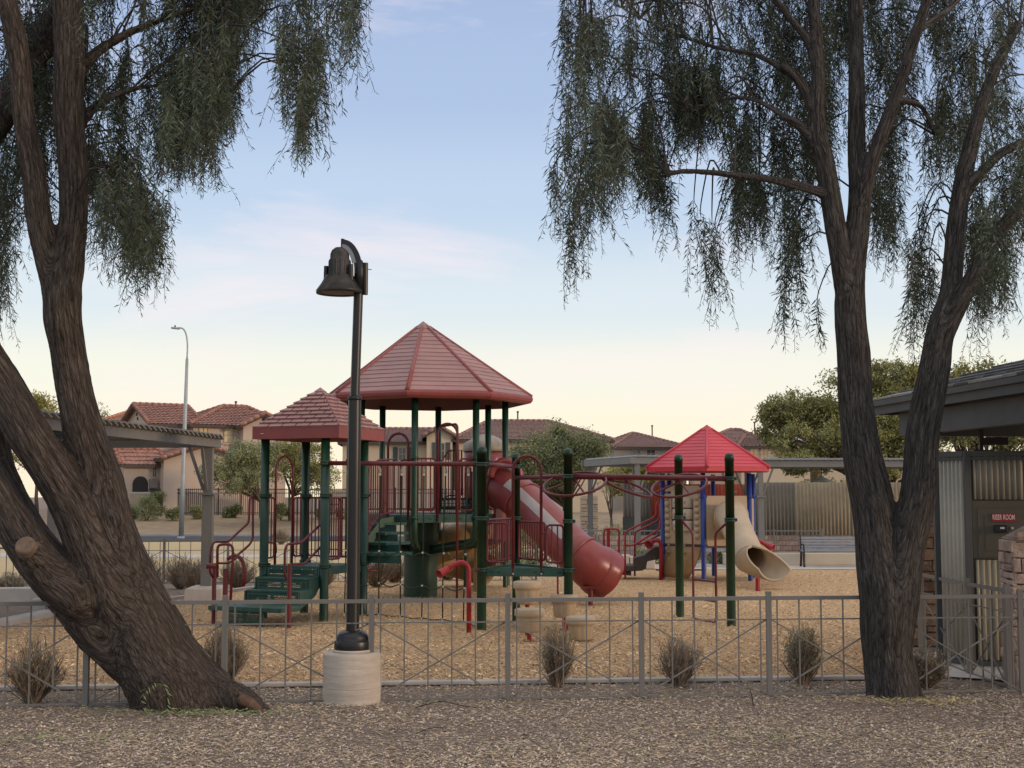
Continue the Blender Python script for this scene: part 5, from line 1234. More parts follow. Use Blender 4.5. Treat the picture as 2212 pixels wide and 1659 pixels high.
class House:
    def __init__(s, origin, ang, label, wall, tile, zb=.85):
        s.o = Vector((origin[0], origin[1], 0)); s.a = Vector((math.cos(ang), math.sin(ang), 0)); s.b = Vector((-s.a.y, s.a.x, 0)); s.zb = zb; s.wall = wall; s.tile = tile
        s.t = thing('house', s.o+UP*zb, label, 'house', 'two storey tile roofed houses in the background')
    def P(s, x, y, z): return s.o+s.a*x+s.b*y+UP*z
    def wing(s, x0, x1, y0, y1, ze, zr, ridge='x', hipl=0, hipr=0, ov=.35, wall=None, z0=None):
        P = s.P; w = wall or s.wall; z0 = s.zb-.3 if z0 is None else z0
        b = MB(); b.hexa([P(x0, y0, z0), P(x1, y0, z0), P(x1, y1, z0), P(x0, y1, z0), P(x0, y0, ze), P(x1, y0, ze), P(x1, y1, ze), P(x0, y1, ze)])
        if ridge == 'x':
            ym = (y0+y1)/2
            if not hipl: b.prism([P(x0, y0, ze), P(x0, y1, ze), P(x0, ym, zr-.12)], s.a*.2)
            if not hipr: b.prism([P(x1, y0, ze), P(x1, y1, ze), P(x1, ym, zr-.12)], s.a*-.2)
        else:
            xm = (x0+x1)/2
            if not hipl: b.prism([P(x0, y0, ze), P(x1, y0, ze), P(xm, y0, zr-.12)], s.b*.2)
        b.build('wall', w, s.t)
        X0, X1, Y0, Y1 = x0-ov, x1+ov, y0-ov, y1+ov; k = (zr-ze)/(((y1-y0) if ridge == 'x' else (x1-x0))/2); zq_ = ze-k*ov*.6
        f = MB()
        if ridge == 'x':
            ym = (Y0+Y1)/2; r0 = P(X0+hipl+(ov if hipl else 0), ym, zr); r1 = P(X1-hipr-(ov if hipr else 0), ym, zr)
            tile_slope(P(X0, Y0, zq_), P(X1, Y0, zq_), r1, r0, s.tile, s.t); tile_slope(P(X1, Y1, zq_), P(X0, Y1, zq_), r0, r1, s.tile, s.t)
            if hipl: tile_slope(P(X0, Y1, zq_), P(X0, Y0, zq_), r0, r0, s.tile, s.t)
            if hipr: tile_slope(P(X1, Y0, zq_), P(X1, Y1, zq_), r1, r1, s.tile, s.t)
            for p, q in ((P(X0, Y0, zq_-.06), P(X1, Y0, zq_-.06)),): f.beam(p, q, .06, .2)
            for xx, hp, rr_ in ((X0, hipl, r0), (X1, hipr, r1)):
                for yy_ in (Y0, Y1): (f if not hp else f).beam(P(xx, yy_, zq_-.04), rr_-UP*.08, .06, .18) if not hp else None
                if hp: f.beam(P(xx, Y0, zq_-.06), P(xx, Y1, zq_-.06), .06, .2)
            segs = [(r0, r1)]+[(P(xx, yy_, zq_), rr_) for xx, hp, rr_ in ((X0, hipl, r0), (X1, hipr, r1)) for yy_ in (Y0, Y1)]
        else:
            xm = (X0+X1)/2; r0 = P(xm, Y0+hipl, zr); r1 = P(xm, Y1, zr)
            tile_slope(P(X0, Y1, zq_), P(X0, Y0, zq_), r0, r1, s.tile, s.t); tile_slope(P(X1, Y0, zq_), P(X1, Y1, zq_), r1, r0, s.tile, s.t)
            if hipl: tile_slope(P(X0, Y0, zq_), P(X1, Y0, zq_), r0, r0, s.tile, s.t)
            for xx in (X0, X1): f.beam(P(xx, Y0, zq_-.05), r0-UP*.09, .06, .18); f.beam(P(xx, Y0, zq_-.06), P(xx, Y1, zq_-.06), .06, .2)
            segs = [(r0, r1), (P(X0, Y0, zq_), r0), (P(X1, Y0, zq_), r0)]
        f.build('eave_fascia', FASCIA, s.t)
        rt = MB()
        for p, q in segs:
            n = max(2, int((q-p).length/.42))
            for k in range(n):
                p_, q_ = p.lerp(q, k/n), p.lerp(q, (k+1.15)/n); rt.tube([p_+UP*.09, q_+UP*.07], [.15, .12], 6, caps=True)
        rt.build('ridge_tiles', s.tile, s.t, kind='stuff')
    def window(s, x, z, w, h, y=0, side='f', pane=GLASS, lintel=True, arch=False, shutters=None, m=None):
        a, nrm = (s.a, -s.b) if side == 'f' else (s.b, -s.a)
        c = s.P(x, y, z) if side == 'f' else s.P(y, x, z)
        fr = MB(); fw = .07
        for dx, ww, dz, hh_ in ((0, w, h/2, fw), (0, w, -h/2, fw), (-w/2, fw, 0, h), (w/2, fw, 0, h), (0, .04, 0, h), (0, w, 0, .04)):
            if dz > 0 and arch: continue
            fr.box(c+a*dx+UP*dz+nrm*.03, (ww+(.0 if ww < w else fw), .07, hh_-(fw if hh_ == h else 0)*1.02), a)
        if arch: fr.tube([c+a*(w/2*math.cos(PI*k/10))+UP*(h/2+w/2*math.sin(PI*k/10))+nrm*.03 for k in range(11)], .045, 6)
        f = fr.build('window', m or mat('window_frame', (.42, .36, .28), .7), s.t)
        if arch: MB().prism([c+a*w/2*-1-UP*h/2, c+a*w/2-UP*h/2]+[c+a*(w/2*math.cos(PI*k/10))+UP*(h/2+w/2*math.sin(PI*k/10)) for k in range(11)], nrm*.012).build('pane', pane, f)
        else: MB().box(c+nrm*.006, (w-.05, .012, h-.05), a).build('pane', pane, f)
        if lintel:
            MB().box(c+UP*(h/2+.17)+nrm*.06, (w+.35, .14, .16), a).build('lintel', mat('wood_lintel', (.30, .20, .13), .8), f); MB().box(c-UP*(h/2+.12)+nrm*.06, (w+.25, .12, .09), a).build('sill', s.wall, f)
        if shutters:
            for sg in (-1, 1): MB().box(c+a*sg*(w/2+.25)+nrm*.04, (.36, .05, h+.1), a).build('shutter', shutters, f)
    def vent(s, x, y, z):
        p = s.P(x, y, z); ubar('vent_pipe', p-UP*.4, p+UP*.5, .06, FASCIA, s.t); MB().lathe(p+UP*.48, [(.1, 0), (.1, .12), (0, .13)], 8).build('vent_cap', FASCIA, s.t)
    def archway(s, x, z0, w, h, y=0, side='f'):
        a, nrm = (s.a, -s.b) if side == 'f' else (s.b, -s.a); c = s.P(x, y, z0) if side == 'f' else s.P(y, x, z0)
        pts = [c-a*w/2, c+a*w/2]+[c+a*(w/2*math.cos(PI*k/12))+UP*(h-w/2+w/2*math.sin(PI*k/12)) for k in range(13)]
        MB().prism(pts, nrm*.015).build('arch_shade_panel', mat('porch_shade_colour', (.035, .03, .028), .9), s.t)  # flat dark panel, the porch's inner shade put into its colour
        MB().tube([c-a*w/2]+[c+a*(w/2*math.cos(PI*k/12))+UP*(h-w/2+w/2*math.sin(PI*k/12)) for k in range(12, -1, -1)]+[c+a*w/2], .06, 6).build('arch_trim', s.wall, s.t)
# --- left house
A31 = math.radians(31)
h1 = House((W(330, 916, 95).x, 95), A31, 'pink beige two storey house with terracotta roof and dark arched porch at the left', STUCCO, TILE)
z_e, z_r = ZV(914, 95), ZV(875, 98.5)
h1.wing(0, 3.3, 0, 7.6, z_e, z_r)
h1.wing(2.6, 9.5, -.9, 7.6, z_e-.02, z_r+.06, hipl=3.6, hipr=1.5)
h1.wing(5.9, 8.9, -1.9, 2, z_e-.05, z_e+.78, ridge='y')
h1.vent(7.2, 3.4, z_r-.1)
for x_ in (3.35, 5.15): h1.window(x_, ZV(940, 97), .62, 1.0, y=-.905, pane=SHADE)
h1.window(7.4, ZV(950, 98), .65, 1.0, y=-1.905, pane=SHADE)
for k in range(3): MB().box(h1.P(-.02, 3.2+k*1.3, ZV(957, 97)), (.5, .05, 1.3), h1.b).build('shutter_panel', mat('recess_beige', (.33, .25, .2), .9), h1.t)
for dz in (0, .32): 
    MB().lathe(h1.P(-.02, 3.8+(.15 if dz else -.1), z_r-1.0+dz), [(.11, 0), (.11, .05), (0, .05)], 10, ax=-h1.a).build('clay_vent', FASCIA, h1.t)
    MB().lathe(h1.P(7.4+(.0 if dz else .15), -1.92, z_e+.05+dz), [(.11, 0), (.11, .05), (0, .05)], 10, ax=-h1.b).build('clay_vent', FASCIA, h1.t)
g0 = W(354, 993, 90.5) ; lx = (Vector((g0.x, g0.y, 0))-h1.o).dot(h1.a); ly = (Vector((g0.x, g0.y, 0))-h1.o).dot(h1.b)
zg_ = ZV(990, 90.5); h1.wing(lx, lx+5.3, ly, ly+6, zg_, ZV(961, 91.8), ridge='y')
h1.window(lx+2.75, ZV(1024, 92), .55, .8, y=ly-.005, arch=True, lintel=False)
MB().lathe(h1.P(lx+2.65, ly-.02, ZV(983, 92)), [(.12, 0), (.12, .05), (0, .05)], 10, ax=-h1.b).build('clay_vent', FASCIA, h1.t)
zp = ZV(1001, 92); h1.wing(lx-2.35, lx, ly+1.0, ly+3.4, zp, ZV(973, 93), ridge='x')
h1.archway(lx-1.25, .8, 1.15, ZV(1028, 92)-.8, y=ly+1.0)
h1.archway(ly+2.2, .8, 1.1, ZV(1020, 92)-.8, y=lx-2.35, side='s')
h1.window(lx-.32, ZV(1017, 92), .28, .95, y=ly+.99, lintel=False)
MB().box(h1.P(lx-.4, ly+.9, ZV(1045, 91)), (.55, .3, .6), h1.a).build('lattice_panel', mat('grey_lattice', (.2, .17, .15), .9), h1.t)
# --- roof peeking left of it
h1b = House((W(205, 930, 118).x, 118), math.radians(25), 'terracotta roof corner of a house behind the leaning left trunk', STUCCO, mat('sunlit_orange_tile', (.33, .14, .08), .85, .3, 3.2, col2=(.56, .29, .18)))  # roof's sunlight put into the brighter tile colour
h1b.wing(0, 9, 0, 9, ZV(915, 118), ZV(884, 122), hipl=4, hipr=1)
# --- centre house
h2 = House((W(850, 955, 108).x, 108), math.radians(3), 'cream two storey house with brown tile hip roof in the centre behind the red slide', STUCCOY, TILEB)
m_ = lambda u, y=108: wx(u, y)-wx(850, y)
ze2 = ZV(952, 108)
h2.wing(-4.0, m_(990), 0, 9, ze2-.1, ZV(927, 112), hipl=3.0, hipr=2)
h2.wing(m_(985), m_(1315), -1.2, 9, ZV(950, 108), ZV(910, 112), hipl=2.7, hipr=4.4)
h2.wing(m_(922), m_(985)-.3, -1.5, 4, ZV(940, 106.5), ZV(922, 107), ridge='y')
SHUT = mat('dark_green_grey_shutter', (.07, .075, .065), .7)
h2.window(m_(869), ZV(981, 108), .6, 1.0, y=-.005, lintel=False, shutters=SHUT)
h2.window(m_(953), ZV(974, 106.5), .55, 1.25, y=-1.505, lintel=False, shutters=SHUT)
h2.window(m_(1040), ZV(985, 107), .9, 1.1, y=-1.205); h2.window(m_(1255), ZV(985, 107), .9, 1.1, y=-1.205)
h2.vent(m_(1125), 4, ZV(903, 112)); h2.vent(m_(1310), 1, ZV(952, 109))
# --- lower brown wing seen behind the guard rails (band)
tag(MB().beam((wx(700, 100), 100, 1.6), (wx(1130, 100), 100, 1.6), .3, 1.9).build('boundary_wall', STUCCOG), 'beige stucco boundary wall behind the iron fence', 'wall')
# --- right-centre house
h3 = House((W(1327, 967, 122).x, 122), math.radians(12), 'greyish two storey house with brown hip roof right of the centre house', STUCCOG, TILEB)
m3 = lambda u, y=122: wx(u, y)-wx(1327, y)
h3.wing(0, m3(1490), 0, 9, ZV(965, 122), ZV(937, 127), hipl=3.0, hipr=3.4)
for u in (1376, 1409): h3.window(m3(u), ZV(979, 122), .8, .7, y=-.005)
h3.vent(m3(1440), 3.5, ZV(932, 126))
# --- far right house
h4 = House((W(1500, 962, 116).x, 116), math.radians(-4), 'yellow lit two storey house behind the red pyramid roof', STUCCOY, TILEB)
m4 = lambda u, y=116: wx(u, y)-wx(1500, y)
h4.wing(0, m4(1664), 0, 9, ZV(963, 116), ZV(930, 121), hipl=3.4, hipr=2.2)
h4.wing(m4(1596), m4(1740), -1.5, 8, ZV(965, 115), ZV(941, 119), hipl=.8, hipr=2)
GLOW = mat('painted_sunset_glass', (.62, .36, .14), .15, .2, 1, spec=1.0)  # orange sunset reflection put into the pane colour
h4.window(m4(1624), ZV(982, 115), .7, 1.0, y=-1.505, pane=GLOW); h4.window(m4(1645), ZV(982, 115), .6, 1.0, y=-1.505, pane=GLOW); h4.window(m4(1678), ZV(984, 115), .8, 1.1, y=-1.505, pane=GLOW)
h4.vent(m4(1640), 4, ZV(926, 120))
h4.wing(m4(1770), m4(1990), 0, 8, ZV(990, 116), ZV(962, 120), hipl=2, hipr=2)
# ================================================================== TREES
def leaf_cloud(centers, radii, n, size, squash=.75, seed=1, aspect=.45, tintvar=.5, cols=((1, 1, 1),), shell=.55):
    rg = np.random.default_rng(seed); centers = np.array(centers, float); radii = np.array(radii, float); w = radii**2.2; w /= w.sum(); idx = rg.choice(len(centers), n, p=w)
    d = rg.normal(size=(n, 3)); d /= np.linalg.norm(d, axis=1)[:, None]; r = shell+(1-shell)*rg.random(n)**.8*1.2
    P = centers[idx]+d*(radii[idx]*r)[:, None]*np.array([1, 1, squash])+rg.normal(size=(n, 3))*size*.6
    a = rg.normal(size=(n, 3)); a /= np.linalg.norm(a, axis=1)[:, None]; b = np.cross(a, rg.normal(size=(n, 3))); b /= np.linalg.norm(b, axis=1)[:, None]
    s = size*(.5+rg.random(n))[:, None]
    V = np.stack([P-a*s*.5, P+b*s*aspect*.5, P+a*s*.5, P-b*s*aspect*.5], 1).reshape(-1, 3); F = np.arange(n*4).reshape(-1, 4)
    cl = np.array(cols)[rg.integers(0, len(cols), n)]*(1-tintvar/2+tintvar*rg.random((n, 1)))*(.85+.3*rg.random(len(centers))[idx][:, None])
    return V, F, np.repeat(cl, 4, 0)
BARKF = mat('far_bark', (.10, .075, .055), .9, .3, 4)
def far_tree(base, crowns, label, leafm, n, size, trunk_r=.12, seed=1, cols=((1, 1, 1),), name='shade_tree', cat='tree', limbs=True, clump=10, group=None, crf=.5, shell=.0):
    """crowns: list of (centre, rx, rz): clumps are spread through each"""
    rg = random.Random(seed); t = thing(name, base, label, cat, group); cs, rs_ = [], []
    for c, rx, rz in crowns:
        for _ in range(int(clump*2.6)):
            while True:
                d = Vector((rg.uniform(-1, 1), rg.uniform(-1, 1), rg.uniform(-1, 1)))
                if d.length < 1: break
            cs.append(tuple(Vector(c)+Vector((d.x*rx, d.y*rx, d.z*rz)))); rs_.append(rg.uniform(.5, 1.3)*min(rx, rz)*crf)
    V, F, T = leaf_cloud(cs, rs_, n, size, seed=seed, cols=cols, shell=shell); raw_mesh('crown', V, F, leafm, t, T, 'stuff')
    b = MB(); base = Vector(base); top = sum((Vector(c) for c, _, _ in crowns), Vector())/len(crowns)
    fork = base.lerp(Vector((base.x*.6+top.x*.4, base.y, top.z)), .42)
    b.tube([base-UP*.1, base.lerp(fork, .5)+Vector((rg.uniform(-.1, .1), 0, 0)), fork], [trunk_r*1.25, trunk_r, trunk_r*.8], 8); b.build('trunk', BARKF, t)
    if limbs:
        b = MB()
        for i, c in enumerate(cs):
            if i % 4 == 0:
                c = Vector(c); md_ = fork.lerp(c, .5)+Vector((rg.uniform(-.3, .3), rg.uniform(-.3, .3), rg.uniform(.0, .3)))
                b.tube(cat_([fork, md_, c], 3), [trunk_r*.45*(1-.13*k) for k in range(7)], 5)
        b.build('limbs', BARKF, t)
    return t
GC = ((1, 1, 1), (1.3, 1.25, .8), (.7, .8, .75)); YC = ((1.3, 1.2, .7), (.9, 1.0, .7), (1.6, 1.4, .8))
def Z(u, v, y): return tuple(W(u, v, y))
gb = lambda u, y: (wx(u, y), y, gz(y))
far_tree(gb(572, 82), [(Z(500, 1005, 82), 1.5, 1.3), (Z(555, 990, 82.5), 1.6, 1.3), (Z(520, 1040, 81), 1.3, .7)], 'feathery olive green tree in front of the left house, behind the square tower', LEAFG, 24000, .12, seed=3, cols=GC, clump=12)
far_tree(gb(630, 85), [(Z(640, 1000, 85), 1.9, 1.5), (Z(690, 1030, 84), 1.4, 1.0), (Z(610, 975, 85), 1.4, .9)], 'feathery yellow green tree behind the square roofed tower', LEAFY, 24000, .12, seed=5, cols=GC, clump=12)
far_tree(gb(1222, 64), [(Z(1165, 1000, 64), 1.35, 1.25), (Z(1215, 965, 64.5), 1.3, 1.0), (Z(1260, 985, 64), 1.15, 1.0), (Z(1190, 1035, 63.5), 1.2, .7)], 'grey green bushy tree behind the red tube slide', LEAFG, 56000, .10, seed=7, cols=GC, clump=12)
far_tree(gb(1320, 58), [(Z(1318, 1040, 58), .55, .5)], 'thin nearly bare sapling beside the middle pergola', LEAFG, 500, .08, trunk_r=.07, seed=8, cols=GC, clump=10)
far_tree(gb(1380, 60), [(Z(1345, 1035, 60), .9, .6), (Z(1400, 1025, 60), .9, .6)], 'yellowish low tree behind the middle pergola', LEAFY, 9000, .13, seed=18, cols=YC, clump=9)
far_tree(gb(1935, 57), [(Z(1720, 880, 58), 1.2, .8), (Z(1780, 905, 58), 1.6, 1.0), (Z(1850, 870, 57), 1.7, 1.1), (Z(1930, 850, 57), 1.6, 1.2), (Z(1760, 960, 56), 1.9, .8), (Z(1860, 950, 56), 1.9, 1.1), (Z(1950, 940, 56), 1.7, 1.3), (Z(1690, 935, 58), 1.0, .6), (Z(1900, 1010, 55), 1.5, .5), (Z(1900, 815, 57), 1.3, .6), (Z(1975, 800, 57), 1.0, .5), (Z(1665, 900, 58), .7, .5)],
         'large spreading olive green tree behind the right pergola', LEAFY, 95000, .12, trunk_r=.28, seed=9, cols=GC, clump=13)
far_tree(gb(1720, 55), [(Z(1790, 1050, 54), 1.3, .22), (Z(1740, 1000, 55), 1.1, .35)], 'low hanging branch of small leaves over the tan corrugated wall', LEAFY, 6000, .13, trunk_r=.08, seed=19, cols=GC, clump=10, limbs=False)
far_tree(gb(2110, 44), [(Z(2060, 900, 44), 1.0, .8), (Z(2120, 930, 44), 1.2, .7), (Z(2200, 925, 44), 1.3, .8), (Z(2040, 820, 45), .8, .5), (Z(2130, 800, 45), 1.0, .35), (Z(2260, 930, 44), 1.3, 1.0)], 'olive tree seen under and over the pavilion roof', LEAFY, 26000, .12, trunk_r=.15, seed=10, cols=GC, clump=11)
far_tree(gb(85, 88), [(Z(60, 905, 88), 1.3, 1.4), (Z(105, 925, 88), 1.5, 1.4), (Z(85, 870, 88), 1.0, .9), (Z(40, 960, 88), 2, 1.5)], 'sunlit yellow green tree at the far left between the trunks', LEAFY, 15000, .16, seed=12, cols=YC, clump=9)
far_tree(gb(148, 40), [(Z(112, 970, 40), .5, .3), (Z(122, 985, 40), .5, .5)], 'small olive tree seen under the ramada roof', LEAFY, 5000, .1, trunk_r=.06, seed=13, cols=GC, clump=8)
far_tree(gb(215, 70), [(Z(212, 905, 70), .5, .5), (Z(222, 890, 70), .3, .5)], 'thin bare treetop beside the left house roof', LEAFG, 700, .1, trunk_r=.05, seed=14, cols=GC, clump=7)
# round green shrubs along the iron fence and hedges
def bush(u, v, y, rx, rz, label, leafm=LEAFG, n=2600, size=.12, seed=1, cols=GC, zb=None, name='green_shrub', group='rounded shrubs in the background'):
    zb = gz(y) if zb is None else zb; c = W(u, v, y); base = (c.x, y, zb); t = thing(name, base, label, 'shrub', group); rg = random.Random(seed); cs, rs_ = [], []
    for _ in range(12):
        a = rg.random()*2*PI; r = rg.random()**.5; cs.append((c.x+math.cos(a)*r*rx*.65, y+math.sin(a)*r*rx*.65, zb+rz*rg.uniform(.35, 1.45))); rs_.append(rg.uniform(.3, .5)*rx)
    V, F, T = leaf_cloud(cs, rs_, n, size, seed=seed, cols=cols, shell=.3); raw_mesh('foliage', V, F, leafm, t, T, 'stuff')
    b = MB()
    for k in range(7): a = rg.random()*2*PI; b.tube([(c.x, y, zb-.05), (c.x+math.cos(a)*rx*.6, y+math.sin(a)*rx*.6, zb+rz*1.1)], [.03, .01], 4)
    b.build('stems', BARKF, t)
for i, (u, y, rx, rz, lb) in enumerate([(284, 86, .55, .5, 'small green shrub at the left end of the iron fence row'), (318, 85, .95, .85, 'largest round green shrub in front of the garden wall'), (338, 90.3, .7, .95, 'tall green shrub against the iron fence beside the porch arch'), (376, 85, .6, .5, 'green shrub left of the street light pole'),
                                       (428, 86, .5, .5, 'green shrub half behind the left pergola post'), (493, 87, .4, .45, 'pair shrub left of the green tower post, left half'), (508, 87, .45, .5, 'pair shrub left of the green tower post, right half'), (607, 85, .55, .6, 'green shrub seen between tower guard rails'), (740, 86, .5, .5, 'green shrub right of the black lamp pole'), (700, 86, .5, .5, 'green shrub left of the black lamp pole')]):
    bush(u, 1100, y, rx, rz, lb, seed=20+i, n=3600, size=.10)
for i, (u, y, rx, rz) in enumerate([(1300, 50, .9, .28), (1335, 51, .9, .3), (1318, 54, 1.3, .5), (1400, 42.6, .5, .22), (1560, 42.6, .5, .22), (1110, 60, 1.5, .5), (1160, 56, 1.4, .5), (1090, 40, .8, .22), (1140, 41, .9, .22), (1030, 56, 1.2, .4)]):
    bush(u, 1140, y, rx, rz, ['low clipped hedge beside the far stone pier', 'low hedge right of the far stone pier', 'green hedge clump behind the far stone pier', 'low green plants below the block wall left of the stair rails', 'low green plants by the hidden bench', 'dark hedge behind the low guard rails', 'hedge clump under the grey green tree', 'low ground cover behind the spiral slide', 'low ground cover behind the triangular deck', 'hedge clump behind the turret'][i], seed=40+i, n=3000, size=.08, zb=0.0, name='low_hedge', group='low hedges behind the play area')

# dormant twiggy shrubs
def twig_shrub(base, r, h, label, seed, n=330, leaves=260, group='dormant twiggy shrubs along the fence', w=.006):
    rg = np.random.default_rng(seed); base = Vector(base); t = thing('twiggy_shrub', base, label, 'shrub', group); V, F, T = [], [], []; tips = []
    def seg(p, q, r0, r1, c):
        k = len(V); d = (q-p); s_ = d.cross(Vector((0, 1, 0))); s_ = s_.normalized() if s_.length > 1e-6 else Vector((1, 0, 0)); e = d.cross(s_).normalized()
        for pt, rr_ in ((p, r0), (q, r1)):
            for m_ in range(3):
                a = 2*PI*m_/3; V.append(tuple(pt+s_*(rr_*math.cos(a))+e*(rr_*math.sin(a)))); T.append(c)
        for m_ in range(3): F.append((k+m_, k+(m_+1) % 3, k+3+(m_+1) % 3, k+3+m_))
    for i in range(n):
        a = rg.random()*2*PI; lean = rg.random()**.7; d = Vector((math.cos(a)*lean*r*.9, math.sin(a)*lean*r*.9, h*(1-.35*lean**2)*rg.uniform(.55, 1.12)))
        p = base+Vector((math.cos(a)*rg.random()*.05, math.sin(a)*rg.random()*.05, -.02)); c = [rg.uniform(.6, 1.9)]*3; m1 = p+d*.4+Vector((rg.normal()*.02+math.cos(a)*.02, rg.normal()*.02, .02)); m2 = p+d*.72+Vector((rg.normal()*.03, rg.normal()*.03, 0)); q = p+d
        seg(p, m1, w, w*.75, c); seg(m1, m2, w*.75, w*.5, c); seg(m2, q, w*.5, w*.25, c); tips += [q, m2]
        for _ in range(4):
            s_ = m1.lerp(q, rg.random()); dd = Vector((rg.normal(), rg.normal(), 1.2+rg.random())).normalized()*rg.uniform(.05, .14)*h*1.6; seg(s_, s_+dd, w*.4, w*.2, c); tips.append(s_+dd)
    raw_mesh('twigs', np.array(V), np.array(F), SHRUB, t, np.array(T), 'stuff')
    idx = rg.integers(0, len(tips), leaves); P = np.array([tips[i] for i in idx])+rg.normal(size=(leaves, 3))*.012; aa = rg.normal(size=(leaves, 3)); aa /= np.linalg.norm(aa, axis=1)[:, None]; bb = np.cross(aa, rg.normal(size=(leaves, 3))); bb /= np.linalg.norm(bb, axis=1)[:, None]; s_ = .016
    Vl = np.stack([P-aa*s_, P+bb*s_*.5, P+aa*s_, P-bb*s_*.5], 1).reshape(-1, 3); raw_mesh('leaves', Vl, np.arange(leaves*4).reshape(-1, 4), LEAFG, t, np.ones((leaves*4, 3))*1.2, 'stuff')
for i, (u, v, r, h, lb, lv) in enumerate([(72, 1518, .30, .66, 'dormant twiggy shrub at the far left by the fence', 250), (482, 1480, .30, .60, 'dormant twiggy shrub between the leaning tree and the lamp', 300), (1203, 1482, .25, .60, 'dormant twiggy shrub below the stepping pods', 400),
                                      (1466, 1480, .27, .60, 'bare brown twiggy shrub below the ladder', 80), (1735, 1478, .25, .60, 'greener twiggy shrub left of the right tree trunk', 1500), (2000, 1484, .24, .5, 'dark low twiggy shrub right of the right tree trunk', 500)]):
    twig_shrub(G(u, v), r*[1.15, 1.0, .85, 1.1, .9, 1.2][i], h*[.95, 1.05, 1.1, .9, 1.05, .85][i], lb, 60+i, leaves=lv, n=[230, 330, 250, 200, 300, 260][i])
for i, (u, y, r, h, lb) in enumerate([(322, 30.5, .55, .8, 'dormant shrub right behind the leaning trunk'), (395, 31.5, .5, .75, 'dormant shrub left of the pergola post'), (425, 30, .4, .7, 'dormant shrub half hidden by the pergola post'), (702, 31.6, .4, .6, 'dormant shrub behind the square tower, left of the lamp'), (815, 31.8, .5, .75, 'dormant shrub right of the lamp pole in the back'), (855, 33.4, .4, .65, 'dormant shrub beside the green central column'),
                                      (520, 31.5, .5, .7, 'dormant shrub behind the red stair rails'), (970, 34.5, .5, .7, 'dormant shrub right of the central column'), (30, 29.8, .5, .45, 'low green shrub behind the seat wall at far left'), (610, 60, .5, .7, 'small dry shrub by the road behind the guard rail')]):
    twig_shrub((wx(u, y), y, gz(y)), r, h, lb, 80+i, n=260, leaves=900 if u == 30 else 250, group='dormant shrubs along the back fence', w=.008)

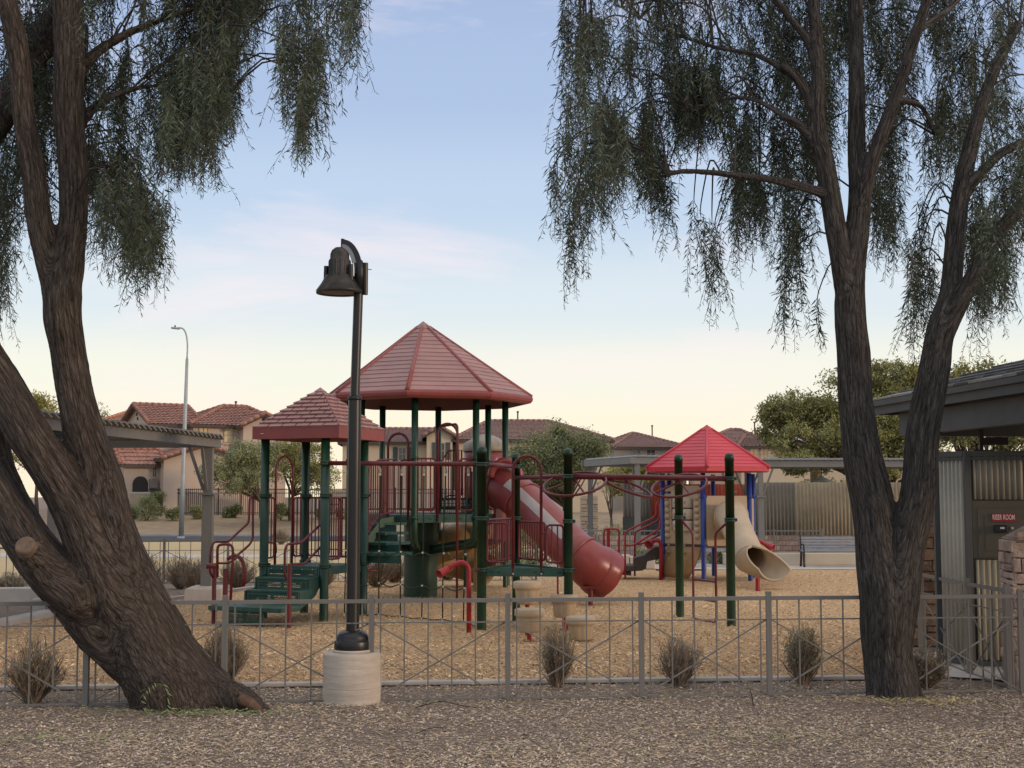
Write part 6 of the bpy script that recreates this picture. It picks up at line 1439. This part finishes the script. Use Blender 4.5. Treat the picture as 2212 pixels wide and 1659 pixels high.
# ---- bark material driven by trunk coordinates
def bark_mat(name, c1, c2, warm):
    m = bpy.data.materials.new(name); m.use_nodes = True; t = m.node_tree; b = t.nodes['Principled BSDF']; b.inputs['Roughness'].default_value = .92; b.inputs['Specular IOR Level'].default_value = .2
    at = t.nodes.new('ShaderNodeAttribute'); at.attribute_name = 'barkco'
    def noise(scale, det, rough, vec): n = t.nodes.new('ShaderNodeTexNoise'); n.inputs['Scale'].default_value = scale; n.inputs['Detail'].default_value = det; n.inputs['Roughness'].default_value = rough; n.inputs['Distortion'].default_value = .5; t.links.new(vec, n.inputs['Vector']); return n
    n1 = noise(40, 8, .7, at.outputs['Vector']); n2 = noise(90, 6, .7, at.outputs['Vector']); n3 = noise(2.2, 5, .6, at.outputs['Vector'])
    rp = t.nodes.new('ShaderNodeValToRGB'); t.links.new(n1.outputs[0], rp.inputs[0]); rp.color_ramp.elements[0].position = .36; rp.color_ramp.elements[0].color = (*c1, 1); rp.color_ramp.elements[1].position = .66; rp.color_ramp.elements[1].color = (*c2, 1)
    mx = t.nodes.new('ShaderNodeMixRGB'); mx.blend_type = 'MIX'; r3 = t.nodes.new('ShaderNodeValToRGB'); r3.color_ramp.elements[0].position = .5; r3.color_ramp.elements[1].position = .8; t.links.new(n3.outputs[0], r3.inputs[0]); t.links.new(r3.outputs[0], mx.inputs[0]); t.links.new(rp.outputs[0], mx.inputs[1]); mx.inputs[2].default_value = (*warm, 1)
    m2 = t.nodes.new('ShaderNodeMixRGB'); m2.blend_type = 'MULTIPLY'; m2.inputs[0].default_value = .75; t.links.new(mx.outputs[0], m2.inputs[1]); r2 = t.nodes.new('ShaderNodeValToRGB'); r2.color_ramp.elements[0].position = .3; r2.color_ramp.elements[0].color = (.3, .3, .3, 1); r2.color_ramp.elements[1].position = .6; r2.color_ramp.elements[1].color = (1.25, 1.25, 1.25, 1); t.links.new(n2.outputs[0], r2.inputs[0]); t.links.new(r2.outputs[0], m2.inputs[2])
    t.links.new(m2.outputs[0], b.inputs['Base Color'])
    mv = t.nodes.new('ShaderNodeMapping'); mv.inputs['Scale'].default_value = (1, 1, 2.6); t.links.new(at.outputs['Vector'], mv.inputs[0])
    nd = noise(9, 4, .6, mv.outputs[0]); va = t.nodes.new('ShaderNodeVectorMath'); va.operation = 'MULTIPLY_ADD'; t.links.new(nd.outputs['Color'], va.inputs[0]); va.inputs[1].default_value = (.05, .05, .05); t.links.new(mv.outputs[0], va.inputs[2])
    vo = t.nodes.new('ShaderNodeTexVoronoi'); vo.feature = 'DISTANCE_TO_EDGE'; vo.inputs['Scale'].default_value = 24; t.links.new(va.outputs[0], vo.inputs['Vector'])
    rv = t.nodes.new('ShaderNodeValToRGB'); rv.color_ramp.elements[0].position = .0; rv.color_ramp.elements[0].color = (.38, .38, .38, 1); rv.color_ramp.elements[1].position = .16; rv.color_ramp.elements[1].color = (1, 1, 1, 1); t.links.new(vo.outputs['Distance'], rv.inputs[0])
    m4 = t.nodes.new('ShaderNodeMixRGB'); m4.blend_type = 'MULTIPLY'; m4.inputs[0].default_value = .45; t.links.new(m2.outputs[0], m4.inputs[1]); t.links.new(rv.outputs[0], m4.inputs[2]); t.links.new(m4.outputs[0], b.inputs['Base Color'])
    pre = t.nodes.new('ShaderNodeMath'); pre.operation = 'MULTIPLY_ADD'; t.links.new(rv.outputs[0], pre.inputs[0]); pre.inputs[1].default_value = .8; t.links.new(n1.outputs[0], pre.inputs[2])
    ad = t.nodes.new('ShaderNodeMath'); ad.operation = 'ADD'; t.links.new(pre.outputs[0], ad.inputs[0]); t.links.new(n2.outputs[0], ad.inputs[1])
    bp = t.nodes.new('ShaderNodeBump'); bp.inputs['Strength'].default_value = 1.0; bp.inputs['Distance'].default_value = .05; t.links.new(ad.outputs[0], bp.inputs['Height']); t.links.new(bp.outputs[0], b.inputs['Normal'])
    return m
BARKL = bark_mat('brown_furrowed_bark', (.036, .028, .023), (.225, .18, .15), (.17, .13, .105))
BARKR = bark_mat('grey_furrowed_bark', (.032, .029, .027), (.195, .175, .160), (.145, .127, .114))
def big_trunk(tree, name, chains, material, voxel=.022, amp=.012, r0org=None):
    b = MB(); segs = []
    for pts, rad in chains:
        P = cat_(pts, 5); rr_ = []; n = len(pts)
        for i in range(n-1):
            for j in range(5): rr_.append(rad[i]+(rad[i+1]-rad[i])*j/5)
        rr_.append(rad[-1])
        wob = [Vector((mnoise.noise(p*1.3)*.25*r_, mnoise.noise(p*1.3+Vector((9, 0, 0)))*.25*r_, 0)) for p, r_ in zip(P, rr_)]
        P = [p+w_ for p, w_ in zip(P, wob)]; d0 = (P[0]-P[1]).normalized(); d1 = (P[-1]-P[-2]).normalized(); ra, rb2 = rr_[0], rr_[-1]; P = [P[0]+d0*ra*.8, P[0]+d0*ra*.5]+P+[P[-1]+d1*rb2*.5, P[-1]+d1*rb2*.8]; rr_ = [ra*.4, ra*.8]+rr_+[rb2*.8, rb2*.4]; b.tube(P, rr_, 16, caps=True); segs.append((P, rr_))
    me = bpy.data.meshes.new('tmp'); me.from_pydata(b.v, [], b.f); ob = bpy.data.objects.new('tmp', me); C.objects.link(ob)
    md = ob.modifiers.new('r', 'REMESH'); md.mode = 'VOXEL'; md.voxel_size = voxel; md.use_smooth_shade = True
    ms = ob.modifiers.new('s', 'SMOOTH'); ms.factor = .8; ms.iterations = 12
    bpy.context.view_layer.update(); dg = bpy.context.evaluated_depsgraph_get(); m2 = bpy.data.meshes.new_from_object(ob.evaluated_get(dg)); bpy.data.objects.remove(ob)
    n = len(m2.vertices); co = np.empty(n*3, np.float32); m2.vertices.foreach_get('co', co); co = co.reshape(-1, 3); no = np.empty(n*3, np.float32); m2.vertices.foreach_get('normal', no); no = no.reshape(-1, 3)
    best = np.full(n, 1e9); bc = np.zeros((n, 3)); acc = np.zeros((n, 3)); sw = np.zeros(n)+1e-40
    for P, rr_ in segs:
        L_ = 0; ref = Vector((1, .3, 0))
        for i in range(len(P)-1):
            p, q = P[i], P[i+1]; d = (q-p); ln = d.length; d = d/ln; ref = (ref-d*ref.dot(d)).normalized(); e = d.cross(ref); dv, rv, ev = np.array(d), np.array(ref), np.array(e)
            w_ = co-np.array(p); tt_ = np.clip(w_@dv, 0, ln); off = w_-tt_[:, None]*dv; dist = np.linalg.norm(off, axis=1)/(rr_[i]+(rr_[i+1]-rr_[i])*tt_/ln); k = dist < best
            wgt = np.exp(-9*np.minimum(dist, 12))*ln; acc += wgt[:, None]*(np.array(p)+tt_[:, None]*dv); sw += wgt
    ctr_ = acc/sw[:, None]; rel = co-ctr_; bc = np.stack([rel[:, 0]*1.1, rel[:, 1]*1.1, co[:, 2]*.085], 1)
    disp = np.array([mnoise.noise(Vector(c)*18)+.6*mnoise.noise(Vector(c)*38) for c in bc.tolist()]); co = co+no*(disp*amp)[:, None]
    m2.vertices.foreach_set('co', (co-np.array(org(tree))).astype(np.float32).ravel())
    at = m2.attributes.new('barkco', 'FLOAT_VECTOR', 'POINT'); at.data.foreach_set('vector', bc.astype(np.float32).ravel()); m2.materials.clear(); m2.materials.append(material)
    m2.polygons.foreach_set('use_smooth', [True]*len(m2.polygons)); m2.update()
    o = bpy.data.objects.new(name, m2); link(o, tree); SHIFT[o.name] = org(tree); return o, segs
def ch(y, *p):     # (u, v, width px [, dy])
    pts, rad = [], []
    for q in p:
        yy = y+(q[3] if len(q) > 3 else 0); pts.append(W(q[0], q[1], yy)); rad.append(q[2]/FPX*yy/2)
    return pts, rad
# left leaning multi stem tree
yL = fence_y(-3.4)+.02
tl = thing('weeping_tree', (W(380, 1522, yL).x, yL, 0), 'large leaning brown multi stemmed weeping tree at the left edge', 'tree')
CL = [ch(yL, (402, 1565, 262), (388, 1500, 204), (342, 1420, 176), (300, 1340, 158), (262, 1240, 128), (230, 1120, 112), (203, 1000, 94), (166, 860, 80), (147, 740, 78), (134, 640, 84), (142, 560, 70, .05), (154, 480, 60, .12), (154, 400, 64, .12), (149, 250, 67, .15), (146, 120, 66, .2), (140, 0, 68, .25), (132, -150, 60, .3)),
      ch(yL, (425, 1465, 84, -.02), (470, 1498, 80, -.12), (520, 1515, 74, -.25), (556, 1530, 46, -.32), (584, 1542, 20, -.38)),
      ch(yL, (405, 1480, 120), (455, 1480, 90), (500, 1510, 60)),
      ch(yL, (320, 1550, 80, -.1), (318, 1500, 70, -.05), (300, 1440, 60)),
      ch(yL, (152, 180, 40, .3), (210, 110, 26, .5), (300, 60, 20, .7), (420, 20, 16, .9), (560, 0, 13, 1.0), (690, -40, 10, 1.0)), ch(yL, (150, 300, 34, .2), (210, 230, 22, .4), (300, 190, 16, .6), (400, 190, 12, .8), (470, 230, 8, .9)),
      ch(yL, (295, 1330, 90, -.1), (268, 1210, 66, -.14), (243, 1090, 56, -.12), (225, 1010, 40, -.05)),
      ch(yL, (150, 760, 50), (124, 640, 66), (96, 540, 58), (71, 400, 54), (54, 260, 50), (40, 130, 50), (14, 0, 44), (-14, -120, 40)),
      ch(yL, (345, 1450, 110, 0), (250, 1290, 124, -.1), (182, 1145, 102, -.15), (112, 1010, 92, -.15), (45, 900, 92, -.1), (-15, 800, 90, 0), (-80, 700, 96, 0)),     # stem to upper left
      ch(yL, (345, 1470, 110, 0), (232, 1355, 138, 0), (132, 1250, 112, .1), (52, 1160, 100, .15), (-12, 1040, 108, .2), (-60, 900, 130, .2)),
      ch(yL, (180, 1290, 104, -.2), (95, 1225, 92, -.25), (40, 1150, 90, -.2), (5, 1080, 80, -.1), (-30, 1000, 70, 0)),
      ch(yL, (110, 1240, 84, -.28), (84, 1212, 70, -.36), (62, 1192, 56, -.42))]
trunkL, segL = big_trunk(tl, 'trunk', CL, BARKL, voxel=.024, amp=.016)
sc0_ = W(62, 1190, yL-.42); sc1_ = W(82, 1210, yL-.38)
sdv = (W(40, 1158, yL-.70)-sc0_).normalized(); MB().lathe(sc0_+sdv*.135, [(0, -.012), (.05, -.004), (.075, .004), (.088, .002), (.098, -.012), (.105, -.06), (.125, -.2)], 16, ax=(W(40, 1158, yL-.70)-sc0_)).build('sawn_stub', BERRY, tl)
r_e = W(540, 1520, yL-.42); MB().tube(cat_([W(515, 1508, yL-.42), r_e, W(562, 1540, yL-.5)], 4), [.03, .05, .06, .06, .06, .055, .05, .05, .03], 10).build('exposed_root', mat('reddish_root_wood', (.12, .068, .045), .9, .4, 12, bump=.9, bscale=40), tl)
# dark back branch at upper left
bb1 = MB().tube(cat_([W(-60, 330, yL+.9), W(0, 245, yL+.9), W(55, 160, yL+.8), W(100, 70, yL+.7), W(150, 0, yL+.6), W(185, -90, yL+.6)], 4), [.20-.004*k for k in range(21)], 10).build('limb', BARKR, tl)
at = bb1.data.attributes.new('barkco', 'FLOAT_VECTOR', 'POINT'); at.data.foreach_set('vector', np.array([(v.co.x, v.co.y, v.co.z*.2) for v in bb1.data.vertices], np.float32).ravel())
# right tree
yR = fence_y(4.1)-.12
trr = thing('weeping_tree', (W(1930, 1510, yR).x, yR, 0), 'forked grey brown weeping tree at the right with drooping willow like foliage', 'tree')
CR = [ch(yR, (1932, 1560, 150), (1926, 1500, 118), (1922, 1420, 104), (1918, 1340, 110), (1910, 1260, 108), (1900, 1180, 96), (1882, 1080, 92), (1862, 980, 84), (1847, 860, 74), (1842, 760, 72), (1838, 660, 68), (1842, 580, 56, .05), (1854, 490, 52, .05), (1857, 420, 50, .05), (1852, 330, 40, .05), (1850, 200, 38, .05), (1848, 60, 34, .1), (1846, -90, 30, .1)),
      ch(yR, (1945, 1500, 70), (1975, 1515, 50, -.05), (2005, 1530, 24, -.1)), ch(yR, (1900, 1510, 60), (1882, 1530, 36)),
      ch(yR, (1930, 1420, 84, -.02), (1942, 1320, 86, -.05), (1955, 1220, 84, -.1), (1972, 1120, 80, -.1), (1985, 1020, 74, -.1), (1996, 920, 72, -.1), (2014, 800, 68, -.1), (2032, 710, 58, -.1), (2050, 640, 46, -.05), (2062, 540, 44, 0), (2072, 440, 42, 0), (2092, 340, 36, 0), (2115, 250, 30, .05), (2150, 150, 26, .05), (2200, 50, 22, .1)),
      ch(yR, (1842, 760, 46), (1830, 650, 48), (1815, 560, 44), (1803, 480, 46), (1790, 400, 46), (1780, 340, 44), (1768, 300, 40), (1762, 240, 36), (1765, 150, 32), (1760, 40, 28), (1750, -80, 24)),
      ch(yR, (1770, 330, 28), (1745, 290, 24), (1715, 262, 20), (1690, 252, 16)), ch(yR, (1764, 260, 26), (1745, 215, 24), (1722, 170, 22), (1690, 140, 18)), ch(yR, (1768, 160, 24), (1745, 90, 20), (1700, 30, 18), (1660, -20, 14)),
      ch(yR, (1862, 440, 34, 0), (1880, 370, 32, -.05), (1902, 300, 32, -.1), (1930, 225, 30, -.15), (1955, 150, 28, -.2), (1980, 70, 26, -.25), (2010, -20, 24, -.3)),
      ch(yR, (2012, 810, 48, -.12), (2042, 715, 46, -.15), (2085, 630, 40, -.2), (2125, 560, 36, -.25), (2165, 490, 32, -.3), (2220, 430, 30, -.3), (2280, 380, 26, -.3)),
      ch(yR, (2068, 460, 30, 0), (2090, 410, 26, -.05), (2120, 375, 24, -.1), (2165, 330, 22, -.1), (2230, 300, 20, -.1)),
      ch(yR, (1795, 440, 26, 0), (1770, 415, 22, -.05), (1720, 400, 20, -.1), (1665, 388, 17, -.15), (1600, 380, 16, -.2), (1530, 372, 14, -.25), (1478, 370, 13, -.3), (1440, 377, 13, -.3)),
      ch(yR, (1445, 378, 12, -.3), (1400, 330, 9, -.2), (1340, 300, 8, 0), (1270, 310, 6, .2)), ch(yR, (1432, 300, 8, -.3), (1400, 200, 7, 0), (1330, 130, 6, .3), (1260, 110, 5, .5)),
      ch(yR, (1725, 175, 18, 0), (1640, 120, 14, .2), (1540, 100, 12, .4), (1430, 60, 10, .6), (1330, 10, 8, .8)), ch(yR, (1700, 255, 14, 0), (1630, 215, 12, .2), (1560, 215, 9, .4), (1500, 240, 7, .5)), ch(yR, (1990, 60, 20, -.2), (2050, 20, 16, .3), (2100, -30, 12, .6)), ch(yR, (1935, 215, 18, -.1), (1990, 230, 13, .3), (2020, 290, 9, .6)),
      ch(yR, (1442, 377, 12, -.3), (1438, 345, 10, -.3), (1432, 300, 8, -.3), (1420, 250, 6, -.3))]
trunkR, segR = big_trunk(trr, 'trunk', CR, BARKR, voxel=.017, amp=.010)

# ---- drooping foliage
def weeping(tree, segs, envu, envv, urange, dens, n_cl, per, yc, ydep, seed, vtop=-170, minv=None, holes=(), twig_every=4, leafm=LEAF, len_=(110, 260), back=.75, tint=((1, 1, 1),), forced=(), v_limb=False):
    rg = np.random.default_rng(seed); env = lambda u: np.interp(u, envu, envv)
    skel = np.array([tuple(p) for P, _ in segs for p in P]); LV, LT, TV, TF = [], [], [], []; nodes = []
    made = 0; tries = 0; limb = MB()
    forced = list(forced)
    while (made < n_cl and tries < n_cl*40) or forced:
        tries += 1; u = rg.uniform(*urange); e = float(env(u))
        if e < vtop: continue
        if rg.random() > dens(u): continue
        vt = rg.uniform(vtop, e) if rg.random() < .72 else e-abs(rg.normal())*28
        ln = rg.uniform(*len_); vs0 = vt-ln
        if minv and u < minv[0] and vs0 < minv[1]: continue
        fc_ = forced.pop() if forced else None
        if fc_: u, vt, ln = fc_; vs0 = vt-ln
        elif any(abs(u-h[0]) < h[2] and (vs0-10 < h[1]+h[3]) and (vt > h[1]-h[3]) for h in holes) and rg.random() < .9: continue
        y = yc+(rg.uniform(.45, ydep*1.7) if rg.random() < back or u < 195 or (v_limb and 1380 < u < 2120) else rg.uniform(-ydep, .3)); made += 1; k = rg.integers(per[0], per[1]); spread = rg.uniform(8, 20)
        if fc_: spread = 5.; k = 5
        ctr = W(u, vs0, y); nodes.append(ctr)
        ctint = rg.uniform(.6, 1.45)
        # branchlet from the nearest part of the skeleton
        if fc_ or made % twig_every == 0:
            d2 = ((skel-np.array(ctr))**2).sum(1)+np.maximum(0, skel[:, 2]-ctr.z)*2; j = int(rg.choice(np.argsort(d2)[:14])); s_ = Vector(skel[j]); m1 = s_.lerp(ctr, .5)+UP*(.12+.15*(ctr-s_).length); limb.tube(cat_([s_, m1, ctr+UP*.05, ctr-UP*.1], 3), [.013, .012, .011, .010, .009, .008, .007, .006, .005, .004], 4, caps=False)
        for _ in range(k):
            uu = u+rg.normal()*spread; yy = y+rg.normal()*.12; l2 = ln*rg.uniform(.45 if not fc_ else .85, 1.0); v0 = vs0+rg.uniform(0, ln*.2); S_ = np.array(W(uu, v0, yy)); Lm = l2/FPX*yy
            step = .027; m_ = max(4, int(Lm/step)); tt_ = np.linspace(0, 1, m_); ph_ = rg.random()*6.28; am = rg.uniform(.01, .05); dx = rg.normal()*.12
            cx = S_[0]+dx*Lm*tt_**1.5+am*np.sin(tt_*5+ph_)*tt_; cy = S_[1]+rg.normal()*.12*Lm*tt_+am*np.cos(tt_*4+ph_)*tt_; cz = S_[2]-Lm*tt_
            side = rg.random(m_)*2*PI; out_ = np.stack([np.cos(side), np.sin(side)*.8, -rg.uniform(.0, 1.5, m_)], 1); out_ /= np.linalg.norm(out_, axis=1)[:, None]
            ll = rg.uniform(.06, .135, m_)*(1-.4*tt_**3); wv = np.cross(out_, rg.normal(size=(m_, 3))); wv /= np.linalg.norm(wv, axis=1)[:, None]; P = np.stack([cx, cy, cz], 1); wd = ll*.074
            sag = np.array([0, 0, -1])*(ll*.12)[:, None]
            V = np.stack([P, P+out_*(ll*.45)[:, None]+wv*wd[:, None], P+out_*ll[:, None]+sag, P+out_*(ll*.45)[:, None]-wv*wd[:, None]], 1); LV.append(V.reshape(-1, 3)); LT.append(np.repeat(ctint*rg.uniform(.7, 1.3, m_), 4))
            sub = np.linspace(0, m_-1, max(3, m_//7)).astype(int); Q = P[sub]; w_ = np.array([.0022, 0, 0]); nv = sum(len(a) for a in TV)
            TV.append(np.stack([Q-w_, Q+w_], 1).reshape(-1, 3)); TF.append(np.array([(nv+2*i, nv+2*i+1, nv+2*i+3, nv+2*i+2) for i in range(len(sub)-1)]))
    V = np.concatenate(LV); T = np.concatenate(LT)[:, None]*np.array([[1, 1, 1]]); print('leaves', len(V)//4)
    raw_mesh('leaves', V, np.arange(len(V)).reshape(-1, 4), leafm, tree, T, 'stuff'); o = raw_mesh('twigs', np.concatenate(TV), np.concatenate(TF), mat('thin_twig', (.06, .055, .035), .8), tree, None, 'stuff')
    limb.build('branchlets', mat('branchlet_bark', (.045, .036, .03), .9), tree, kind='stuff')
eu = [1172, 1185, 1200, 1219, 1232, 1262, 1280, 1300, 1340, 1394, 1425, 1440, 1450, 1480, 1575, 1590, 1630, 1660, 1690, 1700, 1735, 1752, 1765, 1790, 1800, 1812, 1830, 1870, 1880, 1900, 1925, 1945, 1958, 1970, 1990, 2012, 2030, 2048, 2085, 2095, 2130, 2150, 2190, 2205, 2290]
ev = [400, 480, 520, 560, 620, 590, 520, 500, 450, 470, 530, 480, 370, 350, 350, 520, 580, 500, 460, 640, 620, 500, 420, 380, 280, 220, 200, 220, 540, 590, 560, 430, 470, 640, 760, 700, 480, 400, 480, 620, 740, 700, 640, 540, 480]
def dR(u): return 1.0 if u > 1240 else .45
weeping(trr, segR, eu, ev, (1188, 2290), dR, 520, (4, 14), yR-.1, 1.5, 101, v_limb=True, minv=(1212, 330), holes=((1816, 420, 14, 110), (1990, 470, 36, 40), (1520, 400, 20, 25), (1660, 330, 14, 16), (1905, 640, 60, 60)), len_=(120, 280), forced=[(1500, 620, 200), (1514, 610, 160), (1546, 690, 210), (1538, 640, 180), (1550, 660, 160), (1700, 745, 180), (1690, 720, 200), (1715, 700, 200), (1730, 660, 200), (1768, 750, 110), (1925, 600, 200), (1895, 570, 220), (1968, 780, 200), (1975, 740, 220), (1985, 700, 220), (1995, 640, 160), (2110, 775, 260), (2125, 700, 240), (2150, 690, 240), (2180, 680, 220), (1232, 640, 190), (1250, 610, 200), (1225, 600, 200), (1290, 530, 180), (1590, 600, 200), (1640, 560, 200), (1440, 545, 160), (1192, 440, 90), (1200, 520, 160)])
el = [-80, 0, 30, 50, 80, 100, 118, 178, 195, 215, 235, 262, 290, 310, 345, 356, 385, 420, 450, 468, 490, 505, 530, 560, 585, 596, 604, 610, 630, 660, 675, 700, 716, 735, 760, 785, 802]
elv = [700, 730, 560, 440, 480, 560, 300, 300, 520, 590, 560, 520, 640, 630, 640, 440, 400, 410, 400, 330, 330, 190, 150, 110, 120, -60, -60, 260, 290, 370, 360, 300, 180, 140, 200, 150, 40]
def dL(u): return .6 if u < 180 else (1.0 if u < 590 else .4)
weeping(tl, segL, el, elv, (-80, 802), dL, 470, (4, 14), yL+.1, 1.4, 202, holes=((145, 420, 28, 130),), len_=(120, 280), forced=[(300, 650, 200), (330, 630, 200), (262, 520, 180), (240, 560, 200), (225, 600, 230), (320, 560, 200), (660, 370, 250), (670, 320, 250), (640, 290, 240), (770, 200, 260), (755, 170, 240), (450, 410, 200), (400, 400, 200), (10, 730, 260), (25, 640, 240), (5, 690, 200), (60, 500, 200), (560, 140, 200)])

# ---- green sprig at the foot of the left tree

def sprig(p0, pts, label):
    t = thing('fallen_sprig', p0, label, 'sprig', 'green sprigs sprouting at the left tree foot'); P = cat_(pts, 6)
    MB().tube(P, .004, 5).build('stem', LEAFG, t); b = MB(); rg = random.Random(5)
    for i, p in enumerate(P[2:]):
        s_ = 1 if i % 2 else -1; d = Vector((s_*rg.uniform(.3, 1), rg.uniform(-.6, .2), -rg.uniform(.4, 1.2))).normalized()*rg.uniform(.05, .09); w_ = Vector((.004, .004, .004)); b.add([p, p+d*.5+w_, p+d, p+d*.5-w_], [(0, 1, 2, 3)])
    b.build('leaves', mat('fresh_green_leaf', (.16, .20, .07), .55), t)
ys_ = yL-.72
a = W(296, 1530, ys_); sprig(a, [a, W(312, 1495, ys_), W(330, 1474, ys_+.03), W(352, 1480, ys_), W(362, 1510, ys_-.02), W(358, 1532, ys_)], 'arched green sprig leaning on the foot of the leaning left trunk')
